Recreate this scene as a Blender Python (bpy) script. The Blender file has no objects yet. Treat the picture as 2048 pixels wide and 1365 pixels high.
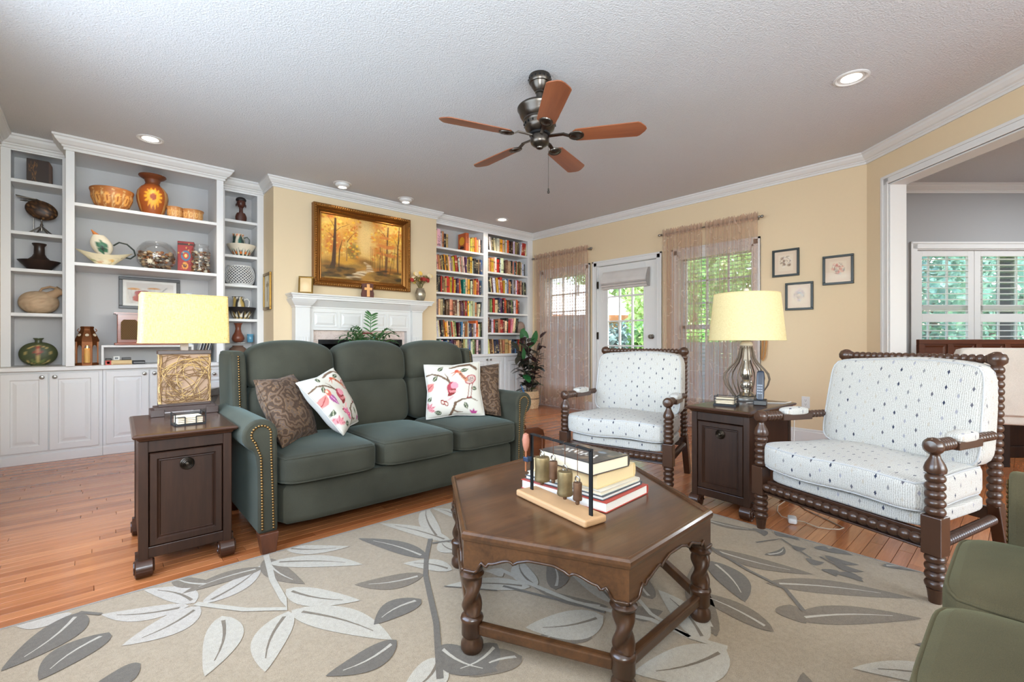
import bpy, bmesh, math, random
import numpy as np
from mathutils import Vector, Matrix
PI = math.pi
R = math.radians
random.seed(7)
rng = np.random.default_rng(11)
C = bpy.context.scene
COL = C.collection

def srgb(r, g=None, b=None):
    if g is None:
        r, g, b = r
    f = lambda c: (c/255/12.92) if c/255 <= .04045 else ((c/255+.055)/1.055)**2.4
    return (f(r), f(g), f(b))

# ------------------------------------------------------------------ camera
cam = bpy.data.cameras.new('camera'); cam_o = bpy.data.objects.new('camera', cam); COL.objects.link(cam_o)
cam_o.location = (0, 0, 1.02); cam_o.rotation_euler = (R(90), 0, R(48.16-90))
cam.sensor_width = 36; cam.lens = 926/2048*36; cam.shift_y = -1/2048; cam.clip_start = .05; cam.clip_end = 300
C.camera = cam_o
# ------------------------------------------------------------------ exposure
C.view_settings.view_transform = 'Standard'; C.view_settings.look = 'None'
C.view_settings.exposure = -0.15; C.view_settings.gamma = 1.0; C.view_settings.use_curve_mapping = False
C.cycles.use_denoising = True
C.cycles.max_bounces = 10; C.cycles.diffuse_bounces = 5; C.cycles.transparent_max_bounces = 24
C.cycles.sample_clamp_indirect = 6.0; C.cycles.caustics_reflective = False; C.cycles.caustics_refractive = False
# ------------------------------------------------------------------ world
wd = bpy.data.worlds.new('sky'); C.world = wd; wd.use_nodes = True
wn = wd.node_tree; wn.nodes.clear()
sky = wn.nodes.new('ShaderNodeTexSky'); sky.sky_type = 'NISHITA'; sky.sun_disc = False
sky.sun_elevation = R(52); sky.sun_rotation = R(150); sky.air_density = 1.2; sky.dust_density = 3.0
bg = wn.nodes.new('ShaderNodeBackground'); bg.inputs[1].default_value = 2.2
wo = wn.nodes.new('ShaderNodeOutputWorld')
wn.links.new(sky.outputs[0], bg.inputs[0]); wn.links.new(bg.outputs[0], wo.inputs[0])

def light(name, kind, loc, rot, energy, color=(1, 1, 1), **kw):
    l = bpy.data.lights.new(name, kind); l.energy = energy; l.color = color
    for k, v in kw.items():
        setattr(l, k, v)
    o = bpy.data.objects.new(name, l); COL.objects.link(o); o.location = loc; o.rotation_euler = rot
    return o
# sun over the garden (high over the rear of the house, so none falls straight into the part in view)
light('sun', 'SUN', (0, 0, 10), (R(34), 0, R(8)), 24.0, (1, .95, .86), angle=.01)
# added fill in a made-up rear window, then daylight of the left window
light('rear_fill', 'AREA', (2.3, -2.98, 1.55), (R(90), 0, 0), 200, (.76, .88, 1), shape='RECTANGLE', size=4.2, size_y=1.9)
light('side_window_daylight', 'AREA', (-.56, 2.2, 1.55), (R(90), 0, R(-90)), 88, (.72, .86, 1), shape='RECTANGLE', size=2.6, size_y=1.7)
# added fill behind the camera, aimed up to brighten the ceiling
light('ceiling_fill', 'AREA', (-.1, -.35, 1.55), (R(180-58), 0, R(-28)), 120, (.80, .905, 1), shape='DISK', size=1.1)
# ------------------------------------------------------------------ object helpers
def tag(o, label=None, cat=None, group=None, kind=None):
    if label: o['label'] = label
    if cat: o['category'] = cat
    if group: o['group'] = group
    if kind: o['kind'] = kind
    return o

def thing(name, label, cat, loc=(0, 0, 0), rz=0, group=None):
    o = bpy.data.objects.new(name, None); COL.objects.link(o)
    o.location = loc; o.rotation_euler = (0, 0, rz); o.empty_display_size = .05
    return tag(o, label, cat, group)

def kids(o):
    return list(o.children)

def dup(root, loc=None, rz=None, label=None, group=None):
    r = root.copy(); COL.objects.link(r)
    if loc is not None: r.location = loc
    if rz is not None: r.rotation_euler = (0, 0, rz)
    if label: r['label'] = label
    if group: r['group'] = group
    for ch in kids(root):
        c = ch.copy(); COL.objects.link(c); c.parent = r
        for g in kids(ch):
            d = g.copy(); COL.objects.link(d); d.parent = c
    return r

class MB:
    """mesh builder: collects vertices and faces of one mesh"""
    def __init__(s):
        s.v = []; s.f = []; s.c = None; s.m = []; s.cm = 0
    def add(s, vs, fs, cols=None):
        n = len(s.v)
        s.v += [tuple(map(float, p)) for p in vs]
        s.f += [tuple(i+n for i in f) for f in fs]
        s.m += [s.cm]*len(fs)
        if cols is not None:
            if s.c is None: s.c = [(1, 1, 1)]*n
            s.c += [tuple(c) for c in cols]
        elif s.c is not None:
            s.c += [(1, 1, 1)]*len(vs)
        return s
    def box(s, x0, x1, y0, y1, z0, z1):
        return s.add([(x0,y0,z0),(x1,y0,z0),(x1,y1,z0),(x0,y1,z0),(x0,y0,z1),(x1,y0,z1),(x1,y1,z1),(x0,y1,z1)],
                     [(3,2,1,0),(4,5,6,7),(0,1,5,4),(1,2,6,5),(2,3,7,6),(3,0,4,7)])
    def prism(s, poly, axis, d0, d1):
        """poly of 2d points extruded along axis; axis x:(y,z) y:(x,z) z:(x,y)"""
        n = len(poly)
        mk = {'x': lambda p, d: (d, p[0], p[1]), 'y': lambda p, d: (p[0], d, p[1]), 'z': lambda p, d: (p[0], p[1], d)}[axis]
        vs = [mk(p, d0) for p in poly]+[mk(p, d1) for p in poly]
        fs = [tuple(range(n))[::-1], tuple(range(n, 2*n))]+[(i, (i+1) % n, n+(i+1) % n, n+i) for i in range(n)]
        return s.add(vs, fs)
    def lathe(s, prof, o=(0, 0, 0), seg=24, ax=(0, 0, 1), mod=None, col=None, cap=True):
        """prof: (r, h) pairs turned round axis ax through o"""
        ax = Vector(ax).normalized(); q = Vector((0, 0, 1)).rotation_difference(ax); o = Vector(o)
        vs = []; cols = [] if col else None
        for j, (r, h) in enumerate(prof):
            for i in range(seg):
                a = 2*PI*i/seg
                rr = mod(r, a, h) if mod else r
                vs.append(o+q @ Vector((rr*math.cos(a), rr*math.sin(a), h)))
                if col: cols.append(col(i/seg, j/(len(prof)-1)))
        fs = []
        for j in range(len(prof)-1):
            for i in range(seg):
                k = (i+1) % seg
                fs.append((j*seg+i, j*seg+k, (j+1)*seg+k, (j+1)*seg+i))
        if cap:
            if prof[0][0] > 1e-5: fs.append(tuple(range(seg))[::-1])
            if prof[-1][0] > 1e-5: fs.append(tuple(range((len(prof)-1)*seg, len(prof)*seg)))
        return s.add(vs, fs, cols)
    def tube(s, pts, r, seg=8, closed=False, rf=None):
        P = [Vector(p) for p in pts]; n = len(P); vs = []
        up = None
        for i in range(n):
            if closed: t = P[(i+1) % n]-P[i-1]
            else: t = P[min(i+1, n-1)]-P[max(i-1, 0)]
            t = t.normalized() if t.length > 1e-9 else Vector((0, 0, 1))
            if up is None:
                up = Vector((0, 0, 1)) if abs(t.z) < .9 else Vector((1, 0, 0))
            a = (up-t*up.dot(t))
            a = a.normalized() if a.length > 1e-6 else t.orthogonal().normalized()
            b = t.cross(a); up = a
            rr = rf(i/(n-1 if n > 1 else 1))*r if rf else r
            for k in range(seg):
                w = 2*PI*k/seg
                vs.append(P[i]+a*(math.cos(w)*rr)+b*(math.sin(w)*rr))
        fs = []
        m = n if closed else n-1
        for i in range(m):
            j = (i+1) % n
            for k in range(seg):
                l = (k+1) % seg
                fs.append((i*seg+k, i*seg+l, j*seg+l, j*seg+k))
        if not closed:
            fs += [tuple(range(seg))[::-1], tuple(range((n-1)*seg, n*seg))]
        return s.add(vs, fs)
    def ball(s, o, r, seg=12, rings=8, sc=(1, 1, 1)):
        prof = [(max(1e-6, math.sin(PI*j/rings))*r, -math.cos(PI*j/rings)*r) for j in range(rings+1)]
        m = MB(); m.lathe(prof, (0, 0, 0), seg, cap=False)
        return s.add([(o[0]+v[0]*sc[0], o[1]+v[1]*sc[1], o[2]+v[2]*sc[2]) for v in m.v], m.f)
    def bar(s, a, b, w, h, up=(0, 0, 1)):
        """square bar from a to b, w across, h along up"""
        a = Vector(a); b = Vector(b); t = (b-a).normalized(); u = Vector(up)
        if abs(t.dot(u)) > .98: u = Vector((0, 1, 0))
        u = (u-t*u.dot(t)).normalized(); x = t.cross(u)
        vs = [p+x*(i*w/2)+u*(j*h/2) for p in (a, b) for i, j in ((-1, -1), (1, -1), (1, 1), (-1, 1))]
        return s.add(vs, [(3,2,1,0),(4,5,6,7),(0,1,5,4),(1,2,6,5),(2,3,7,6),(3,0,4,7)])
    def grid(s, fn, nu, nv, col=None, flip=False, closed_u=False):
        vs = []; cols = [] if col else None
        for j in range(nv+1):
            for i in range(nu+1):
                vs.append(fn(i/nu, j/nv))
                if col: cols.append(col(i/nu, j/nv))
        w = nu+1
        fs = [(j*w+i, j*w+i+1, (j+1)*w+i+1, (j+1)*w+i) for j in range(nv) for i in range(nu)]
        if flip: fs = [f[::-1] for f in fs]
        return s.add(vs, fs, cols)
    def cushion(s, c, sz, k=6, n=12, puff=(0, 0, 0), fn=None, k2=None):
        """soft rounded box centred at c with half sizes sz"""
        def P(p):
            x, y, z = p
            q = (abs(x)**k+abs(y)**k+abs(z)**k)**(1/k)
            x, y, z = x/q, y/q, z/q
            X = x*sz[0]*(1+puff[0]*(1-y*y)*(1-z*z)); Y = y*sz[1]*(1+puff[1]*(1-x*x)*(1-z*z)); Z = z*sz[2]*(1+puff[2]*(1-x*x)*(1-y*y))
            w = (c[0]+X, c[1]+Y, c[2]+Z)
            return fn(w) if fn else w
        for ax in range(3):
            for sg in (-1, 1):
                def g(u, v):
                    p = [0, 0, 0]; p[ax] = sg; p[(ax+1) % 3] = (2*u-1); p[(ax+2) % 3] = (2*v-1)*1
                    return P(p)
                s.grid(g, n, n, flip=(sg < 0))
        s.P = P
        return s
    def moved(s, fn):
        s.v = [tuple(fn(Vector(p))) for p in s.v]; return s
    def obj(s, name, mat, parent=None, smooth=None, bevel=0, seg=2, loc=None, uv=False, weld=False, kind=None, label=None, angle=40):
        me = bpy.data.meshes.new(name)
        me.from_pydata(s.v, [], s.f)
        mats = mat if isinstance(mat, (list, tuple)) else [mat]
        for m in mats: me.materials.append(m)
        if len(mats) > 1: me.polygons.foreach_set('material_index', s.m)
        if s.c is not None:
            a = me.color_attributes.new('Col', 'FLOAT_COLOR', 'POINT')
            arr = np.ones((len(s.v), 4), np.float32); arr[:, :3] = np.array(s.c, np.float32)
            a.data.foreach_set('color', arr.ravel())
        if weld:
            b = bmesh.new(); b.from_mesh(me); bmesh.ops.remove_doubles(b, verts=b.verts, dist=1e-5); b.to_mesh(me); b.free()
        if smooth:
            me.shade_smooth()
            if smooth != 'all':
                try: me.set_sharp_from_angle(angle=R(angle))
                except Exception: pass
        if uv: boxuv(me)
        me.update()
        o = bpy.data.objects.new(name, me); COL.objects.link(o)
        if loc is not None: o.location = loc
        if parent is not None: o.parent = parent
        if bevel:
            m = o.modifiers.new('bevel', 'BEVEL'); m.width = bevel; m.segments = seg; m.limit_method = 'ANGLE'; m.angle_limit = R(35)
        if kind: o['kind'] = kind
        if label: o['label'] = label
        return o

def boxuv(me):
    n = len(me.loops)
    lv = np.empty(n, np.int32); me.loops.foreach_get('vertex_index', lv)
    co = np.empty(len(me.vertices)*3, np.float32); me.vertices.foreach_get('co', co); co = co.reshape(-1, 3)[lv]
    pn = np.empty(len(me.polygons)*3, np.float32); me.polygons.foreach_get('normal', pn); pn = pn.reshape(-1, 3)
    tot = np.empty(len(me.polygons), np.int32); me.polygons.foreach_get('loop_total', tot)
    N = np.abs(np.repeat(pn, tot, axis=0)); N[:, 2] *= .8
    ax = N.argmax(1)
    uv = np.where((ax == 0)[:, None], co[:, [1, 2]], np.where((ax == 1)[:, None], co[:, [0, 2]], co[:, [0, 1]]))
    l = me.uv_layers.new(name='UVMap'); l.data.foreach_set('uv', uv.astype(np.float32).ravel())

def struct(mb, name, mat, parent=None, **kw):
    o = mb.obj(name, mat, parent, **kw); o['kind'] = 'structure'; return o

# ------------------------------------------------------------------ painting on numpy canvases (flat prints)
class Canvas:
    def __init__(s, w, h, bg):
        s.w, s.h = w, h; s.a = np.empty((h, w, 3), np.float32); s.a[:] = srgb(bg)
        s.y, s.x = np.mgrid[0:h, 0:w].astype(np.float32)
        s.x = (s.x+.5)/w; s.y = 1-(s.y+.5)/h; s.asp = w/h
    def put(s, m, c, al=1.):
        m = np.clip(m, 0, 1)[..., None]*al; s.a = s.a*(1-m)+np.array(srgb(c), np.float32)*m
    def ell(s, cx, cy, rx, ry, c, rot=0, al=1., soft=.08):
        dx = (s.x-cx)*s.asp; dy = s.y-cy; ca, sa = math.cos(rot), math.sin(rot)
        d = np.sqrt(((dx*ca+dy*sa)/(rx*s.asp))**2+((dy*ca-dx*sa)/ry)**2)
        s.put((1-d)/soft+.5, c, al)
    def line(s, pts, w, c, al=1., w2=None):
        n = len(pts)-1
        for i in range(n):
            (x0, y0), (x1, y1) = pts[i], pts[i+1]
            X = s.x*s.asp; x0 *= s.asp; x1 *= s.asp
            l2 = (x1-x0)**2+(y1-y0)**2+1e-9
            t = np.clip(((X-x0)*(x1-x0)+(s.y-y0)*(y1-y0))/l2, 0, 1)
            d = np.hypot(X-x0-t*(x1-x0), s.y-y0-t*(y1-y0))
            ww = w if w2 is None else w+(w2-w)*((i+t)/n)
            s.put((ww/2-d)*s.h+.5, c, al)
    def poly(s, pts, c, al=1.):
        ins = np.zeros_like(s.x, bool); n = len(pts)
        for i in range(n):
            (x0, y0), (x1, y1) = pts[i], pts[(i+1) % n]
            cond = ((y0 > s.y) != (y1 > s.y)) & (s.x < (x1-x0)*(s.y-y0)/((y1-y0) or 1e-9)+x0)
            ins ^= cond
        s.put(ins.astype(np.float32), c, al)
    def leaf(s, x, y, l, w, ang, c, al=1., vein=None):
        dx = (s.x-x)*s.asp; dy = s.y-y; ca, sa = math.cos(ang), math.sin(ang)
        t = (dx*ca+dy*sa)/l; d = np.abs(dy*ca-dx*sa)
        half = w*np.sin(PI*np.clip(t, 0, 1)**.8)
        s.put(np.where((t > 0) & (t < 1), (half-d)*s.h+.5, 0), c, al)
        if vein: s.put(np.where((t > .1) & (t < .85), (.06*w+.0015-d)*s.h+.5, 0), vein, al)
    def at(s, u, v):
        i = min(s.w-1, max(0, int(u*s.w))); j = min(s.h-1, max(0, int((1-v)*s.h)))
        return s.a[j, i]
    def noise(s, amt, seed=0):
        r = np.random.default_rng(seed); s.a = np.clip(s.a*(1+amt*(r.random((s.h, s.w, 1))-.5)), 0, 1)

# ------------------------------------------------------------------ materials
MATS = {}
def newmat(name):
    m = bpy.data.materials.new(name); m.use_nodes = True; nt = m.node_tree; nt.nodes.clear()
    out = nt.nodes.new('ShaderNodeOutputMaterial')
    return m, nt, out
def N(nt, t, **kw):
    n = nt.nodes.new(t)
    for k, v in kw.items():
        if k.startswith('i_'):
            key = k[2:]
            n.inputs[int(key) if key.isdigit() else key.replace('_', ' ')].default_value = v
        else: setattr(n, k, v)
    return n
def L(nt, a, b): nt.links.new(a, b)
def c4(c): return (*c, 1)
def mixc(nt, fac, a, b, mode='MIX'):
    n = N(nt, 'ShaderNodeMix', data_type='RGBA', blend_type=mode)
    for sock, val in ((n.inputs[0], fac), (n.inputs[6], a), (n.inputs[7], b)):
        if hasattr(val, 'is_output'): L(nt, val, sock)
        elif isinstance(val, (int, float)): sock.default_value = val
        else: sock.default_value = c4(val)
    return n.outputs[2]
def ramp(nt, src, stops):
    n = N(nt, 'ShaderNodeValToRGB'); e = n.color_ramp.elements
    while len(e) < len(stops): e.new(.5)
    for el, (p, c) in zip(e, stops):
        el.position = p; el.color = c4(c) if len(c) == 3 else c
    L(nt, src, n.inputs[0]); return n.outputs[0]
def math1(nt, op, a, b=None):
    n = N(nt, 'ShaderNodeMath', operation=op)
    for i, v in enumerate((a, b)):
        if v is None: continue
        if hasattr(v, 'is_output'): L(nt, v, n.inputs[i])
        else: n.inputs[i].default_value = v
    return n.outputs[0]
def coords(nt, kind='Object', scale=(1, 1, 1), rot=(0, 0, 0)):
    tc = N(nt, 'ShaderNodeTexCoord'); mp = N(nt, 'ShaderNodeMapping')
    mp.inputs['Scale'].default_value = scale; mp.inputs['Rotation'].default_value = rot
    L(nt, tc.outputs[kind], mp.inputs[0]); return mp.outputs[0]
def noise(nt, vec, scale, detail=3, rough=.5, dist=0):
    n = N(nt, 'ShaderNodeTexNoise'); n.inputs['Scale'].default_value = scale; n.inputs['Detail'].default_value = detail
    n.inputs['Roughness'].default_value = rough; n.inputs['Distortion'].default_value = dist
    L(nt, vec, n.inputs['Vector']); return n.outputs['Fac']
def bump(nt, h, strength, dist, bsdf):
    b = N(nt, 'ShaderNodeBump'); b.inputs['Strength'].default_value = strength; b.inputs['Distance'].default_value = dist
    L(nt, h, b.inputs['Height']); L(nt, b.outputs[0], bsdf.inputs['Normal']); return b
def pbr(nt, out, col=None, rough=.5, metal=0, spec=.5, **kw):
    b = N(nt, 'ShaderNodeBsdfPrincipled'); L(nt, b.outputs[0], out.inputs[0])
    if col is not None:
        if hasattr(col, 'is_output'): L(nt, col, b.inputs['Base Color'])
        else: b.inputs['Base Color'].default_value = c4(col)
    if hasattr(rough, 'is_output'): L(nt, rough, b.inputs['Roughness'])
    else: b.inputs['Roughness'].default_value = rough
    b.inputs['Metallic'].default_value = metal; b.inputs['Specular IOR Level'].default_value = spec
    for k, v in kw.items(): b.inputs[k.replace('_', ' ')].default_value = v
    return b

def plain(name, rgb, rough=.5, metal=0, var=.06, nscale=30, bmp=0, bscale=200, bdist=.002, spec=.5, **kw):
    if name in MATS: return MATS[name]
    m, nt, out = newmat(name); c = srgb(rgb); v = coords(nt)
    f = noise(nt, v, nscale, 3)
    col = mixc(nt, f, tuple(x*(1-var) for x in c), tuple(min(1, x*(1+var)) for x in c))
    b = pbr(nt, out, col, rough, metal, spec, **kw)
    if bmp: bump(nt, noise(nt, v, bscale, 3), bmp, bdist, b)
    MATS[name] = m; return m

def wood(name, dark, light_, axis='z', rough=.35, grain=14, stretch=.08, bmp=.15, coat=0, spec=.5):
    if name in MATS: return MATS[name]
    m, nt, out = newmat(name)
    sc = [1, 1, 1]; sc['xyz'.index(axis)] = stretch
    v = coords(nt, scale=tuple(sc))
    f1 = noise(nt, v, grain, 5, .6, .6); f2 = noise(nt, v, grain*9, 3, .6)
    f = math1(nt, 'ADD', math1(nt, 'MULTIPLY', f1, .7), math1(nt, 'MULTIPLY', f2, .3))
    col = ramp(nt, f, [(.3, srgb(dark)), (.72, srgb(light_))])
    b = pbr(nt, out, col, rough, 0, spec)
    b.inputs['Coat Weight'].default_value = coat; b.inputs['Coat Roughness'].default_value = .12
    bump(nt, f2, bmp, .001, b)
    MATS[name] = m; return m

def fabric(name, rgb, rgb2=None, scale=700, rough=.95, bmp=.35, sheen=.3, var_scale=5, sheen_tint=None):
    if name in MATS: return MATS[name]
    m, nt, out = newmat(name); v = coords(nt)
    c = srgb(rgb); d = srgb(rgb2) if rgb2 else tuple(x*.8 for x in c)
    f = noise(nt, v, var_scale, 3); w = noise(nt, v, scale, 2)
    g = math1(nt, 'ADD', math1(nt, 'MULTIPLY', f, .5), math1(nt, 'MULTIPLY', w, .5))
    col = ramp(nt, g, [(.35, d), (.65, c)])
    b = pbr(nt, out, col, rough, 0, .2)
    b.inputs['Sheen Weight'].default_value = sheen; b.inputs['Sheen Roughness'].default_value = .4
    if sheen_tint: b.inputs['Sheen Tint'].default_value = c4(srgb(sheen_tint))
    bump(nt, w, bmp, .0015, b)
    MATS[name] = m; return m

def painted(name, rough=.6, metal=0, bmp=.1, bscale=300, spec=.4):
    """colour comes from the mesh's painted print"""
    if name in MATS: return MATS[name]
    m, nt, out = newmat(name)
    a = N(nt, 'ShaderNodeAttribute', attribute_name='Col')
    b = pbr(nt, out, a.outputs['Color'], rough, metal, spec)
    if bmp: bump(nt, noise(nt, coords(nt), bscale, 3), bmp, .002, b)
    MATS[name] = m; return m

def emit(name, rgb, strength):
    if name in MATS: return MATS[name]
    m, nt, out = newmat(name); e = N(nt, 'ShaderNodeEmission'); e.inputs[0].default_value = c4(srgb(rgb)); e.inputs[1].default_value = strength
    L(nt, e.outputs[0], out.inputs[0]); MATS[name] = m; return m

def glassy(name, tint=(255, 255, 255), refl=.06, rough=.0, fk=.5):
    """thin clear glass: straight transmission with a fresnel reflection"""
    if name in MATS: return MATS[name]
    m, nt, out = newmat(name)
    t = N(nt, 'ShaderNodeBsdfTransparent'); t.inputs[0].default_value = c4(srgb(tint))
    g = N(nt, 'ShaderNodeBsdfGlossy'); g.inputs['Roughness'].default_value = rough
    fr = N(nt, 'ShaderNodeLayerWeight'); fr.inputs[0].default_value = .35
    mx = N(nt, 'ShaderNodeMixShader')
    L(nt, math1(nt, 'MINIMUM', math1(nt, 'ADD', math1(nt, 'MULTIPLY', fr.outputs['Fresnel'], fk), refl), .6), mx.inputs[0])
    L(nt, t.outputs[0], mx.inputs[1]); L(nt, g.outputs[0], mx.inputs[2]); L(nt, mx.outputs[0], out.inputs[0])
    MATS[name] = m; return m
# ------------------------------------------------------------------ shared materials
M_WHITE = plain('white_paint', (220, 219, 217), .42, var=.01)
M_CABW = plain('cabinet_paint', (226, 226, 226), .4, var=.01)
M_BACK = plain('shelf_back_paint', (196, 194, 193), .6, var=.015)
M_WALL = plain('tan_wall_paint', (221, 200, 166), .75, var=.012, bmp=.05, bscale=250)
M_GREYW = plain('grey_wall_paint', (164, 164, 165), .75, var=.01)
M_BRASS = plain('antique_brass', (150, 118, 62), .35, 1.0, var=.15)
M_BRONZE = plain('dark_bronze', (74, 66, 58), .38, 1.0, var=.2, nscale=60)
M_NICKEL = plain('brushed_nickel', (150, 146, 140), .32, 1.0, var=.05)
M_BLACK = plain('black_metal', (30, 31, 33), .45, .6, var=.05)
M_GOLD = plain('gold_leaf_frame', (140, 94, 44), .36, .8, var=.25, nscale=60)
M_DKWOOD = wood('dark_walnut_wood', (26, 15, 10), (62, 38, 25), 'z', .4, 9, .1, coat=.06, spec=.3)
M_DKTOP = wood('dark_walnut_top', (36, 20, 13), (76, 46, 30), 'x', .26, 9, .1, coat=.15, spec=.4)
M_SPOOL = plain('spool_turned_wood', (66, 42, 29), .28, var=.22, nscale=25, spec=.6)
M_TABLE = wood('oak_table_wood', (48, 29, 16), (98, 64, 37), 'x', .3, 12, .1, coat=.2)
M_TABLEV = wood('oak_table_leg_wood', (36, 22, 13), (78, 49, 29), 'z', .3, 12, .12, coat=.2)
M_FANWOOD = wood('fan_blade_wood', (116, 64, 40), (160, 96, 62), 'x', .32, 8, .06, bmp=.05)
M_REDWOOD = wood('reddish_wood', (72, 36, 20), (118, 66, 38), 'x', .35, 9, .1)
M_GLASS = glassy('clear_glass', refl=.03, fk=.28)
M_PANE = glassy('window_pane', (250, 253, 252), .04)

# popcorn ceiling
m, nt, out = newmat('popcorn_ceiling'); M_CEIL = m
v = coords(nt); b = pbr(nt, out, srgb(209, 210, 212), .9, 0, .2)
bump(nt, noise(nt, v, 105, 3, .6), .75, .009, b)

# strip oak floor (each plank takes its own tone)
def floor_mat(name, per_object):
    m, nt, out = newmat(name)
    if per_object:
        oi = N(nt, 'ShaderNodeObjectInfo'); rnd = oi.outputs['Random']
        geo = N(nt, 'ShaderNodeNewGeometry'); pos = geo.outputs['Position']
    else:
        a = N(nt, 'ShaderNodeAttribute', attribute_name='Col'); rnd = math1(nt, 'MULTIPLY', a.outputs['Fac'], 1.0)
        geo = N(nt, 'ShaderNodeNewGeometry'); pos = geo.outputs['Position']
    off = N(nt, 'ShaderNodeVectorMath', operation='ADD'); L(nt, pos, off.inputs[0])
    cmb = N(nt, 'ShaderNodeCombineXYZ'); L(nt, math1(nt, 'MULTIPLY', rnd, 37), cmb.inputs[0]); L(nt, math1(nt, 'MULTIPLY', rnd, 11), cmb.inputs[2])
    L(nt, cmb.outputs[0], off.inputs[1])
    mp = N(nt, 'ShaderNodeMapping'); mp.inputs['Scale'].default_value = (.07, 1, 1); L(nt, off.outputs[0], mp.inputs[0])
    f1 = noise(nt, mp.outputs[0], 22, 4, .6, 1.2); f2 = noise(nt, mp.outputs[0], 160, 3, .6)
    base = ramp(nt, rnd, [(0, srgb(164, 96, 54)), (.35, srgb(186, 116, 70)), (.7, srgb(198, 128, 80)), (1, srgb(176, 100, 56))])
    g = math1(nt, 'ADD', math1(nt, 'MULTIPLY', f1, .65), math1(nt, 'MULTIPLY', f2, .35))
    dk = ramp(nt, g, [(.3, (.55, .5, .46)), (.6, (1, 1, 1))])
    col = mixc(nt, .8, base, dk, 'MULTIPLY')
    b = pbr(nt, out, col, .24, 0, .5); b.inputs['Coat Weight'].default_value = .3; b.inputs['Coat Roughness'].default_value = .12
    bump(nt, f2, .08, .0008, b)
    return m
M_PLANK = floor_mat('oak_plank', True); M_PLANKS = floor_mat('oak_planks_far', False)
M_SUB = plain('floor_gap', (52, 30, 18), .8)

# ------------------------------------------------------------------ room shell
H = 2.74
dd = R(47.8); DX, DY = -math.cos(dd), -math.sin(dd); NX, NY = math.sin(dd), -math.cos(dd)   # along / out of the angled wall
def dg(s, off=0.):                                   # point on the angled wall
    return (5.27+DX*s+NX*off, .995+DY*s+NY*off)
def wall_x(mb, x0, x1, u0, u1, z0, z1, ops=()):
    u = u0
    for (a, b_, zb, zt) in sorted(ops):
        if a > u: mb.box(x0, x1, u, a, z0, z1)
        if zb > z0: mb.box(x0, x1, a, b_, z0, zb)
        if zt < z1: mb.box(x0, x1, a, b_, zt, z1)
        u = b_
    if u < u1: mb.box(x0, x1, u, u1, z0, z1)
def wall_y(mb, y0, y1, u0, u1, z0, z1, ops=()):
    t = MB(); wall_x(t, y0, y1, u0, u1, z0, z1, ops)
    mb.add([(p[1], p[0], p[2]) for p in t.v], [f[::-1] for f in t.f])

WIN1 = (4.27, 5.13, .30, 2.06); WIN2 = (1.98, 2.86, .30, 2.06); DOOR = (3.13, 4.085, 0, 2.075)
floor = struct(MB().box(-.75, 9, -3.15, 6.1, -.12, -.012), 'floor', M_SUB)
ceil = struct(MB().box(-.75, 5.45, -3.15, 6.1, H, H+.12).box(5.45, 9.6, -2.6, 2.3, H, H+.12), 'ceiling', M_CEIL)
eave = struct(MB().box(-2.2, 5.5, -6.2, -3.12, 2.62, 2.70), 'sun_blocker', M_WHITE)      # unseen slab, added to keep the sun out of the rear opening
w = MB(); wall_x(w, -.72, -.60, -3.12, 6.1, -.1, H, [(.9, 3.5, .7, 2.4)]); struct(w, 'wall_left', M_WALL)
w = MB(); wall_y(w, 5.98, 6.10, -.6, 5.42, -.1, H); struct(w, 'wall_back', M_WALL)
w = MB(); wall_x(w, 5.27, 5.42, .985, 5.98, -.1, H, [WIN1, WIN2, DOOR]); struct(w, 'wall_right', M_WALL)
w = MB(); wall_y(w, -3.12, -3.0, -.6, 4.6, -.1, H, [(.2, 4.4, .6, 2.5)]); struct(w, 'wall_rear', M_WALL)
# made-up rear frame around the fill light, and the left window frame
for nm, mb in (('rear_fill_frame', MB()), ('window_2', MB())):
    if nm == 'rear_fill_frame':
        for x in (.2, 1.25, 2.3, 3.35, 4.36): mb.box(x, x+.04, -3.1, -3.03, .6, 2.5)
        for z in (.6, 1.53, 2.46): mb.box(.2, 4.4, -3.1, -3.03, z, z+.04)
    else:
        for y in (.9, 2.18, 3.46): mb.box(-.70, -.63, y, y+.04, .7, 2.4)
        for z in (.7, 1.53, 2.36): mb.box(-.70, -.63, 0.9, 3.5, z, z+.04)
    struct(mb, nm, M_WHITE)
# chimney breast with the firebox left open
w = MB(); wall_y(w, 5.30, 5.42, 1.379, 3.385, 0, H, [(1.83, 2.868, 0, 1.03)])
w.box(1.379, 1.5, 5.42, 5.98, 0, H).box(3.27, 3.385, 5.42, 5.98, 0, H)
struct(w, 'wall_chimney', M_WALL)
# angled wall with the wide cased opening
OPL, OPR, OPT = .263, 2.15, 2.372
w = MB()
def dgbox(mb, s0, s1, o0, o1, z0, z1):
    a, b_, c_, d_ = dg(s0, o0), dg(s1, o0), dg(s1, o1), dg(s0, o1)
    return mb.add([(*p, z) for z in (z0, z1) for p in (a, b_, c_, d_)], [(0,1,2,3),(7,6,5,4),(0,4,5,1),(1,5,6,2),(2,6,7,3),(3,7,4,0)])
dgbox(w, 0, OPL, 0, .13, -.1, H); dgbox(w, OPL, OPR, 0, .13, OPT, H); dgbox(w, OPR, 2.6, 0, .13, -.1, H)
struct(w, 'wall_angled', M_WALL)
e = dg(2.6)
w = MB().box(e[0], e[0]+.12, -3.0, e[1]+.06, -.1, H); struct(w, 'wall_rear_right', M_WALL)
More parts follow.
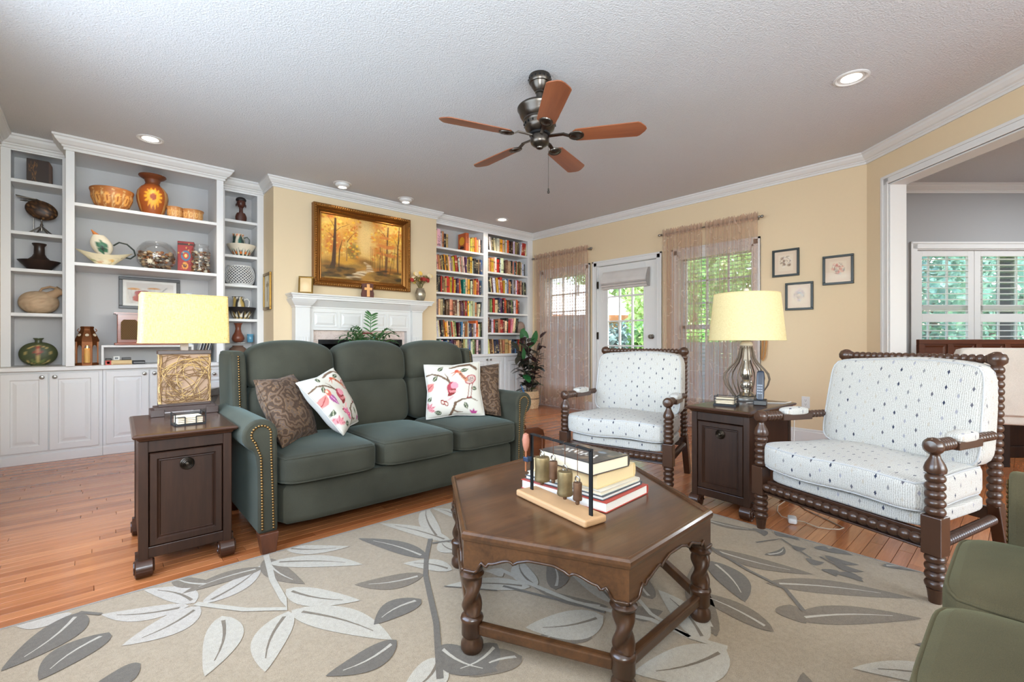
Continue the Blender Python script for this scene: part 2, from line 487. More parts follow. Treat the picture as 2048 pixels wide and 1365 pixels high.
# cased opening: jamb lining and casing on both faces
w = MB()
dgbox(w, OPL-.012, OPL+.008, -.004, .135, 0, OPT+.01); dgbox(w, OPL-.012, OPR+.012, -.004, .135, OPT-.008, OPT+.012); dgbox(w, OPR-.008, OPR+.012, -.004, .135, 0, OPT+.01)
for a, b_, t_ in ((OPL-.078, OPL-.004, .014), (OPL-.078, OPL-.055, .024), (OPL-.022, OPL-.004, .02)):
    dgbox(w, a, b_, -t_, 0, 0, OPT+(OPL-a)); dgbox(w, 2*OPL-b_+(OPR-OPL), 2*OPL-a+(OPR-OPL), -t_, 0, 0, OPT+(OPL-a))
for z0, z1, t_ in ((OPT+.004, OPT+.078, .014), (OPT+.055, OPT+.078, .024), (OPT+.004, OPT+.022, .02)):
    dgbox(w, OPL-(z1-OPT), OPR+(z1-OPT), -t_, 0, z0, z1)
struct(w, 'trim_1', M_WHITE, bevel=.002)

# crown moulding profile: (outwards from the wall, down from the ceiling)
CROWN = [(0, 0), (.072, 0), (.072, -.014), (.062, -.02), (.055, -.036), (.036, -.058), (.022, -.066), (.022, -.074), (.012, -.08), (.012, -.098), (0, -.098)]
def crown_run(mb, pts, sc=1.0, closed=False):
    """pts: wall line with the room on its right hand side; mitred corners"""
    P = [Vector((p[0], p[1])) for p in pts]; n = len(P); rows = []
    for i in range(n):
        ds = []
        if i > 0: ds.append((P[i]-P[i-1]).normalized())
        if i < n-1: ds.append((P[i+1]-P[i]).normalized())
        ns = [Vector((d.y, -d.x)) for d in ds]
        nn = ns[0] if len(ns) == 1 else (ns[0]+ns[1])/(1+ns[0].dot(ns[1]))
        rows.append([(P[i].x+nn.x*o*sc, P[i].y+nn.y*o*sc, H+z*sc) for o, z in CROWN])
    k = len(CROWN); vs = [p for r_ in rows for p in r_]
    fs = [(i*k+j, i*k+(j+1) % k, (i+1)*k+(j+1) % k, (i+1)*k+j) for i in range(n-1) for j in range(k)]
    fs += [tuple(range(k)), tuple(range((n-1)*k, n*k))[::-1]]
    mb.add(vs, fs)
w = MB(); crown_run(w, [(-.6, -3), (-.6, 5.68)]); struct(w, 'trim_2', M_WHITE)
w = MB(); crown_run(w, [(1.36, 5.68), (1.379, 5.68), (1.379, 5.30), (3.385, 5.30), (3.385, 5.38)]); struct(w, 'trim_3', M_WHITE)
w = MB(); crown_run(w, [(5.27, 5.38), (5.27, .995), dg(2.6)]); struct(w, 'trim_4', M_WHITE)
BASE = [(0, 0), (.016, 0), (.016, .11), (.010, .118), (.010, .13), (.004, .14), (0, .14)]
def base_run(mb, a, b_):
    a = Vector(a); b_ = Vector(b_); d = (b_-a).normalized(); n = Vector((d.y, -d.x)); k = len(BASE)
    vs = [(p.x+n.x*o, p.y+n.y*o, z) for p in (a, b_) for o, z in BASE]
    mb.add(vs, [(j, (j+1) % k, k+(j+1) % k, k+j) for j in range(k)]+[tuple(range(k)), tuple(range(k, 2*k))[::-1]])
for nm, runs in (('baseboard_right', [((5.27, 5.3), (5.27, 4.16)), ((5.27, 3.05), (5.27, .995)), (dg(0), dg(OPL-.08))]), ('baseboard_left', [((-.6, -3), (-.6, 5.4))]), ('baseboard_rear', [((4.4, -3), (-.6, -3))])):
    w = MB()
    for a, b_ in runs: base_run(w, a, b_)
    struct(w, nm, M_WHITE)

# ------------------------------------------------------------------ floor planks: strip oak, 57 mm, running along X
PW = .0572
cf, sf = math.cos(R(48.16)), math.sin(R(48.16))
def in_view(x, y):
    dpt = x*cf+y*sf; r_ = x*sf-y*cf
    if dpt < .3: return None
    px = 1024+926*r_/dpt; py = 682+926*1.02/dpt
    return (px, py, dpt)
LENS = (.42, .55, .68, .81, .94, 1.07)
cand = []; x_edges = (-.6, 8.6)
row = 0; y = -2.95
while y < 5.55:
    x = -.6-random.random()*.9
    while x < (5.5 if y > 1.2 else 8.6):
        l = random.choice(LENS); cx = x+l/2
        v_ = in_view(cx, y+PW/2); sc_ = -1
        if v_ and -250 < v_[0] < 2250 and v_[1] < 1500:
            covered = (-.2 < cx < 2.4 and -.6 < y < 2.34) or (.55 < cx < 2.2 and 2.5 < y) or y > 5.48
            sc_ = 1/v_[2]**2*(.02 if covered else 1)
        cand.append((sc_, x, l, y)); x += l
    y += PW
cand.sort(key=lambda c: -c[0])
pm = {}
def plank_bm(l):
    g, bv, t = .0007, .0012, .0115
    a, b_, c_, d_ = g, l-g, g, PW-g
    return MB().add([(a,c_,-t),(b_,c_,-t),(b_,d_,-t),(a,d_,-t),(a,c_,-bv),(b_,c_,-bv),(b_,d_,-bv),(a,d_,-bv),(a+bv,c_+bv,0),(b_-bv,c_+bv,0),(b_-bv,d_-bv,0),(a+bv,d_-bv,0)],
                    [(0,1,5,4),(1,2,6,5),(2,3,7,6),(3,0,4,7),(4,5,9,8),(5,6,10,9),(6,7,11,10),(7,4,8,11),(8,9,10,11)])
far = MB(); npl = 0
for sc_, x, l, y in cand:
    if npl < 300 and sc_ > 0:
        if l not in pm:
            o = plank_bm(l).obj('plank', M_PLANK, floor); pm[l] = o.data
        else:
            o = bpy.data.objects.new('plank', pm[l]); COL.objects.link(o); o.parent = floor
        o.location = (x, y, 0); npl += 1
    else:
        r_ = random.random(); b_ = plank_bm(l)
        far.add([(p[0]+x, p[1]+y, p[2]) for p in b_.v], b_.f, [(r_, r_, r_)]*len(b_.v))
o = far.obj('planks', M_PLANKS, floor, kind='stuff')

# ------------------------------------------------------------------ room beyond the opening (its wall stands square to the angled one)
cw, sw = math.cos(R(48.16)), math.sin(R(48.16))
def bw(u, d):                                           # u across, d away from the camera
    return (cw*d+sw*u, sw*d-cw*u)
def bwbox(mb, u0, u1, d0, d1, z0, z1):
    a, b_, c_, e_ = bw(u0, d0), bw(u1, d0), bw(u1, d1), bw(u0, d1)
    return mb.add([(*p, z) for z in (z0, z1) for p in (a, b_, c_, e_)], [(3,2,1,0),(4,5,6,7),(0,1,5,4),(1,2,6,5),(2,3,7,6),(3,0,4,7)])
WD = 5.10; WU0, WU1, WZ0, WZ1 = 4.455, 6.05, .75, 2.03
w = MB(); bwbox(w, 2.76, WU0, WD, WD+.14, -.1, H); bwbox(w, WU0, WU1, WD, WD+.14, WZ1, H); bwbox(w, WU0, WU1, WD, WD+.14, -.1, WZ0); bwbox(w, WU1, 7.2, WD, WD+.14, -.1, H)
bwbox(w, 7.2, 7.32, .5, WD+.14, -.1, H)
w.box(5.0, 9.5, -2.45, -2.33, -.1, H).box(9.38, 9.5, -2.33, -.9, -.1, H)
struct(w, 'wall_far_room', M_GREYW)
w = MB(); crown_run(w, [bw(2.9, WD), bw(7.2, WD)]); struct(w, 'trim_5', M_WHITE)
w = MB(); base_run(w, bw(2.9, WD), bw(7.2, WD)); struct(w, 'baseboard_far_room', M_WHITE)
# ------------------------------------------------------------------ window of the far room: casing, shutters with louvres
def on_bw(o):
    return o
win3 = MB(); 
for a, b_, t_ in ((0, .075, .014), (0, .02, .022)):
    bwbox(win3, WU0-.075+a, WU0-.075+b_, WD-t_, WD, WZ0-.07, WZ1+.075); bwbox(win3, WU1+.075-b_, WU1+.075-a, WD-t_, WD, WZ0-.07, WZ1+.075)
    bwbox(win3, WU0-.075, WU1+.075, WD-t_, WD, WZ1+.075-b_, WZ1+.075-a)
bwbox(win3, WU0-.09, WU1+.09, WD-.04, WD, WZ0-.03, WZ0)
bwbox(win3, WU0-.012, WU0, WD, WD+.14, WZ0, WZ1); bwbox(win3, WU1, WU1+.012, WD, WD+.14, WZ0, WZ1); bwbox(win3, WU0, WU1, WD, WD+.14, WZ1-.012, WZ1+.002)
win3 = struct(win3, 'window_3', M_WHITE)
sash = MB()
for u in (WU0, (WU0+WU1)/2-.02, WU1-.04): bwbox(sash, u, u+.04, WD+.085, WD+.12, WZ0, WZ1)
for z in (WZ0, 1.36, WZ1-.06): bwbox(sash, WU0, WU1, WD+.085, WD+.12, z, z+.05)
for u in (WU0+.21, WU0+.42, WU0+1.0, WU0+1.2): bwbox(sash, u, u+.018, WD+.095, WD+.11, WZ0, WZ1)
sash.obj('sash', M_WHITE, win3)
pn = MB(); bwbox(pn, WU0, WU1, WD+.10, WD+.104, WZ0, WZ1); pn.obj('pane', M_PANE, win3)
lmesh = None
pw_ = (WU1-WU0)/2
rz_b = R(48.16-90)
for k in range(3 if False else 2):
    u0 = WU0+.012+k*(.648); u1 = u0+.644
    sh = MB(); st = .068
    bwbox(sh, u0, u0+st, WD+.02, WD+.05, WZ0, WZ1-.014); bwbox(sh, u1-st, u1, WD+.02, WD+.05, WZ0, WZ1-.014)
    for z0, z1 in ((WZ0, WZ0+.09), (1.225, 1.315), (1.952, WZ1-.014)): bwbox(sh, u0+st, u1-st, WD+.02, WD+.05, z0, z1)
    sho = sh.obj('shutter_panel', M_WHITE, win3, bevel=.002)
    for z0, z1 in ((WZ0+.09, 1.225), (1.315, 1.952)):
        n = round((z1-z0)/.0635)
        for i in range(n):
            z = z0+(i+.5)*(z1-z0)/n
            c_ = bw((u0+u1)/2, WD+.035)
            if lmesh is None:
                hw = (u1-u0)/2-st-.002
                lo = MB().prism([(-.030, -.0035), (-.015, -.005), (.015, -.005), (.030, -.0035), (.030, .0035), (.015, .005), (-.015, .005), (-.030, .0035)], 'x', -hw, hw).obj('louvre', M_WHITE, sho)
                lmesh = lo.data
            else:
                lo = bpy.data.objects.new('louvre', lmesh); COL.objects.link(lo); lo.parent = sho
            lo.location = (c_[0], c_[1], z); lo.rotation_euler = (R(3), 0, rz_b)

# ------------------------------------------------------------------ windows of the long wall: sashes, panes, blinds
def sash_window(nm, Y0, Y1, Z0, Z1):
    w = MB(); j = .02
    w.box(5.262, 5.42, Y0-.002, Y0+j, Z0, Z1).box(5.262, 5.42, Y1-j, Y1+.002, Z0, Z1).box(5.262, 5.42, Y0, Y1, Z1-j, Z1+.002).box(5.23, 5.42, Y0-.08, Y1+.08, Z0-.03, Z0+.002)
    for a, b_, t_ in ((0, .07, .014), (0, .02, .022)):
        w.box(5.27-t_, 5.27, Y0-.07+a, Y0-.07+b_, Z0-.03, Z1+.07).box(5.27-t_, 5.27, Y1+.07-b_, Y1+.07-a, Z0-.03, Z1+.07).box(5.27-t_, 5.27, Y0-.07, Y1+.07, Z1+.07-b_, Z1+.07-a)
    wo_ = struct(w, nm, M_WHITE)
    mid = (Z0+Z1)/2
    for k, (za, zb, x) in enumerate(((mid-.02, Z1-j, 5.375), (Z0, mid+.02, 5.345))):
        s = MB(); s.box(x, x+.03, Y0+j, Y0+j+.045, za, zb).box(x, x+.03, Y1-j-.045, Y1-j, za, zb)
        s.box(x, x+.03, Y0+j, Y1-j, za, za+.045).box(x, x+.03, Y0+j, Y1-j, zb-.045, zb)
        gy0, gy1 = Y0+j+.045, Y1-j-.045
        for i in (1, 2):
            yy = gy0+(gy1-gy0)*i/3; s.box(x+.005, x+.025, yy-.009, yy+.009, za, zb)
            zz = za+.045+(zb-za-.09)*i/3; s.box(x+.005, x+.025, gy0, gy1, zz-.009, zz+.009)
        so = s.obj('sash', M_WHITE, wo_)
        MB().box(x+.013, x+.016, gy0, gy1, za+.045, zb-.045).obj('pane', M_PANE, so)
    return wo_
w1 = sash_window('window_4', *WIN1); w2 = sash_window('window_5', *WIN2)
m, nt, out = newmat('blind_slat'); M_SLAT = m      # thin white vinyl, lets some daylight through
d_ = N(nt, 'ShaderNodeBsdfDiffuse'); t_l = N(nt, 'ShaderNodeBsdfTranslucent'); d_.inputs[0].default_value = t_l.inputs[0].default_value = c4(srgb(226, 228, 232)); mx_ = N(nt, 'ShaderNodeMixShader'); mx_.inputs[0].default_value = .4
L(nt, d_.outputs[0], mx_.inputs[1]); L(nt, t_l.outputs[0], mx_.inputs[2]); L(nt, mx_.outputs[0], out.inputs[0])
def blind(win, Y0, Y1, Z0, Z1, tilt, label):
    t = thing('window_blind', label, 'blind', (5.30, (Y0+Y1)/2, Z0+.01))
    hw = (Y1-Y0)/2-.03; hz = Z1-Z0-.02
    MB().box(-.028, .028, -hw, hw, hz-.05, hz-.002).obj('headrail', M_WHITE, t, bevel=.003)
    MB().box(-.024, .024, -hw, hw, .012, .03).obj('bottom_rail', M_WHITE, t, bevel=.003)
    n = int((hz-.10)/.044); sm = None
    for i in range(n):
        z = .055+i*.044
        if sm is None:
            s = MB().prism([(-.025, 0), (0, .0035), (.025, 0), (.025, .003), (0, .0065), (-.025, .003)], 'y', -hw, hw)
            o = s.obj('slat', M_SLAT, t); sm = o.data
        else:
            o = bpy.data.objects.new('slat', sm); COL.objects.link(o); o.parent = t
        o.location = (0, 0, z); o.rotation_euler = (0, tilt(z/hz), 0)
    c_ = MB()
    for y in (-hw*.6, hw*.6): c_.tube([(-.02, y, .02), (-.02, y, hz-.03)], .0015, 5)
    c_.obj('ladder_cord', M_WHITE, t)
    return t
blind(w1, *WIN1, lambda q: R(-8) if q > .62 else R(-60), 'white slatted blind behind the sheer curtain next to the bookcase')
blind(w2, *WIN2, lambda q: R(-6) if q > .40 else R(-52), 'white slatted blind behind the paired sheer curtains by the lamp')

# ------------------------------------------------------------------ garden door
dr = MB(); Y0, Y1 = 3.150, 4.066; X0, X1 = 5.285, 5.33; ZT = 2.056
GY0, GY1, GZ0, GZ1 = 3.316, 3.922, .25, 1.93
wall_x(dr, X0, X1, Y0, Y1, .012, ZT, [(GY0, GY1, GZ0, GZ1)])
door = struct(dr, 'door_1', M_WHITE, bevel=.002)
g = MB()
for y in (GY0, GY1-.022): g.box(X0-.010, X0+.006, y, y+.022, GZ0, GZ1)
for z in (GZ0, GZ1-.022): g.box(X0-.010, X0+.006, GY0, GY1, z, z+.022)
g.obj('glazing_bead', M_WHITE, door, bevel=.002)
g = MB()
for i in (1, 2):
    y = GY0+(GY1-GY0)*i/3; g.box(X0+.004, X1-.01, y-.011, y+.011, GZ0, GZ1)
for i in range(1, 5):
    z = GZ0+.022+i*.338; g.box(X0+.006, X1-.012, GY0, GY1, z-.010, z+.010)
g.obj('glazing_bars', M_WHITE, door)
MB().box(X0+.018, X0+.022, GY0, GY1, GZ0, GZ1).obj('pane', M_PANE, door)
k = MB(); k.lathe([(.03, 0), (.03, .006), (.012, .01), (.011, .03), (.027, .042), (.030, .055), (.024, .066), (0.0001, .07)], (X0, 3.212, 1.07), 18, (-1, 0, 0))
k.obj('door_knob', M_NICKEL, door, smooth=True)
for z in (.3, 1.087, 1.80):
    MB().box(5.262, 5.286, 4.062, 4.082, z-.05, z+.05).lathe([(.006, -.052), (.006, .052)], (5.268, 4.074, z), 8).obj('hinge', M_BRONZE, door)
# door frame and casing
w = MB(); w.box(5.262, 5.42, DOOR[0], Y0-.003, 0, DOOR[3]).box(5.262, 5.42, Y1+.003, DOOR[1], 0, DOOR[3]).box(5.262, 5.42, DOOR[0], DOOR[1], ZT+.004, DOOR[3]+.001).box(5.262, 5.45, DOOR[0], DOOR[1], -.01, .011)
for a, b_, t_ in ((0, .07, .014), (0, .022, .024), (.055, .07, .018)):
    w.box(5.27-t_, 5.27, DOOR[0]-.06+a-.005, DOOR[0]-.06+b_-.005, 0, DOOR[3]+.06-a).box(5.27-t_, 5.27, DOOR[1]+.065-b_, DOOR[1]+.065-a, 0, DOOR[3]+.06-a)
    w.box(5.27-t_, 5.27, DOOR[0]-.065+a, DOOR[1]+.065-a, DOOR[3]+.06-b_, DOOR[3]+.06-a)
struct(w, 'trim_6', M_WHITE, bevel=.0015)
# roman shade, drawn up
t = thing('roman_shade', 'off white roman shade drawn up over the garden door glass', 'shade', (5.27, 3.60, 1.72))
M_SHADE = fabric('shade_linen', (214, 209, 205), (198, 192, 188), 500, sheen=0)
hw = .355
prof = [(-.004, .245), (-.03, .24), (-.05, .215), (-.085, .13), (-.095, .085), (-.075, .068), (-.05, .064)]
prof2 = [(-.05, .066), (-.085, .05), (-.075, .036), (-.045, .034)]
prof3 = [(-.045, .036), (-.066, .018), (-.055, .002), (-.012, .0)]
def sheet(profs, y0, y1, th=.004):
    mb = MB()
    for p in profs:
        q = p+[(a+th*.7, b_+th) for a, b_ in p[::-1]]
        mb.prism(q, 'y', y0, y1)
    return mb
sheet([prof, prof2, prof3], -hw, hw).obj('shade_fold', M_SHADE, t)
MB().box(-.03, .012, -hw, hw, .215, .24).obj('headrail', M_SHADE, t)
e1 = MB().prism([(-.004, .245), (-.03, .24), (-.05, .215), (-.085, .13), (-.095, .085), (-.08, .05), (-.06, .01), (-.012, 0)], 'y', -hw-.012, -hw-.004); e1.obj('side_flap', fabric('shade_trim', (176, 172, 168), (150, 146, 142), 300, sheen=0), t)
MB().tube([(-.045, hw-.02, .0), (-.05, hw-.015, -.12), (-.05, hw-.005, -.17), (-.05, hw+.012, -.12), (-.045, hw+.005, 0)], .0015, 5).obj('pull_cord', M_WHITE, t)

# ------------------------------------------------------------------ sheer curtains on rods
def sheer(name, rgb, op):
    m, nt, out = newmat(name); c = srgb(rgb)
    at = N(nt, 'ShaderNodeAttribute', attribute_name='Col')
    vor = N(nt, 'ShaderNodeTexVoronoi'); vor.inputs['Scale'].default_value = 4.6; L(nt, at.outputs['Vector'], vor.inputs['Vector'])
    cell = math1(nt, 'GREATER_THAN', noise(nt, vor.outputs['Position'], 3.1, 0), .47)
    d = vor.outputs['Distance']
    disc = math1(nt, 'MULTIPLY', math1(nt, 'LESS_THAN', d, .16), cell)
    ring = math1(nt, 'MULTIPLY', math1(nt, 'LESS_THAN', math1(nt, 'ABSOLUTE', math1(nt, 'SUBTRACT', noise(nt, at.outputs['Vector'], 3.2, 1, .4, .6), .5)), .0075), .8)
    emb = math1(nt, 'MAXIMUM', disc, ring)
    col = mixc(nt, emb, c, srgb(228, 208, 190))
    lw = N(nt, 'ShaderNodeLayerWeight'); lw.inputs[0].default_value = .4
    vsep = N(nt, 'ShaderNodeSeparateXYZ'); L(nt, at.outputs['Vector'], vsep.inputs[0])      # y runs up the cloth: the rod pocket is double
    o_ = math1(nt, 'MINIMUM', math1(nt, 'ADD', math1(nt, 'ADD', op, math1(nt, 'MULTIPLY', lw.outputs['Facing'], .42)), math1(nt, 'ADD', math1(nt, 'MULTIPLY', emb, .25), math1(nt, 'MULTIPLY', math1(nt, 'GREATER_THAN', vsep.outputs[1], 2.29), .35))), .97)
    df = N(nt, 'ShaderNodeBsdfDiffuse'); tl = N(nt, 'ShaderNodeBsdfTranslucent'); L(nt, col, df.inputs[0]); L(nt, col, tl.inputs[0])
    mx = N(nt, 'ShaderNodeMixShader'); mx.inputs[0].default_value = .6; L(nt, df.outputs[0], mx.inputs[1]); L(nt, tl.outputs[0], mx.inputs[2])
    tr = N(nt, 'ShaderNodeBsdfTransparent'); mx2 = N(nt, 'ShaderNodeMixShader'); L(nt, o_, mx2.inputs[0]); L(nt, tr.outputs[0], mx2.inputs[1]); L(nt, mx.outputs[0], mx2.inputs[2])
    L(nt, mx2.outputs[0], out.inputs[0]); return m
M_SHEER = sheer('sheer_curtain', (216, 188, 170), .33)
RZ = 2.322
def curtain(y0, y1, label, seed, nf, rx=5.185):
    t = thing('sheer_curtain', label, 'curtain', (rx, (y0+y1)/2, .03), group=None)
    r = random.Random(seed); ph = [r.random()*6 for _ in range(5)]; W = y1-y0; top = RZ+.05-.03
    def f(u, v):
        z = v*top
        a = .014+.022*(1-v)**.6
        s = (u-.5)*W*(1-.03*math.sin(v*PI))
        q = u*nf*2*PI
        warp = .25*math.sin(q*.31+ph[0])+.2*math.sin(q*.17+ph[1]+v*1.3)
        x = a*math.sin(q*1.0+3*warp+ph[2]*.0)+.008*math.sin(q*2.3+ph[3]+v*2)
        near = min(1, abs(z-(RZ-.03))/.05); x *= (.35+.65*near)
        if z > RZ-.03: x += .004*math.sin(q*3+ph[4]); z += .012*math.sin(q*2.7+ph[1])*(z-(RZ-.03))/.05
        return (x-.016, s, z)
    MB().grid(f, int(nf*16), 40, col=lambda u, v: (u*W*2.0+seed, v*2.37, seed)).obj('curtain_cloth', M_SHEER, t, smooth='all')
    return t
def rod(y0, y1, label):
    t = thing('curtain_rod', label, 'curtain rod', (5.185, (y0+y1)/2, RZ)); h = (y1-y0)/2
    MB().tube([(0, -h, 0), (0, h, 0)], .008, 10).obj('rod', M_NICKEL, t, smooth=True)
    for sg in (-1, 1):
        MB().lathe([(.008, 0), (.014, .004), (.014, .012), (.009, .018), (.016, .03), (.013, .045), (.0001, .055)], (0, sg*h, 0), 12, (0, sg, 0)).obj('finial', M_NICKEL, t, smooth=True)
        MB().box(-.006, .085, sg*(h-.03)-.006, sg*(h-.03)+.006, -.012, .004).obj('bracket', M_NICKEL, t)
rod(4.15, 5.26, 'slim metal curtain rod next to the full bookcase')
rod(1.90, 3.02, 'slim metal curtain rod between the garden door and the three pictures')
curtain(4.17, 5.24, 'sheer dusty rose curtain next to the full bookcase and rubber plant', 3, 20)
curtain(2.50, 3.00, 'left panel of the sheer pair, hanging by the garden door knob', 11, 10)
curtain(1.90, 2.47, 'right panel of the sheer pair, hanging behind the round lampshade', 23, 11)
# tieback cord
tag(MB().tube([(0, 0, .32), (.0, .02, .2), (.006, .03, .05), (0, .035, -.02), (-.01, .02, -.04), (-.008, .0, .0), (0, -.012, .15), (0, 0, .32)], .010, 6).obj('curtain_tieback', fabric('tieback_cord', (196, 148, 96), (160, 116, 70), 300), None, smooth=True, loc=(5.235, 1.855, .85)), 'tan curtain tieback cord hanging on the wall beside the lamp', 'tieback')

# ------------------------------------------------------------------ outdoors
def leaf_mat(name, cols, emis=0):
    m, nt, out = newmat(name)
    geo = N(nt, 'ShaderNodeNewGeometry'); f = noise(nt, geo.outputs['Position'], 3.5, 4, .7)
    col = ramp(nt, f, [(.25+.5*i/(len(cols)-1), srgb(c)) for i, c in enumerate(cols)])
    d = N(nt, 'ShaderNodeBsdfDiffuse'); tl = N(nt, 'ShaderNodeBsdfTranslucent'); L(nt, col, d.inputs[0]); L(nt, col, tl.inputs[0])
    mx = N(nt, 'ShaderNodeMixShader'); mx.inputs[0].default_value = .35; L(nt, d.outputs[0], mx.inputs[1]); L(nt, tl.outputs[0], mx.inputs[2]); L(nt, mx.outputs[0], out.inputs[0])
    return m
M_LEAFA = leaf_mat('tree_leaves', [(84, 106, 70), (140, 164, 108), (204, 214, 168)])
M_LEAFB = leaf_mat('shrub_leaves', [(56, 92, 48), (98, 142, 76), (152, 186, 114)])
M_LEAFC = leaf_mat('blue_shrub_leaves', [(48, 66, 68), (88, 110, 112), (138, 158, 152)])
M_BARK = wood('bark', (70, 52, 40), (128, 104, 84), 'z', .9, 8, .2)
M_GRASS = plain('lawn_grass', (118, 142, 74), .95, var=.4, nscale=6)
gr = MB().box(5.46, 60, -30, 45, -.40, -.22).obj('lawn', M_GRASS); tag(gr, kind='structure')
def leafcloud(n, rad, size, seed, core=.55):
    r = np.random.default_rng(seed); mb = MB()
    d = r.normal(size=(n, 3)); d /= np.linalg.norm(d, axis=1)[:, None]
    p = d*(core+(1-core)*r.random((n, 1))**.5)*(1+.18*np.sin(d[:, :1]*7+seed)+.15*np.cos(d[:, 2:]*9))*np.array(rad)
    a = r.normal(size=(n, 3)); a /= np.linalg.norm(a, axis=1)[:, None]; b_ = np.cross(a, d); b_ /= np.linalg.norm(b_, axis=1)[:, None]+1e-6
    s = size*(.6+.8*r.random((n, 1)))
    V = np.stack([p-a*s, p+b_*s*.45, p+a*s, p-b_*s*.45], 1).reshape(-1, 3)
    mb.v = [tuple(x) for x in V.tolist()]; mb.f = [(4*i, 4*i+1, 4*i+2, 4*i+3) for i in range(n)]; mb.m = [0]*n
    return mb
def tree(x, y, h, rad, seed, label, mat=None, n=2600, size=.16, tr=.16):
    t = thing('tree', label, 'tree', (x, y, -.22), group=None)
    MB().tube([(0, 0, 0), (.05, .03, h*.3), (-.06, .05, h*.62), (.04, 0, h*.9)], tr, 8, rf=lambda q: 1-.6*q).obj('trunk', M_BARK, t, smooth=True)
    c_ = leafcloud(n, rad, size, seed); c_.moved(lambda p: p+Vector((0, 0, h)))
    o = c_.obj('crown', mat or M_LEAFA, t, kind='stuff')
    return t
def shrub(x, y, rad, seed, label, mat, n=2200, size=.07):
    t = thing('shrub', label, 'shrub', (x, y, -.22))
    MB().tube([(0, 0, 0), (.03, 0, rad[2]*.6)], .03, 6).tube([(0, 0, 0), (.12, .1, rad[2]*.7)], .02, 6).tube([(0, 0, 0), (-.1, -.1, rad[2]*.7)], .02, 6).obj('stem', M_BARK, t)
    c_ = leafcloud(n, rad, size, seed, .4); c_.moved(lambda p: p+Vector((0, 0, rad[2]*.95))); c_.obj('foliage', mat, t, kind='stuff')
# positions seen through the garden door and windows
def vp(px, t):
    u = (px-1024)/926; return ((.667+.745*u)*t, (.745-.667*u)*t)
x, y = vp(1222, 9.5); shrub(x, y, (.5, .5, .82), 1, 'blue green shrub outside the door, left behind the glass', M_LEAFC)
x, y = vp(1256, 11.4); shrub(x, y, (.72, .72, .86), 2, 'blue green shrub outside, in the middle of the door glass', M_LEAFC)
x, y = vp(1288, 8.7); shrub(x, y, (.36, .36, .82), 3, 'bright green shrub outside, at the right edge of the door glass', M_LEAFB)
x, y = vp(1150, 9.5); shrub(x, y, (.6, .6, .75), 4, 'green shrub outside the window with the single sheer curtain', M_LEAFB)
x, y = vp(1400, 8.0); shrub(x, y, (.5, .5, .72), 5, 'green shrub outside the window with the paired sheer curtains', M_LEAFB)
tree(*vp(1243, 34), 6.4, (3.4, 3.4, 3.6), 6, 'broad green tree behind the pale roof, beyond the door glass', n=3600, size=.26, tr=.25)
tree(*vp(1302, 17), 2.7, (.85, .85, 2.5), 7, 'bright yellow green tree beyond the right panes of the door', leaf_mat('sunlit_leaves', [(132, 154, 92), (190, 204, 140), (230, 234, 190)]), n=2200, size=.13)  # leaves of a yellow-green kind, paler than the other trees
tree(*vp(1345, 26), 5.6, (2.2, 2.2, 3.8), 8, 'green tree beyond the wall between door and paired curtains', n=2600, size=.22)
tree(*vp(1392, 17), 4.2, (1.7, 1.7, 2.9), 9, 'green tree beyond the left panel of the sheer pair', n=2600, size=.16)
tree(*vp(1475, 14), 3.6, (1.5, 1.5, 2.6), 10, 'green tree beyond the right panel of the sheer pair', n=2600, size=.15)
tree(*vp(1105, 48), 4.2, (5, 5, 2.8), 12, 'distant green tree beyond the window next to the bookcase', n=2600, size=.3)
M_LEAFT = leaf_mat('bluish_leaves', [(70, 104, 98), (118, 158, 148), (188, 210, 200)])
for i, (px, t_, h, lab) in enumerate(((1870, 10.5, 2.3, 'bluish green tree behind the left shutter panel'), (1985, 11.5, 2.5, 'bluish green tree behind the right shutter panel'))):
    x, y = vp(px, t_); tree(x, y, h, (1.0, 1.0, 2.4), 20+i, lab, M_LEAFT, n=3400, size=.12)
x, y = vp(2013, 6.6)
t = thing('porch_post', 'dark porch post outside behind the right shutter panel', 'post', (x, y, -.22))
MB().box(-.10, .10, -.10, .10, 0, 3.2).obj('post_shaft', plain('dark_blue_paint', (50, 62, 76), .5), t, bevel=.01)

for z_ in (0, 3.0): MB().box(-.13, .13, -.13, .13, z_, z_+.19).obj('post_collar', plain('dark_blue_paint', (50, 62, 76), .5), t, bevel=.01)
# neighbour's house with pale hip roof and brown fascia
t = thing('house', 'neighbouring house with a very pale hip roof seen through the door', 'house', (16.6, 14.6, -.22), R(-38))
M_ROOF = plain('pale_roof', (236, 226, 222), .8, var=.05); M_FASCIA = plain('brown_fascia', (170, 104, 70), .7); M_BRICK = plain('brick_wall', (160, 112, 90), .9, var=.15)
MB().box(-4.2, 3.2, -2.4, 2.6, 0, 2.1).obj('wall', M_BRICK, t)
MB().add([(-4.6,-2.8,2.28),(3.6,-2.8,2.28),(3.6,3,2.28),(-4.6,3,2.28),(-2.2,.1,3.9),(.9,.1,3.9)], [(3,2,1,0),(0,1,5,4),(1,2,5),(2,3,4,5),(3,0,4)]).obj('roof', M_ROOF, t)
MB().box(-4.62, 3.62, -2.84, -2.78, 2.04, 2.30).box(3.58, 3.64, -2.84, 3.04, 2.04, 2.30).obj('fascia', M_FASCIA, t)
MB().lathe([(.07, 0), (.07, .45), (.1, .45), (.1, .5)], (.3, -1.0, 3.25), 10).obj('roof_vent', plain('grey_vent', (120, 118, 116), .6), t)

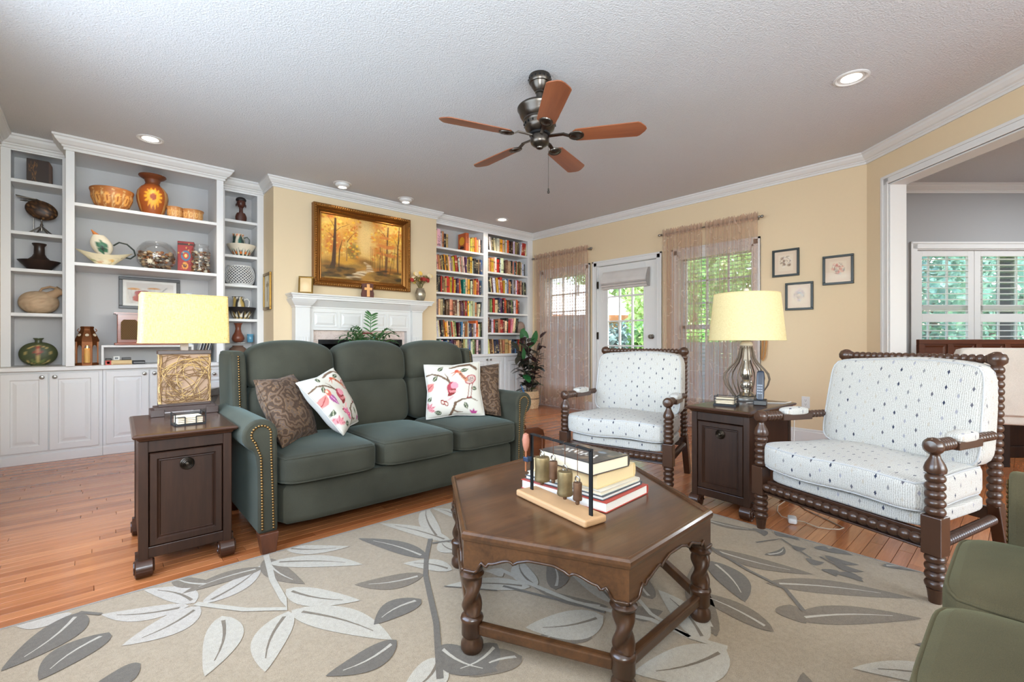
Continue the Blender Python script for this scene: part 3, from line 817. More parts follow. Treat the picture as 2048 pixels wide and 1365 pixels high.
# ------------------------------------------------------------------ recessed lights
M_BULB = emit('lamp_disc', (255, 244, 226), 9)
def can(x, y, label, watts, eyeball=False, r=.095):
    t = thing('recessed_light', label, 'light', (x, y, H), 0, 'recessed ceiling lights')
    MB().lathe([(r, .002), (r, -.004), (r-.012, -.008), (r-.024, -.003), (r-.026, .0)], (0, 0, 0), 28, cap=False).obj('trim_ring', M_WHITE, t, smooth=True)
    if eyeball:
        aim = Vector((0, .35, -1)).normalized()
        MB().lathe([(.0001, .03), (.074, .0), (.076, -.012), (.070, -.026), (.056, -.038), (.046, -.042), (.043, -.036), (.042, -.02)], (0, 0, -.002), 24, cap=False).obj('eyeball', M_WHITE, t, smooth=True)
        MB().lathe([(.0001, -.028), (.043, -.028)], (0, 0, 0), 20, cap=False).obj('bulb', M_BULB, t)
    else:
        MB().lathe([(r-.026, -.001), (.058, .0), (.055, .002)], (0, 0, -.002), 24, cap=False).obj('baffle', M_WHITE, t, smooth=True)
        MB().lathe([(.0001, -.004), (.05, -.004), (.058, -.002)], (0, 0, 0), 20, cap=False).obj('bulb', M_BULB, t)
    return t
def spot(x, y, tx, ty, tz, watts, size=78, blend=.6):
    v = Vector((tx-x, ty-y, tz-(H-.07)))
    l = light('recessed_lamp', 'SPOT', (x, y, H-.07), v.to_track_quat('-Z', 'Y').to_euler(), watts, (1, .86, .66), spot_size=R(size), spot_blend=blend, shadow_soft_size=.05)
can(.336, 5.0, 'round recessed light over the middle of the left bookcase', 0); spot(.336, 5.0, .36, 5.5, 1.9, 13, 95)
can(2.0, 5.02, 'white eyeball light over the left half of the autumn painting', 0, True); spot(2.0, 5.02, 2.15, 5.30, 2.0, 9, 84)
can(2.79, 5.05, 'white eyeball light over the right half of the autumn painting', 0, True); spot(2.79, 5.05, 2.65, 5.30, 2.0, 8, 84)
can(4.288, 5.0, 'round recessed light over the full bookcase', 0); spot(4.288, 5.0, 4.25, 5.5, 1.7, 22, 105)
can(3.677, .776, 'largest recessed light, above the settee on the right', 0, False, .10); spot(3.677, .776, 3.5, .9, 0, 14, 130)

# ------------------------------------------------------------------ joinery helpers
def nested(mb, x0, x1, z0, z1, y, steps, slab=.018):
    """rectangular panel facing -Y; steps = (inset, height above plane y)"""
    rings = [(0, -slab)]+list(steps); vs = []
    for ins, h in rings:
        vs += [(x0+ins, y-h, z0+ins), (x1-ins, y-h, z0+ins), (x1-ins, y-h, z1-ins), (x0+ins, y-h, z1-ins)]
    fs = []
    for i in range(len(rings)-1):
        a = 4*i
        for k in range(4): fs.append((a+k, a+(k+1) % 4, a+4+(k+1) % 4, a+4+k))
    a = 4*(len(rings)-1); fs.append((a, a+1, a+2, a+3)); fs.append((3, 2, 1, 0))
    return mb.add(vs, fs)
RAISED = [(0, -.003), (.003, 0), (.052, 0), (.058, -.008), (.068, -.008), (.092, -.001)]
def door_panel(parent, x0, x1, z0, z1, y, knob=None, mat=None, name='cabinet_door', kname='knob'):
    d = nested(MB(), x0, x1, z0, z1, y, RAISED).obj(name, mat or M_CABW, parent)
    if knob:
        MB().lathe([(.0055, 0), (.006, .012), (.014, .017), (.0165, .024), (.013, .030), (.0001, .033)], (knob[0], y, knob[1]), 14, (0, -1, 0)).obj(kname, M_NICKEL, d, smooth=True)
    return d
def cabinet(label, x0, x1, yf, yb, doors, drawers=(), top=.762):
    t = thing('base_cabinet', label, 'cabinet', ((x0+x1)/2, yf, 0)); ox = (x0+x1)/2
    b = MB(); b.box(x0-ox, x1-ox, .018, yb-yf, 0, top-.001); b.box(x0-ox, x1-ox, .002, .02, 0, .066); b.prism([(.004, .066), (.018, .066), (.018, .078)], 'x', x0-ox, x1-ox)
    b.obj('body', M_CABW, t)
    for (a, c, z0, z1, kx) in doors: door_panel(t, a-ox, c-ox, z0, z1, 0, (kx-ox, z1-.032))
    for (a, c, z0, z1) in drawers:
        d = nested(MB(), a-ox, c-ox, z0, z1, 0, [(0, -.003), (.003, 0), (.018, 0), (.024, -.006), (.03, -.006), (.042, 0)]).obj('drawer_front', M_CABW, t)
        MB().lathe([(.0055, 0), (.006, .012), (.014, .017), (.0165, .024), (.013, .030), (.0001, .033)], ((a+c)/2-ox, 0, (z0+z1)/2), 14, (0, -1, 0)).obj('knob', M_NICKEL, d, smooth=True)
    return t
YB = 5.50
cabinet('white two door base cabinet at the far left, under the narrow shelves', -.598, .034, YB, 5.96, [(-.582, -.309, .093, .745, -.345), (-.302, .010, .093, .745, -.268)])
cabinet('white two door base cabinet behind the left lamp table', .036, .70, YB, 5.96, [(.056, .359, .093, .745, .325), (.366, .680, .093, .745, .400)])
cabinet('white base cabinet with a drawer behind the sofa, beside the fireplace', .702, 1.377, YB, 5.96, [(.72, 1.036, .093, .60, 1.0), (1.043, 1.36, .093, .60, 1.08)], [(.72, 1.036, .62, .745), (1.043, 1.36, .62, .745)])
ct = MB().prism([(5.462, .768), (5.462, .794), (5.468, .80), (5.97, .80), (5.97, .764), (5.466, .764)], 'x', -.599, 1.378).obj('countertop', M_CABW, None, loc=(0, 0, 0)); tag(ct, 'long white countertop under the left bookcases', 'countertop')

def tower(label, x0, x1, s0, s1, yf, zs, ztop, zbase=.80, yb=5.965, name='bookcase', th=.028):
    t = thing(name, label, 'bookcase', ((x0+x1)/2, yf, zbase)); ox, oy, oz = (x0+x1)/2, yf, zbase
    f = lambda mb: mb.moved(lambda p: p-Vector((ox, oy, oz)))
    f(MB().box(x0, s0, yf, yf+.02, zbase, H-.002).box(s1, x1, yf, yf+.02, zbase, H-.002).box(s0, s1, yf, yf+.02, ztop, H-.002)).obj('face_frame', M_CABW, t, bevel=.0015)
    for xa, xb in ((x0, s0-.004), (s1+.004, x1)): f(MB().box(xa, xb, yf+.02, yb, zbase, H-.003)).obj('side_panel', M_CABW, t)
    f(MB().box(s0-.004, s1+.004, yb-.01, yb, zbase, ztop+.02)).obj('back_panel', M_BACK, t)
    f(MB().box(s0-.004, s1+.004, yf+.02, yb-.01, ztop+.02, ztop+.04)).obj('top_panel', M_CABW, t)
    for z in zs:
        f(MB().box(s0-.003, s1+.003, yf+.004, yb-.01, z-th, z)).obj('shelf', M_CABW, t, bevel=.002)
    return t
tower('narrow white bookcase at the far left beside the wall', -.599, -.201, -.54, -.231, 5.68, (2.385, 1.947, 1.632, 1.255), 2.618)
tower('wide white bookcase standing forward in the middle of the left wall', -.200, .949, -.145, .890, 5.43, (2.203, 1.692), 2.635)
tower('narrow white bookcase between the wide one and the fireplace', .950, 1.378, 1.006, 1.313, 5.68, (2.317, 1.941, 1.626, 1.254), 2.612)
gs = MB().box(1.0, 1.318, 5.70, 5.955, .992, 1.0).obj('glass_shelf', M_GLASS, None); tag(gs, 'clear glass shelf under the brown vase, beside the fireplace', 'shelf')
w = MB(); crown_run(w, [(-.6, 5.68), (-.2, 5.68), (-.2, 5.43), (.949, 5.43), (.949, 5.68), (1.379, 5.68)], 1.12); struct(w, 'trim_7', M_WHITE)

# right bookcase, two columns
RL = (2.309, 1.992, 1.688, 1.371, 1.072); RR = (2.376, 2.055, 1.746, 1.441, 1.138)
t = tower('left half of the full bookcase, next to the painting', 3.386, 4.294, 3.42, 4.252, 5.38, RL, 2.614, .82, 5.66)
t = tower('right half of the full bookcase, next to the curtain', 4.295, 5.269, 4.338, 5.157, 5.38, RR, 2.614, .82, 5.66)
w = MB(); crown_run(w, [(3.386, 5.38), (5.27, 5.38)]); struct(w, 'trim_8', M_WHITE)
ct = MB().prism([(5.342, .788), (5.342, .814), (5.348, .82), (5.66, .82), (5.66, .784), (5.346, .784)], 'x', 3.387, 5.269).obj('countertop', M_CABW, None); tag(ct, 'white countertop under the full bookcase', 'countertop')
for i, (a, b_, lab) in enumerate(((3.388, 4.02, 'white base cabinet under the full bookcase, hidden behind the sofa'), (4.022, 4.66, 'white base cabinet under the full bookcase with two dark knobs above the sofa arm'), (4.662, 5.268, 'white base cabinet under the full bookcase behind the rubber plant'))):
    m_ = (a+b_)/2
    cabinet(lab, a, b_, 5.38, 5.66, [(a+.015, m_-.004, .093, .765, m_-.035), (m_+.004, b_-.015, .093, .765, m_+.035)], top=.783)

# ------------------------------------------------------------------ fireplace
t = thing('mantelpiece', 'white fireplace mantel with four raised panels under the painting', 'mantel', (2.355, 5.298, 0)); ox, oy = 2.355, 5.298
sh = lambda mb: mb.moved(lambda p: p-Vector((ox, oy, 0)))
s_ = MB()
def shelf_prof(mb, prof, x0, x1, proj):            # moulded slab with mitred returns
    n = len(prof); vs = []
    for (o, z) in prof: vs += [(x0-o, 5.298, z), (x0-o, proj-o, z), (x1+o, proj-o, z), (x1+o, 5.298, z)]
    fs = [(4*i+k, 4*i+k+1, 4*i+5+k, 4*i+4+k) for i in range(n-1) for k in range(3)]+[(0, 1, 2, 3), (4*n-1, 4*n-2, 4*n-3, 4*n-4)]
    mb.add(vs, fs)
shelf_prof(s_, [(0, 1.462), (0, 1.482), (.008, 1.487), (.008, 1.498), (.018, 1.503), (.022, 1.512), (.02, 1.52)], 1.515, 3.20, 5.112)
sh(s_).obj('mantel_shelf', M_WHITE, t)
c_ = MB(); shelf_prof(c_, [(0, 1.375), (.008, 1.378), (.008, 1.392), (.018, 1.402), (.04, 1.425), (.062, 1.448), (.07, 1.463)], 1.60, 3.05, 5.222); sh(c_).obj('bed_moulding', M_WHITE, t)
for x0, x1 in ((1.56, 1.71), (2.95, 3.095)):
    p = MB(); shelf_prof(p, [(0, 1.375), (.008, 1.378), (.008, 1.392), (.018, 1.402), (.036, 1.425), (.05, 1.448), (.056, 1.463)], x0, x1, 5.175)
    p.box(x0, x1, 5.175, 5.298, .17, 1.376).box(x0-.012, x1+.012, 5.165, 5.298, 0, .17)
    for k in range(5):
        xx = x0+.022+k*(x1-x0-.044)/4; p.box(xx-.006, xx+.006, 5.168, 5.176, .20, 1.06)
    sh(p).obj('pilaster', M_WHITE, t, bevel=.002)
f_ = MB(); f_.box(1.71, 2.95, 5.222, 5.298, 1.135, 1.376); f_.box(1.71, 1.76, 5.222, 5.298, 0, 1.135).box(2.90, 2.95, 5.222, 5.298, 0, 1.135)
sh(f_).obj('frieze', M_WHITE, t)
for k in range(4):
    a = 1.735+k*.2995; q = nested(MB(), a+.012, a+.285, 1.165, 1.345, 5.2235, [(0, -.002), (.002, .008), (.012, .008), (.018, .001), (.026, .001), (.05, .011)], .0); sh(q).obj('frieze_panel', M_WHITE, t)
m, nt, out = newmat('pink_marble'); v = coords(nt); n1 = noise(nt, v, 14, 6, .65, 1.5)
b = pbr(nt, out, ramp(nt, n1, [(.3, srgb(196, 178, 168)), (.5, srgb(222, 206, 198)), (.7, srgb(206, 186, 178))]), .18); M_MARBLE = m
t = thing('fireplace_surround', 'pinkish marble fireplace surround below the mantel panels', 'surround', (2.355, 5.30, 0))
for a, b_, z0, z1 in ((1.762, 1.83, 0, 1.03), (2.868, 2.898, 0, 1.03), (1.762, 2.328, 1.03, 1.134), (2.33, 2.898, 1.03, 1.134)):
    MB().box(a-2.355, b_-2.355, -.022, .0, z0+.001, z1-.001).obj('marble_slab', M_MARBLE, t, bevel=.001)
t = thing('firebox', 'black firebox behind the sofa', 'fireplace', (2.349, 5.30, 0))
MB().box(-.53, -.50, .0, .5, 0, 1.03).box(.50, .53, 0, .5, 0, 1.03).box(-.53, .53, .47, .5, 0, 1.03).box(-.53, .53, 0, .5, 1.0, 1.03).box(-.53, .53, 0, .5, 0, .03).obj('firebox_lining', plain('soot_black', (22, 21, 20), .9), t)
MB().box(-.52, .52, -.012, .004, .98, 1.028).box(-.52, -.48, -.012, .004, .03, .98).box(.48, .52, -.012, .004, .03, .98).obj('firebox_trim', M_BLACK, t)
# ------------------------------------------------------------------ books, one object each (colour of the cover per object)
m, nt, out = newmat('book_cover'); M_BOOK = m
oi = N(nt, 'ShaderNodeObjectInfo'); tc = N(nt, 'ShaderNodeTexCoord')
sep = N(nt, 'ShaderNodeSeparateXYZ'); L(nt, tc.outputs['Generated'], sep.inputs[0])
ad = N(nt, 'ShaderNodeVectorMath', operation='ADD'); L(nt, tc.outputs['Generated'], ad.inputs[0])
cb = N(nt, 'ShaderNodeCombineXYZ'); L(nt, math1(nt, 'MULTIPLY', oi.outputs['Random'], 91), cb.inputs[0]); L(nt, math1(nt, 'MULTIPLY', oi.outputs['Random'], 37), cb.inputs[2]); L(nt, cb.outputs[0], ad.inputs[1])
mp = N(nt, 'ShaderNodeMapping'); mp.inputs['Scale'].default_value = (5, .1, 22); L(nt, ad.outputs[0], mp.inputs[0])
txt = math1(nt, 'GREATER_THAN', noise(nt, mp.outputs[0], 1.0, 2, .5), .56)
inx = math1(nt, 'LESS_THAN', math1(nt, 'ABSOLUTE', math1(nt, 'SUBTRACT', sep.outputs[0], .5)), .27)
inz = math1(nt, 'LESS_THAN', math1(nt, 'ABSOLUTE', math1(nt, 'SUBTRACT', sep.outputs[2], math1(nt, 'ADD', .38, math1(nt, 'MULTIPLY', oi.outputs['Random'], .3)))), .24)
fr = math1(nt, 'LESS_THAN', sep.outputs[1], .04)
msk = math1(nt, 'MULTIPLY', math1(nt, 'MULTIPLY', txt, inx), math1(nt, 'MULTIPLY', inz, fr))
band = math1(nt, 'MULTIPLY', math1(nt, 'LESS_THAN', math1(nt, 'ABSOLUTE', math1(nt, 'SUBTRACT', sep.outputs[2], math1(nt, 'MULTIPLY', oi.outputs['Random'], 1.6))), .05), .6)
cv = N(nt, 'ShaderNodeSeparateColor', mode='HSV'); L(nt, oi.outputs['Color'], cv.inputs[0])
tcol = mixc(nt, math1(nt, 'GREATER_THAN', cv.outputs[2], .45), srgb(224, 206, 160), srgb(60, 44, 38))
col = mixc(nt, msk, oi.outputs['Color'], tcol)
col = mixc(nt, math1(nt, 'MULTIPLY', band, fr), col, tcol)
pbr(nt, out, col, .45)
M_PAGES = plain('book_pages', (224, 208, 178), .9, var=.08, nscale=120)
def book_mesh():
    b = MB(); cv_ = .06
    b.box(-.5, -.5+cv_, -.0, 1, 0, 1).box(.5-cv_, .5, 0, 1, 0, 1)
    b.prism([(-.5, .03), (-.3, .004), (0, -.004), (.3, .004), (.5, .03), (.5, .06), (-.5, .06)], 'z', 0, 1)
    b.cm = 1; b.box(-.5+cv_, .5-cv_, .05, .97, .015, .985); b.cm = 0
    return b.obj('book', [M_BOOK, M_PAGES])
BC = {'k': ('black', (40, 36, 36)), 'w': ('white', (226, 220, 210)), 'c': ('cream', (224, 202, 164)), 't': ('tan', (190, 148, 102)), 'b': ('brown', (98, 62, 44)),
      'r': ('red', (178, 44, 34)), 'o': ('orange', (214, 108, 48)), 'y': ('yellow', (226, 176, 52)), 'g': ('green', (112, 128, 84)), 'e': ('teal', (34, 136, 124)),
      'n': ('navy', (42, 50, 84)), 'u': ('blue', (78, 116, 152)), 'p': ('purple', (92, 52, 96)), 'm': ('maroon', (96, 34, 44)), 'a': ('grey', (150, 142, 136)), 'i': ('pink', (214, 158, 140))}
ORD = ['first', 'second', 'third', 'fourth', 'fifth', 'sixth', 'seventh', 'eighth', 'ninth', 'tenth', 'eleventh', 'twelfth', 'thirteenth', 'fourteenth', 'fifteenth', 'sixteenth', 'seventeenth', 'eighteenth', 'nineteenth', 'twentieth'] + ['twenty-'+q for q in ('first', 'second', 'third', 'fourth', 'fifth', 'sixth', 'seventh', 'eighth', 'ninth')]+['thirtieth', 'thirty-first', 'thirty-second', 'thirty-third', 'thirty-fourth', 'thirty-fifth', 'thirty-sixth']
SHN = ['top shelf', 'second shelf', 'third shelf', 'fourth shelf', 'fifth shelf', 'bottom row']
book0 = book_mesh(); first_book = [True]
def new_book(x, y, z, w_, d_, h_, rgb, label, group, ry=0, rz=0, rx=0):
    if first_book[0]: o = book0; first_book[0] = False
    else: o = book0.copy(); COL.objects.link(o)
    o.location = (x, y, z); o.scale = (w_, d_, h_); o.rotation_euler = (rx, ry, rz); o.color = (*srgb(rgb), 1)
    tag(o, label, 'book', group); return o
# a capital letter is a wide book, '>' leans following books to the left, '<' to the right, '|' stands them up, '_' is a gap
ROWS = [('left', 0, 3.425, 4.247, 2.309, 'cWctkt________OcyYotck'.replace('_', '_')),
        ('left', 1, 3.425, 4.247, 1.992, '>actbtkybycatyRmwiac|ptkYcKKtnu'),
        ('left', 2, 3.425, 4.247, 1.688, 'wkKrbttRoymrykp>og|EctybwktyRinu'),
        ('left', 3, 3.425, 4.247, 1.371, 'kacTkbBbIbBwimpbrnywcact<wk'),
        ('left', 4, 3.425, 4.247, 1.072, '>wwcmkboyckgrctg|mnuwbotwnnbawOcgk'),
        ('left', 5, 3.425, 4.247, .82, 'kmawkunnpmitbktcauwgbwk'),
        ('right', 0, 4.343, 5.152, 2.376, '>kwaktc|WiYcywOkkbkwbtbk<wRRck'),
        ('right', 1, 4.343, 5.152, 2.055, 'gcoYcwRkwWkbbTcktuktgbgcwk'),
        ('right', 2, 4.343, 5.152, 1.746, '>akcmWbYcR|ywcuotkabawrmrikwkk'),
        ('right', 3, 4.343, 5.152, 1.441, 'kagmrCknPkrokbkgkwiob____'),
        ('right', 4, 4.343, 5.152, 1.138, 'bkwrbktRmwkr<icgk|_____'),
        ('right', 5, 4.343, 5.152, .82, '>cbbtnknbt|tTtcannukrtmnbk')]
rb = random.Random(5)
for colm, sh_, x0, x1, z, row in ROWS:
    n_w = sum(0 if ch in '<>|' else (1.75 if ch.isupper() else 1.0 if ch != '_' else 1.0) for ch in row)
    unit = (x1-x0-.02)/n_w; x = x0+.006; lean = 0; k = 0
    for ch in row:
        if ch in '<>|': lean = {'<': R(7), '>': R(-6), '|': 0}[ch]; x += .018 if ch != '>' else .02; continue
        wd_ = unit*(1.75 if ch.isupper() else 1)*(1 if ch == '_' else rb.uniform(.9, 1.05))
        if ch == '_': x += wd_; continue
        nm, rgb = BC[ch.lower()]
        clear = (2.60-z if sh_ == 0 else .27 if sh_ < 5 else .24)
        h_ = min(clear-.02, rb.uniform(.185, .235)+(.012 if ch.isupper() else 0)); d_ = rb.uniform(.15, .19)
        rgb = tuple(min(255, max(0, int(c*rb.uniform(.85, 1.12)))) for c in rgb)
        y = 5.402+rb.uniform(0, .022)
        kind = 'thick' if ch.isupper() else rb.choice(('slim', 'narrow')) if wd_ < .03 else 'upright'
        lab = f'{kind} {nm} book, {ORD[k]} from left, {SHN[sh_]}, {colm} half of full bookcase'
        if sh_ == 0 and ch == 'O' and colm == 'left':
            cover = new_book(x+.03+wd_/2, 5.40, z, wd_, .185, .262, (196, 92, 44), 'thick orange red book with a yellow disc on its cover, upper left bookcase shelf', f'books on the {SHN[sh_]} of the {colm} half')
            COVX = x+.03
            x += wd_+.03; k += 1; continue
        zz = z+.0005
        xo = x+wd_/2
        if lean: zz += abs(math.sin(lean))*wd_/2
        new_book(xo, y, zz, wd_-.0012, d_, h_, rgb, lab, f'books on the {SHN[sh_]} of the {colm} half', ry=lean)
        x += wd_; k += 1
# yellow disc printed on the visible cover
dsc = MB().prism([(5.402+.09+.062*math.cos(a*PI/16), 2.309+.15+.062*math.sin(a*PI/16)) for a in range(32)], 'x', COVX-.0012, COVX-.0002)
o = dsc.obj('cover_print', plain('book_yellow', (240, 170, 40), .5), None)
dz = MB().prism([(5.44, 2.35), (5.45, 2.39), (5.47, 2.37), (5.49, 2.41), (5.50, 2.37), (5.52, 2.40), (5.54, 2.35)], 'x', COVX-.0018, COVX-.0003).obj('cover_silhouette', plain('book_dark', (52, 22, 16), .5), None)
for q in (o, dz):
    q.parent = cover; q.matrix_parent_inverse = (Matrix.Translation(cover.location) @ Matrix.Diagonal((*cover.scale, 1))).inverted()
b_ = new_book(3.93, 5.42, 2.31, .012, .14, .20, (48, 44, 46), 'thin dark book lying flat on the top shelf beside the painting', 'books lying flat', ry=R(90))
b_.location = (3.86, 5.42, 2.317)
def lathe_thing(name, label, cat, loc, prof, mat, seg=28, group=None, col=None, smooth=True, sc=None):
    if col:                     # printed pots need a fine mesh to carry the print
        seg = 96; prof = [(a[0]+(b_[0]-a[0])*k/5, a[1]+(b_[1]-a[1])*k/5) for a, b_ in zip(prof, prof[1:]) for k in range(5)]+[prof[-1]]
    mb = MB(); mb.lathe(prof, (0, 0, 0), seg, col=col)
    if sc: mb.moved(lambda p: Vector((p.x*sc[0], p.y*sc[1], p.z*sc[2])))
    o = mb.obj(name, mat, None, smooth=smooth, loc=loc); return tag(o, label, cat, group)
M_STONE = plain('pinkish_stone', (142, 120, 108), .85, var=.25, nscale=40, bmp=.4, bscale=60)
lathe_thing('stone_vase', 'round pinkish stone vase at the end of the fifth bookcase shelf', 'vase', (5.06, 5.48, 1.138), [(.05, 0), (.078, .03), (.092, .08), (.088, .13), (.06, .175), (.035, .185), (.03, .18)], M_STONE)

# ------------------------------------------------------------------ things on the left bookcases
PAINT = painted('painted_ceramic', .45, bmp=.08); PRINT = painted('paper_print', .85, bmp=0, spec=.15); PAINTR = painted('painted_rough', .75, bmp=.25, bscale=120)
# carved block
cvs = Canvas(60, 60, (52, 36, 26)); r_ = random.Random(3)
for i in range(26): x = .12+r_.random()*.34; y = r_.random()*.75; cvs.line([(x, y), (x+r_.uniform(-.06, .06), y+.16)], .018, (136, 92, 44), .8)
t = thing('carved_block', 'dark carved wooden block on the top shelf at the far left', 'carving', (-.375, 5.77, 2.385))
MB().grid(lambda u, v: (-.078+.135*u, -.032, .0+.205*v), 40, 50, col=lambda u, v: cvs.at(u, v)).obj('carved_face', PAINT, t)
MB().prism([(-.079, 0), (.079, 0), (.079, .165), (.06, .204), (-.079, .206)], 'y', -.031, .031).obj('block', wood('carving_wood', (44, 28, 18), (92, 58, 36)), t, bevel=.004)
# turtle shell on a metal stand
t = thing('shell_on_stand', 'dark oval turtle shell on a silver stand, second shelf at far left', 'ornament', (-.365, 5.78, 1.947))
cvs = Canvas(80, 60, (46, 30, 20))
for i in range(7):
    for j in range(5): cvs.ell(.08+i*.145+(j % 2)*.07, .1+j*.2, .055, .085, (84, 56, 34), al=.8); cvs.ell(.08+i*.145+(j % 2)*.07, .1+j*.2, .02, .03, (150, 110, 70), al=.7)
sh_m = MB(); rot = Matrix.Rotation(R(18), 3, 'Y')
sh_m.grid(lambda u, v: tuple(rot @ Vector((.105*math.cos(2*PI*u)*math.sin(PI*v), .045*math.sin(2*PI*u)*math.sin(PI*v)*1.0, .082*math.cos(PI*v)))+Vector((0, 0, .215))), 30, 18, col=lambda u, v: cvs.at((math.cos(2*PI*u)*math.sin(PI*v)+1)/2, (math.cos(PI*v)+1)/2))
sh_m.obj('shell', PAINT, t, smooth='all')
MB().lathe([(.004, .03), (.009, .05), (.005, .07), (.012, .085), (.006, .10), (.006, .14)], (0, 0, 0), 12).obj('stem', M_NICKEL, t, smooth=True)
s_ = MB()
for a in (0, 1, 2, 3): q = a*PI/2+.5; s_.tube([(0, 0, .075), (.03*math.cos(q), .03*math.sin(q), .05), (.085*math.cos(q), .06*math.sin(q), .004)], .006, 6)
s_.obj('stand_legs', M_NICKEL, t, smooth=True)
# model seaplane-like metal ornament behind it
t = thing('metal_bird', 'small silvery winged ornament above the turtle shell', 'ornament', (-.42, 5.87, 1.947))
m_ = MB(); m_.tube([(0, 0, 0), (0, 0, .30)], .004, 6); m_.lathe([(.04, 0), (.04, .008), (.01, .012)], (0, 0, 0), 16); m_.obj('pin', M_NICKEL, t)
MB().tube([(-.11, .0, .34), (-.03, 0, .318), (.06, 0, .30), (.12, 0, .275)], .014, 8, rf=lambda q: .3+math.sin(PI*q)).obj('body', M_NICKEL, t, smooth=True)
for sg in (-1, 1): MB().prism([(-.02, .0), (.05, .0), (.02, sg*.07), (-.09, sg*.075)], 'z', .31, .316).obj('wing', plain('pewter', (110, 100, 88), .4, .8), t)
# dark pot with brim bowl
lathe_thing('dark_pot', 'dark brown pot rising from a wide flared bowl, third shelf far left', 'pot', (-.382, 5.825, 1.632), [(.065, 0), (.075, .012), (.105, .05), (.138, .088), (.130, .088), (.09, .062), (.072, .10), (.048, .125), (.036, .15), (.034, .215), (.048, .238), (.046, .243), (.03, .235), (.028, .15)], plain('dark_glaze', (52, 38, 32), .35, var=.2), 32)
# terracotta jug lying plump with a side spout
cvs = Canvas(90, 60, (196, 170, 140)); cvs.noise(.25, 4)
for i in range(30): cvs.line([(r_.random(), r_.random()), (r_.random(), r_.random())], .006, (150, 108, 80), .35)
t = thing('clay_jug', 'plump pale clay jug with side spout and handle, fourth shelf far left', 'jug', (-.385, 5.83, 1.255))
MB().grid(lambda u, v: (.130*math.cos(2*PI*u)*math.sin(PI*v)**.8, .10*math.sin(2*PI*u)*math.sin(PI*v)**.8, .100-.100*math.cos(PI*v)), 32, 20, col=lambda u, v: cvs.at(u, v)).obj('belly', PAINTR, t, smooth='all')
MB().lathe([(.05, 0), (.036, .05), (.030, .075), (.042, .105), (.044, .112), (.034, .108), (.024, .075)], (.058, -.02, .145), 20, (.75, -.2, .62), col=lambda u, v: srgb(190, 160, 128)).obj('spout', PAINTR, t, smooth=True)
MB().tube([(.0, 0, .185), (.02, 0, .225), (.07, 0, .245), (.105, -.01, .235), (.118, -.02, .215)], .009, 8).obj('handle', plain('clay', (180, 148, 116), .8), t, smooth=True)
# green flask with tulip
cvs = Canvas(100, 90, (78, 84, 56)); cvs.noise(.15, 1)
G = (204, 176, 110)
for rr in (.43,): 
    for a in range(60): cvs.line([(.5+rr*.78*math.cos(a*PI/30), .45+rr*.92*math.sin(a*PI/30)), (.5+rr*.78*math.cos((a+1)*PI/30), .45+rr*.92*math.sin((a+1)*PI/30))], .018, G)
cvs.line([(0, .72), (1, .72)], .012, G); cvs.line([(.5, .08), (.5, .5)], .02, G)
cvs.leaf(.5, .1, .3, .06, R(35), (110, 120, 70)); cvs.leaf(.5, .1, .3, .06, R(145), (110, 120, 70))
cvs.ell(.5, .58, .09, .14, (150, 60, 44)); cvs.ell(.5, .78, .07, .06, (176, 70, 50)); cvs.ell(.5, .6, .04, .1, (200, 130, 90))
t = thing('green_flask', 'round flat green flask painted with a tulip, at far left', 'vase', (-.385, 5.79, .80))
MB().grid(lambda u, v: (.122*math.sin(PI*v)**.85*math.cos(2*PI*u), .05*math.sin(PI*v)**.7*math.sin(2*PI*u), .10-.102*math.cos(PI*v)+.004), 36, 24, col=lambda u, v: cvs.at(.5+.5*math.sin(PI*v)*math.cos(2*PI*u), .5-.5*math.cos(PI*v))).obj('body', PAINT, t, smooth='all')
MB().lathe([(.024, .198), (.022, .222), (.034, .236), (.034, .242), (.024, .24), (.02, .225)], (0, 0, 0), 20).lathe([(.05, 0), (.045, .012), (.03, .016)], (0, 0, 0), 20).obj('neck', plain('green_glaze', (84, 90, 64), .4), t, smooth=True)
# lantern with candle
M_RUST = plain('rusted_copper', (112, 66, 34), .45, .7, var=.3, nscale=50)
t = thing('candle_lantern', 'rusty copper lantern with lit candle and arched windows on the counter', 'lantern', (-.068, 5.60, .80))
def octa(r, z, ph=PI/8): return [(r*math.cos(ph+k*PI/4), r*math.sin(ph+k*PI/4), z) for k in range(8)]
def octa_stack(mb, rz):
    n = len(rz); vs = [p for r, z in rz for p in octa(r, z)]
    mb.add(vs, [(8*i+k, 8*i+(k+1) % 8, 8*i+8+(k+1) % 8, 8*i+8+k) for i in range(n-1) for k in range(8)]+[tuple(range(8))[::-1], tuple(range(8*n-8, 8*n))])
b_ = MB(); octa_stack(b_, [(.084, 0), (.084, .018), (.078, .022)]); b_.obj('base', M_RUST, t)
fr_ = MB()
for k in range(8):
    a0, a1 = PI/8+k*PI/4, PI/8+(k+1)*PI/4
    p0 = Vector((.076*math.cos(a0), .076*math.sin(a0), 0)); p1 = Vector((.076*math.cos(a1), .076*math.sin(a1), 0)); d = p1-p0
    fr_.bar(p0+Vector((0, 0, .02)), p0+Vector((0, 0, .215)), .010, .010, (1, 0, 0))
    arch = [p0+d*(.5-.36*math.cos(PI*j/8))+Vector((0, 0, .135+.045*math.sin(PI*j/8)**.8)) for j in range(9)]
    for j in range(8):
        q0, q1 = arch[j], arch[j+1]; top0 = Vector((q0.x, q0.y, .21)); top1 = Vector((q1.x, q1.y, .21)); fr_.add([q0, q1, top1, top0], [(0, 1, 2, 3)])
    for s0, s1 in ((0, .14), (.86, 1)):
        a = p0+d*s0; b2 = p0+d*s1; fr_.add([a+Vector((0, 0, .02)), b2+Vector((0, 0, .02)), b2+Vector((0, 0, .21)), a+Vector((0, 0, .21))], [(0, 1, 2, 3)])
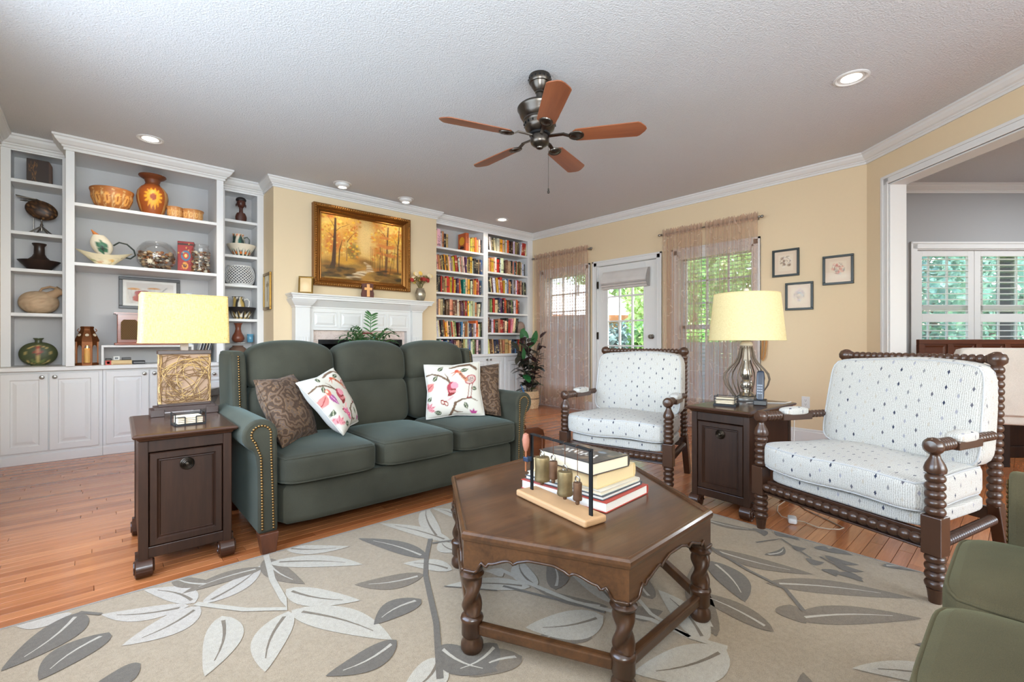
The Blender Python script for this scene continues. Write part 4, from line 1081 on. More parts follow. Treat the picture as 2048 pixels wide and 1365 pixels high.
fr_.obj('arched_frame', M_RUST, t)
rf = MB(); octa_stack(rf, [(.086, .21), (.088, .222), (.072, .262), (.050, .31), (.046, .325), (.050, .335), (.046, .345)]); rf.obj('roof', M_RUST, t)
for k in range(3):
    a = -PI/2+(k-1)*PI/4; n_ = Vector((math.cos(a), math.sin(a), .55)).normalized()
    MB().lathe([(.0001, .004), (.012, .004), (.014, .0)], Vector((.070*math.cos(a), .070*math.sin(a), .268)), 10, n_).obj('rosette', plain('pale_cutout', (206, 190, 166), .5), t)
for sg in (-1, 1): MB().tube([(sg*.05, 0, .318+.016*math.sin(q*PI/6)) if False else (sg*(.052+.012*math.sin(q*PI/5)), 0, .325-.03*q/5) for q in range(6)], .003, 6).obj('ring', M_RUST, t)
MB().lathe([(.026, .02), (.026, .145), (.02, .15), (.0001, .146)], (0, 0, 0), 18).obj('candle', plain('candle_wax', (240, 186, 104), .6, Subsurface_Weight=.3), t, smooth=True)
MB().lathe([(.0001, .148), (.005, .155), (.003, .168), (.0001, .178)], (0, 0, 0), 8).obj('flame', emit('candle_flame', (255, 190, 90), 12), t)
light('candle_glow', 'POINT', (-.068, 5.60, 1.005), (0, 0, 0), .5, (1, .6, .25), shadow_soft_size=.01)

# pottery with sunflower sgraffito
def flower_canvas(w_, h_, bg, seed, n, col1=(236, 168, 70), lines=(222, 190, 120)):
    c = Canvas(w_, h_, bg); c.noise(.12, seed); q = random.Random(seed)
    for i in range(n):
        x = (i+.5)/n; 
        for k in range(14):
            a = k*PI/7; c.leaf(x, .5, .26, .034, a, col1, .95)
        c.ell(x, .5, .075/c.asp, .075, (150, 66, 24))
        for k in range(-2, 3):
            xx = x+.5/n; pts = [(xx+.03*k/ c.asp, .05), (xx+.06*k/c.asp+.02, .4), (xx+.03*k/c.asp, .9)]; c.line(pts, .016, lines, .85)
    c.line([(0, .95), (1, .95)], .04, tuple(int(v*.8) for v in bg)); c.line([(0, .04), (1, .04)], .04, tuple(int(v*.8) for v in bg))
    return c
cA = flower_canvas(260, 64, (178, 112, 58), 2, 6, (232, 170, 92), (236, 206, 146))
lathe_thing('pottery_bowl', 'wide orange pottery bowl incised with flowers, left of the big vase', 'bowl', (.10, 5.61, 2.203), [(.075, 0), (.085, .006), (.125, .05), (.148, .11), (.150, .155), (.158, .178), (.158, .19), (.150, .195), (.140, .185), (.138, .15), (.1, .05), (.0001, .03)], PAINT, 40, col=lambda u, v: cA.at(u*2 % 1, min(1, v*2.0)) if v < .5 else srgb(168, 108, 62))
cB = flower_canvas(260, 110, (150, 78, 34), 3, 3, (240, 168, 50), (222, 190, 120))
lathe_thing('pottery_vase', 'tall orange pottery vase with a sunflower and dark flared rim', 'vase', (.393, 5.60, 2.203), [(.072, 0), (.078, .006), (.098, .06), (.118, .13), (.124, .185), (.116, .235), (.09, .275), (.062, .30), (.054, .32), (.064, .352), (.098, .374), (.108, .385), (.106, .392), (.06, .385), (.05, .33)], PAINT, 40, col=lambda u, v: cB.at((u+.42) % 1, min(1, v*1.9)) if v < .5 else srgb(112, 62, 36))
cC = flower_canvas(200, 50, (190, 132, 78), 5, 6, (228, 180, 112), (240, 214, 160))
for nm_, x, y, r_0, lab in (('a', .56, 5.545, .066, 'smaller low pottery bowl directly right of the tall orange vase'), ('b', .706, 5.57, .096, 'larger low pottery bowl at the right end of the pottery shelf')):
    k = r_0/.096
    lathe_thing('low_bowl', lab, 'bowl', (x, y, 2.203), [(.07*k, 0), (.08*k, .006), (.09*k, .05), (.088*k, .085), (.096*k, .10), (.097*k, .11), (.088*k, .112), (.08*k, .08), (.0001, .03)], PAINT, 32, 'low pottery bowls', col=lambda u, v: cC.at(u*2 % 1, min(1, v*1.9)) if v < .52 else srgb(176, 120, 70))
# bird dish
cv2 = Canvas(120, 60, (232, 218, 184)); cv2.noise(.06, 3)
for i in range(9): cv2.leaf(.05+.1*i, .1+.08*(i % 3), .3, .06, R(20+30*(i % 5)), [(226, 170, 70), (120, 140, 70), (200, 120, 60), (240, 230, 200)][i % 4], .8)
for i in range(14): cv2.line([(r_.random(), r_.random()*.8), (r_.random(), r_.random()*.8)], .012, (110, 90, 50), .5)
cv3 = Canvas(80, 80, (236, 226, 204))
for a in (30, 85, 145, 210, 265, 330): cv3.leaf(.5, .45, .36, .11, R(a), (70, 120, 92), 1, (40, 50, 40))
cv3.ell(.5, .45, .07, .07, (50, 46, 40))
t = thing('bird_dish', 'ceramic bird with orange beak and looped handle sitting in a boat shaped dish', 'dish', (.048, 5.55, 1.692))
MB().grid(lambda u, v: ((.198*(1-v)+.06*v*.9)*math.cos(2*PI*u)*(1.0), (.075*(1-v)+.035*v)*math.sin(2*PI*u), .112*(1-v)**.9+.001+.02*(1-v)*math.cos(4*PI*u)), 44, 10, col=lambda u, v: cv2.at(u, 1-v)).obj('dish_bowl', PAINT, t, smooth='all')
MB().grid(lambda u, v: (.0+(.072*math.sin(PI*(.15+.85*v))**.9+.004)*math.cos(2*PI*u)-.045*(1-v)**1.3*.9, (.055*math.sin(PI*(.15+.85*v))+.003)*math.sin(2*PI*u), .27-.21*v), 28, 20, col=lambda u, v: cv3.at(.5+.5*math.cos(2*PI*u), 1-v)).obj('bird_body', PAINT, t, smooth='all')
MB().lathe([(.022, 0), (.013, .03), (.004, .06), (.0001, .066)], (-.052, 0, .262), 12, (-.55, 0, .75)).obj('beak', plain('beak_orange', (214, 130, 66), .5), t, smooth=True)
MB().tube([(.06, 0, .19), (.10, 0, .225), (.155, 0, .215), (.205, 0, .165), (.215, 0, .12), (.18, 0, .085), (.12, 0, .095), (.06, 0, .10)], .007, 8).obj('handle', plain('dark_green_glaze', (48, 56, 50), .35), t, smooth=True)
# glass bowl full of potpourri
t = thing('glass_bowl', 'round clear glass bowl full of shells and dried potpourri', 'bowl', (.425, 5.60, 1.692))
MB().lathe([(.06, 0), (.10, .012), (.15, .07), (.163, .135), (.150, .20), (.112, .255), (.082, .272), (.080, .27), (.108, .25), (.146, .198), (.158, .135), (.146, .073), (.098, .018), (.0001, .008)], (0, 0, 0), 40).obj('glass', M_GLASS, t, smooth='all')
pp = [plain('potpourri_'+n_, c_, .8, var=.3, nscale=60) for n_, c_ in (('brown', (104, 68, 42)), ('tan', (196, 160, 116)), ('white', (226, 214, 190)), ('rust', (150, 92, 50)), ('grey', (122, 112, 102)))]
def bits(parent, n, rad, z0, z1, seed, sizes=(.012, .022), rmax=lambda z: .13):
    q = random.Random(seed)
    for mi, mm in enumerate(pp):
        mb = MB()
        for i in range(n//5):
            z = z0+(z1-z0)*q.random(); rr = rmax(z)*math.sqrt(q.random()) if q.random() < .5 else rmax(z)*q.uniform(.86, 1); a = q.random()*2*PI; s = q.uniform(*sizes)
            mb.ball((rr*math.cos(a)*rad, rr*math.sin(a)*rad, z), s, 6, 4, (1, q.uniform(.4, 1), q.uniform(.4, .9)))
        mb.obj('potpourri', mm, parent, smooth=True, kind='stuff')
bits(t, 300, 1, .025, .165, 8, rmax=lambda z: .135*math.sin(PI*min(.5, (z+.035)/.30))**.7)
sf = MB(); 
for k in range(9): sf.prism([(math.cos(k*2*PI/9-.14)*.018-.06, math.sin(k*2*PI/9-.14)*.018+.07), (math.cos(k*2*PI/9)*.036-.06, math.sin(k*2*PI/9)*.036+.07), (math.cos(k*2*PI/9+.14)*.018-.06, math.sin(k*2*PI/9+.14)*.018+.07)], 'y', -.140, -.134)
sf.ball((-.06, -.137, .07), .02, 10, 6, (1, .3, 1)).obj('dried_flower', pp[2], t)
# red box
cv4 = Canvas(50, 90, (160, 38, 34)); cv4.ell(.5, .55, .3, .17, (60, 120, 150)); cv4.ell(.5, .55, .19, .11, (190, 60, 40)); cv4.ell(.5, .55, .1, .06, (230, 200, 110)); cv4.ell(.45, .22, .2, .12, (226, 150, 50)); cv4.ell(.45, .22, .1, .06, (90, 30, 30)); cv4.line([(0, .92), (1, .92)], .06, (60, 40, 30))
for i in range(18): cv4.ell(r_.random(), r_.random(), .05, .03, r_.choice(((210, 90, 40), (90, 30, 30), (220, 170, 80))), al=.7)
t = thing('red_box', 'red patterned box between the potpourri bowl and the shell jar', 'box', (.668, 5.66, 1.692), R(-12))
MB().box(-.068, .068, -.06, .06, 0, .315).obj('box', plain('dark_red_lacquer', (120, 30, 28), .35), t, bevel=.003)
MB().grid(lambda u, v: (-.066+.132*u, -.0612, .004+.306*v), 36, 60, col=lambda u, v: cv4.at(u, v)).obj('printed_front', PAINT, t)
# glass jar of shells
t = thing('shell_jar', 'clear glass jar of sea shells at the right end of the shelf', 'jar', (.772, 5.545, 1.692))
MB().lathe([(.06, 0), (.078, .006), (.080, .05), (.078, .23), (.066, .262), (.072, .285), (.070, .285), (.062, .262), (.074, .228), (.076, .05), (.0001, .008)], (0, 0, 0), 32).obj('glass', M_GLASS, t, smooth='all')
bits(t, 160, .52, .02, .215, 9, (.012, .02), rmax=lambda z: .132)
# framed drum picture on the back of the wide bookcase
M_PGLASS = glassy('picture_glass', refl=.0, fk=.10)
M_BLKF = plain('black_frame', (28, 28, 30), .35)
def picture(name, label, loc, w_, h_, fw, depth, canvas, mat_frame, face, nx=60, ny=50, mat_w=0, glass=True, tilt=0, cat='picture', frame_bevel=.003):
    """face: rotation about z so that local -y looks into the room; origin bottom centre on the wall"""
    t = thing(name, label, cat, loc, face)
    t.rotation_euler = (tilt, 0, face)
    f = MB(); f.box(-w_/2, w_/2, -depth, 0, 0, fw).box(-w_/2, w_/2, -depth, 0, h_-fw, h_).box(-w_/2, -w_/2+fw, -depth, 0, fw, h_-fw).box(w_/2-fw, w_/2, -depth, 0, fw, h_-fw)
    f.obj('frame', mat_frame, t, bevel=frame_bevel)
    MB().grid(lambda u, v: (-w_/2+fw+(w_-2*fw)*u, -depth*.45, fw+(h_-2*fw)*v), nx, ny, col=lambda u, v: canvas.at(u, v)).obj('print', PRINT, t)
    if glass: MB().box(-w_/2+fw, w_/2-fw, -depth*.62, -depth*.58, fw, h_-fw).obj('glazing', M_PGLASS, t)
    return t
cD = Canvas(140, 90, (216, 208, 200)); cD.put(((cD.x < .06) | (cD.x > .94) | (cD.y < .09) | (cD.y > .91)).astype(np.float32), (234, 230, 224))
for x, y, rx, ry, c_ in ((.3, .5, .09, .1, (176, 60, 60)), (.42, .34, .1, .16, (46, 40, 46)), (.25, .3, .08, .12, (190, 84, 70)), (.52, .5, .08, .08, (160, 52, 60)), (.2, .66, .12, .04, (214, 150, 80)), (.56, .7, .12, .035, (206, 146, 84)), (.62, .34, .08, .12, (70, 60, 66)), (.4, .56, .07, .06, (120, 40, 50))): cD.ell(x, y, rx, ry, c_)
for i in range(16): x = r_.uniform(.15, .7); cD.line([(x, .1), (x+r_.uniform(-.1, .1), .7)], .008, (70, 60, 60), .7)
cD.line([(.66, .5), (.82, .76)], .02, (50, 46, 50))
picture('framed_picture', 'black framed picture of a drum kit behind the rectangular lampshade', (.40, 5.95, 1.335), .49, .315, .03, .022, cD, M_BLKF, 0, 90, 60)
# riser, radio and the small things under it
t = thing('shelf_riser', 'low white shelf riser carrying the wooden radio on the counter', 'riser', (.37, 5.58, .80))
MB().box(-.345, .345, -.02, .20, .158, .178).obj('riser_top', M_WHITE, t, bevel=.002)
for sg in (-1, 1): MB().box(sg*.345-(.018 if sg > 0 else 0), sg*.345+(.018 if sg < 0 else 0), -.02, .20, 0, .158).obj('riser_leg', M_WHITE, t, bevel=.002)
M_RADIO = wood('radio_wood', (110, 42, 20), (164, 80, 40), 'x', .3, 9, .1, coat=.3)
t = thing('wooden_radio', 'reddish wooden tabletop radio standing on the white riser', 'radio', (.385, 5.655, .978))
MB().box(-.25, .25, -.09, .09, .018, .29).obj('case', M_RADIO, t, bevel=.004)
MB().prism([(-.275, .288), (.275, .288), (.272, .30), (-.272, .30)], 'y', -.112, .10).prism([(-.255, .28), (.255, .28), (.262, .288), (-.262, .288)], 'y', -.098, .095).obj('case_top', M_RADIO, t)
MB().box(-.27, .27, -.108, .098, 0, .02).obj('plinth', M_RADIO, t, bevel=.004)
m, nt, out = newmat('speaker_cloth'); v = coords(nt, scale=(130, 130, 130)); ck = N(nt, 'ShaderNodeTexChecker', i_Scale=1.0); L(nt, v, ck.inputs[0]); ck.inputs[1].default_value = c4(srgb(120, 92, 52)); ck.inputs[2].default_value = c4(srgb(64, 42, 24)); pbr(nt, out, ck.outputs[0], .9); M_SPK = m
for x0, x1 in ((-.225, -.10), (.10, .225)): MB().prism([(x0, .05)]+[(x0, .21), (x0+.02, .235), (x1-.02, .235), (x1, .21)]+[(x1, .05)], 'y', -.0935, -.089).obj('speaker_cloth', M_SPK, t)
MB().box(-.075, .075, -.096, -.089, .05, .24).obj('dial_plate', M_BLACK, t, bevel=.003)
MB().box(-.055, .055, -.0985, -.095, .165, .225).obj('dial', plain('cream_dial', (226, 208, 160), .4), t)
for x in (-.045, 0, .045): MB().lathe([(.015, 0), (.015, .012), (.012, .016), (.0001, .017)], (x, -.095, .10), 12, (0, -1, 0)).obj('dial_knob', M_BLACK, t, smooth=True)
def boxthing(name, label, cat, loc, sx, sy, sz, rgb, rz=0, parts=()):
    t = thing(name, label, cat, loc, rz)
    MB().box(-sx/2, sx/2, -sy/2, sy/2, 0, sz).obj('case', plain(name+'_'+'_'.join(map(str, rgb)), rgb, .5), t, bevel=min(.003, sz/6))
    for nm, x0, x1, z0, z1, c_ in parts: MB().box(x0, x1, -sy/2-.0012, -sy/2+.002, z0, z1).obj(nm, plain('print_'+'_'.join(map(str, c_)), c_, .5), t)
    return t
boxthing('game_box', 'cream and red flat box lying under the white riser', 'box', (.145, 5.585, .80), .185, .13, .04, (214, 186, 136), 0, (('red_end', -.092, -.052, .001, .039, (196, 62, 50)), ('white_label', -.082, -.062, .010, .030, (236, 230, 220)), ('dark_line', -.04, .088, .004, .008, (150, 90, 50))))
boxthing('disc_case', 'dark disc case lying beside the cream box under the riser', 'box', (.29, 5.60, .80), .09, .12, .032, (40, 38, 40), 0, (('paper_edge', -.04, .04, .012, .018, (150, 148, 146)),))
boxthing('small_clock', 'little white cube clock standing on the cream box', 'clock', (.13, 5.585, .8405), .045, .03, .035, (226, 226, 224), 0, (('clock_face', -.012, .012, .010, .025, (110, 116, 120)),))
boxthing('remote_control', 'dark remote control lying on the cream box', 'remote', (.075, 5.585, .8405), .045, .10, .016, (42, 40, 42), 0, (('button_row', -.015, .015, .004, .008, (120, 116, 110)),))
boxthing('black_pouch', 'dark grey pouch on the right end of the cream box', 'pouch', (.20, 5.585, .8405), .065, .06, .022, (66, 66, 66), 0, (('zip', -.03, .03, .011, .014, (130, 130, 130)),))
for i, c_ in enumerate(((224, 224, 222), (60, 60, 66), (190, 196, 204), (44, 44, 46), (210, 190, 170), (54, 56, 62), (228, 228, 228), (80, 84, 92))):
    o = MB().box(-.0025, .0025, -.10, .10, 0, .20).obj('record_sleeve', plain('sleeve_%d' % i, c_, .5), None, loc=(.735+i*.0125, 5.66, .803)); o.rotation_euler = (0, R(14), 0)
    tag(o, 'record sleeve leaning right of the riser, %s in the row from the left' % ORD[i], 'record', 'leaning record sleeves')
lathe_thing('white_vase', 'slim white vase peeking over the rectangular lampshade', 'vase', (.69, 5.66, .978), [(.03, 0), (.035, .05), (.03, .3), (.022, .46), (.027, .515), (.024, .515), (.02, .46)], plain('milk_glass', (222, 228, 232), .25))
# right tower
M_CARVE = plain('dark_red_carving', (72, 36, 26), .4, var=.3, nscale=40)
t = thing('wooden_figurine', 'dark carved wooden head figurine on top shelf beside the fireplace', 'figurine', (1.172, 5.76, 2.317))
MB().grid(lambda u, v: ((.052*math.sin(PI*(.30+.42*v))**1.5+.004)*math.cos(2*PI*u), .034*math.sin(2*PI*u), .098*v), 22, 10).obj('bust', M_CARVE, t, smooth='all')
MB().lathe([(.024, .09), (.018, .13), (.02, .165)], (0, 0, 0), 16).obj('neck', M_CARVE, t, smooth=True)
MB().ball((0, -.004, .205), .047, 20, 14, (.92, .95, 1.15)).ball((0, -.05, .2), .008, 8, 6, (1, 1.2, 1.6)).obj('head', M_CARVE, t, smooth=True)
MB().ball((0, .0, .242), .05, 18, 10, (1.02, 1.0, .62)).obj('hair', plain('black_carving', (30, 22, 20), .6), t, smooth=True)
for sg in (-1, 1): MB().ball((sg*.046, .002, .182), .012, 10, 8, (.5, 1, 1.4)).obj('ear_ornament', M_CARVE, t, smooth=True)
def pitcher_bowl(prefix, labs, z, bg, cols, dark=False):
    c = Canvas(160, 50, bg); q = random.Random(len(labs[0]))
    for i in range(12):
        x = (i+.5)/12; c.leaf(x-.03, .05, .75, .07, R(75), cols[0]); c.leaf(x+.03, .05, .75, .07, R(105), cols[1]); c.ell(x, .55, .02, .1, cols[2])
    b_ = lathe_thing(prefix+'_bowl', labs[0], 'bowl', (1.185, 5.80, z), [(.06, 0), (.07, .006), (.085, .03), (.12, .09), (.142, .128), (.138, .130), (.112, .088), (.075, .03), (.0001, .02)], PAINT, 36, col=lambda u, v: c.at(u, min(1, v*2.2)) if v < .48 else srgb(*bg))
    t = thing(prefix+'_pitcher', labs[1], 'pitcher', (1.18, 5.80, z+.022))
    c2 = Canvas(120, 70, bg)
    for i in range(9):
        x = (i+.5)/9; c2.leaf(x, .1, .6, .09, R(80+20*(i % 2)), cols[i % 2]); c2.ell(x+.04, .6, .03, .08, cols[2])
    MB().lathe([(.05, 0), (.062, .05), (.066, .11), (.058, .155), (.044, .19), (.046, .215), (.052, .225), (.046, .222), (.04, .19)], (-.02, 0, 0), 28, col=lambda u, v: c2.at(u, v), mod=lambda r, a, h: r*(1+(.35*max(0, math.cos(a-PI))**6 if h > .18 else 0))).obj('jug', PAINT, t, smooth='all')
    MB().tube([(.03, 0, .19), (.06, 0, .205), (.082, 0, .18), (.08, 0, .13), (.055, 0, .09), (.035, 0, .08)], .006, 8).obj('handle', plain(prefix+'_handle', (226, 222, 212) if dark else (70, 78, 66), .35), t, smooth=True)
pitcher_bowl('floral', ('cream bowl with teal leaves holding the small flowered pitcher', 'small flowered pitcher standing in the cream bowl, second shelf'), 1.941, (230, 220, 200), [(60, 120, 110), (50, 70, 66), (226, 120, 50)])
pitcher_bowl('dark', ('black and white leaf patterned bowl, fourth shelf beside fireplace', 'black and white pitcher standing in the black leaf patterned bowl'), 1.254, (38, 34, 34), [(220, 214, 200), (190, 160, 90), (236, 230, 220)], True)
# white lattice pot (openings are real)
t = thing('lattice_pot', 'white openwork lattice pot on the third shelf beside fireplace', 'pot', (1.168, 5.80, 1.626))
lt = MB(); prf = lambda v: .10+.045*math.sin(PI*(.12+.76*v))
for k in range(26):
    for sg in (-1, 1):
        lt.tube([(prf(v)*math.cos(2*PI*k/26+sg*v*1.5), prf(v)*math.sin(2*PI*k/26+sg*v*1.5), .01+.19*v) for v in [i/9 for i in range(10)]], .004, 5)
lt.obj('lattice', M_WHITE, t, smooth=True, kind='stuff')
MB().lathe([(.0001, 0), (.112, 0), (.118, .012), (.108, .016), (.0001, .012)], (0, 0, 0), 30).obj('pot_base', M_WHITE, t, smooth=True)
MB().lathe([(.112, .195), (.122, .198), (.118, .210), (.104, .212), (.103, .2)], (0, 0, 0), 30).obj('rim', M_WHITE, t, smooth=True)
MB().lathe([(.0001, .015), (.098, .015), (.125, .10), (.10, .19)], (0, 0, 0), 26).obj('inner_bowl', plain('grey_lining', (112, 112, 116), .7), t, smooth=True)
lathe_thing('brown_vase', 'brown wooden vase with a slender flared neck, on the glass shelf', 'vase', (1.152, 5.80, 1.0), [(.03, 0), (.05, .012), (.062, .04), (.056, .07), (.034, .11), (.026, .15), (.032, .19), (.044, .212), (.04, .212), (.024, .17)], plain('brown_glaze', (116, 62, 42), .35, var=.2, nscale=20))
lathe_thing('blue_jar', 'small blue glass jar beside the brown vase on the glass shelf', 'jar', (1.268, 5.79, 1.0), [(.026, 0), (.031, .008), (.031, .07), (.028, .076), (.033, .082), (.033, .092), (.028, .092), (.026, .07)], plain('blue_glass', (86, 142, 168), .15, var=.1))
lathe_thing('round_brown_pot', 'round brown pot below the glass shelf, above the sofa back', 'pot', (1.15, 5.80, .80), [(.05, 0), (.085, .03), (.095, .08), (.08, .13), (.05, .155), (.055, .165), (.046, .165), (.04, .15)], plain('dull_brown_glaze', (110, 84, 70), .45, var=.2))

# ------------------------------------------------------------------ mantel things
cE = Canvas(40, 56, (226, 196, 150)); cE.ell(.45, .35, .3, .3, (240, 216, 176), soft=1)
t = picture('leaning_frame', 'small gold frame leaning back at the left end of the mantel', (1.665, 5.18, 1.523), .145, .195, .016, .016, cE, M_BRASS, R(-22), 24, 30, tilt=R(-16), cat='frame')
MB().prism([(.0, .02), (.055, .0), (.06, .004), (.004, .16)], 'x', -.02, .02).obj('easel_back', M_BRASS, t)
t = thing('cross_plaque', 'dark bark plaque with a pale wooden cross in middle of mantel', 'plaque', (2.355, 5.165, 1.52), R(-6))
MB().prism([(-.068, 0), (.07, 0), (.074, .05), (.062, .10), (.066, .165), (.02, .172), (-.03, .168), (-.07, .16), (-.062, .09), (-.074, .04)], 'y', -.014, .016).obj('bark_slab', plain('bark_slab', (96, 58, 50), .8, var=.35, nscale=40, bmp=.5, bscale=90), t, bevel=.004)
MB().box(-.014, .020, -.024, -.013, .012, .158).box(-.042, .048, -.0235, -.0135, .088, .118).obj('cross', plain('pale_wood', (226, 166, 104), .5, var=.15), t, bevel=.002)
t = thing('flower_vase', 'mottled silver vase with artificial flowers at the right end of mantel', 'vase', (3.075, 5.19, 1.52))
MB().lathe([(.032, 0), (.05, .02), (.066, .07), (.068, .105), (.056, .14), (.046, .158), (.05, .166), (.045, .166), (.04, .15)], (0, 0, 0), 28).obj('vase_body', plain('mercury_glass', (170, 160, 142), .3, .7, var=.35, nscale=40), t, smooth=True)
q = random.Random(4); stems = MB(); heads = {}
for i in range(26):
    a = q.random()*2*PI; l = q.uniform(.06, .15); h_ = q.uniform(.09, .19); p = Vector((l*math.cos(a)*1.05, l*.6*math.sin(a), .16+h_))
    stems.tube([(0, 0, .12), (p.x*.4, p.y*.4, .16+h_*.55), p], .0018, 5)
    c_ = ('y', 'r', 'w', 'g', 'g')[i % 5]; mb = heads.setdefault(c_, MB())
    if c_ == 'g': mb.add(leafcloud(10, (.028, .028, .028), .02, i).moved(lambda v_: v_+p).v, [(4*j, 4*j+1, 4*j+2, 4*j+3) for j in range(10)])
    else:
        for k in range(7): w_ = k*2*PI/7; mb.ball((p.x+.016*math.cos(w_), p.y+.008*math.sin(w_)-.006, p.z+.016*math.sin(w_)), .013, 6, 5, (1, .6, 1))
        mb.ball(p, .011, 6, 5)
stems.obj('stems', plain('dry_stem', (104, 96, 52), .8), t)
for c_, nm, rgb in (('y', 'yellow_flowers', (228, 190, 96)), ('r', 'red_flowers', (160, 52, 44)), ('w', 'cream_flowers', (226, 206, 170)), ('g', 'dried_leaves', (122, 106, 58))):
    heads[c_].obj(nm, plain('petal_'+c_, rgb, .8), t, kind='stuff')

# ------------------------------------------------------------------ autumn painting over the mantel
cv = Canvas(210, 156, (226, 172, 84)); q = random.Random(12)
for i in range(60): cv.ell(q.random(), q.uniform(.45, 1), q.uniform(.04, .12), q.uniform(.04, .10), q.choice(((236, 188, 80), (222, 150, 56), (240, 206, 120), (206, 120, 50))), al=.45, soft=.8)
cv.ell(.52, .72, .10, .34, (240, 208, 140), al=.8, soft=.9)
for i in range(40): cv.ell(q.random(), q.uniform(.0, .34), q.uniform(.06, .16), q.uniform(.03, .07), q.choice(((104, 78, 36), (140, 96, 40), (82, 66, 34), (172, 116, 48))), al=.6, soft=.7)
cv.ell(.25, .30, .16, .06, (226, 166, 60), al=.8, soft=.6); cv.ell(.82, .2, .2, .05, (196, 120, 44), al=.6, soft=.6)
cv.ell(.37, .47, .08, .12, (96, 88, 40), al=.7, soft=.5); cv.ell(.15, .58, .1, .14, (206, 104, 40), al=.6, soft=.8)
for i in range(420):
    x, y = q.random(), q.uniform(.36, 1)
    if abs(x-.53) < .06+.05*q.random(): continue
    cv.ell(x, y, q.uniform(.006, .02), q.uniform(.008, .022), q.choice(((244, 190, 60), (232, 146, 44), (206, 110, 40), (250, 214, 110), (190, 140, 50))), al=.75, soft=.5)
for pts, w0, w1, c_ in (([(.12, .16), (.14, .24), (.15, .5), (.16, .95)], .085, .03, (84, 58, 38)), ([(.2, .2), (.21, .45), (.24, .62)], .02, .008, (74, 52, 34)), ([(.29, .30), (.30, .7)], .016, .008, (150, 112, 70)), ([(.785, .12), (.80, .5), (.82, .95)], .05, .02, (124, 84, 52)), ([(.71, .2), (.715, .6)], .016, .01, (88, 62, 38)), ([(.95, .18), (.95, .6), (.97, .98)], .028, .016, (112, 76, 46)), ([(.84, .15), (.88, .5)], .012, .008, (96, 68, 42)), ([(.9, .3), (.91, .6)], .008, .006, (84, 62, 36)), ([(.39, .36), (.40, .56)], .01, .006, (170, 140, 90))):
    cv.line(pts, w0, c_, 1, w1)
for (x, y), e_ in (((.155, .62), (.05, .74)), ((.157, .75), (.33, .9)), ((.157, .8), (.07, .97)), ((.30, .6), (.4, .78)), ((.81, .72), (.7, .9)), ((.96, .6), (.88, .8)), ((.96, .7), (1, .88)), ((.96, .5), (.86, .52))): cv.line([(x, y), ((x+e_[0])/2, (y+e_[1])/2+.02), e_], .012, (96, 66, 40), .9, .004)
for i, (x, y) in enumerate(((.72, .62), (.8, .6), (.86, .62), (.74, .48), (.82, .47), (.87, .46), (.78, .76))): cv.ell(x, y, .06, .025, (216, 132, 66), al=.85, soft=.6)
for i in range(36):
    f_ = i/36; x = .50+.07*math.sin(f_*5)+.02*q.random()+(.02-.10*f_)*(f_ > .5); y = .30-.28*f_
    cv.ell(x+.06*f_*(q.random()-.3), y, .02+.06*f_, .006+.012*f_, q.choice(((226, 196, 150), (240, 220, 184), (196, 160, 116), (150, 116, 80))), al=.85, soft=.5)
for i in range(46): cv.ell(q.random()*.42 if i % 2 else .66+q.random()*.34, q.uniform(0, .2), q.uniform(.03, .08), q.uniform(.012, .03), q.choice(((62, 50, 30), (80, 66, 34), (48, 40, 26), (120, 84, 36))), al=.7, soft=.6)
for i in range(22): x_ = q.uniform(.58, .98); cv.line([(x_, q.uniform(.2, .28)), (x_+q.uniform(-.01, .01), q.uniform(.42, .6))], .006, (88, 64, 36), .7)
cv.noise(.25, 6); cv.a *= np.float32(.80)
t = thing('autumn_painting', 'large gilt framed autumn forest painting above the mantel', 'painting', (2.362, 5.299, 1.633))
Wp, Hp = 1.19, .915
gb = MB()
def frame_ring(mb, prof):          # prof: (inset, projection) from the outer edge inwards
    n = len(prof); vs = []
    for ins, pr in prof: vs += [(-Wp/2+ins, -pr, ins), (Wp/2-ins, -pr, ins), (Wp/2-ins, -pr, Hp-ins), (-Wp/2+ins, -pr, Hp-ins)]
    mb.add(vs, [(4*i+k, 4*i+(k+1) % 4, 4*i+4+(k+1) % 4, 4*i+4+k) for i in range(n-1) for k in range(4)])
frame_ring(gb, [(0, .0), (0, .07), (.01, .078), (.032, .074), (.036, .066), (.05, .05), (.056, .054), (.062, .044), (.082, .024), (.09, .026), (.094, .018), (.10, .012)])
gb.obj('gilt_frame', M_GOLD, t)
orn = MB(); per = []
nW, nH = 46, 35
for k in range(nW): per += [(-Wp/2+.02+(Wp-.04)*k/(nW-1), .020), (-Wp/2+.02+(Wp-.04)*k/(nW-1), Hp-.020)]
for k in range(1, nH-1): per += [(-Wp/2+.02, .02+(Hp-.04)*k/(nH-1)), (Wp/2-.02, .02+(Hp-.04)*k/(nH-1))]
for i, (x, z) in enumerate(per): orn.ball((x, -.078, z), .0125, 6, 4, (1.0, .5, .8 if i % 2 else 1.1)); orn.ball((x*1.012, -.072, (z-Hp/2)*1.016+Hp/2), .009, 5, 4, (1, .8, 1))
orn.obj('frame_ornament', M_GOLD, t, smooth=True, kind='stuff')
MB().grid(lambda u, v: (-Wp/2+.099+(Wp-.198)*u, -.013, .099+(Hp-.198)*v), 200, 150, col=lambda u, v: cv.at(u, v)).obj('canvas', PAINT, t)
# narrow picture on the side of the chimney breast
cS = Canvas(20, 50, (226, 216, 190)); cS.line([(.5, .2), (.5, .8)], .06, (120, 100, 70)); cS.ell(.5, .7, .2, .08, (150, 130, 90))
picture('narrow_picture', 'narrow gold framed picture on the side of the chimney breast', (1.378, 5.50, 1.352), .27, .40, .03, .02, cS, M_BRASS, R(-90), 16, 30)

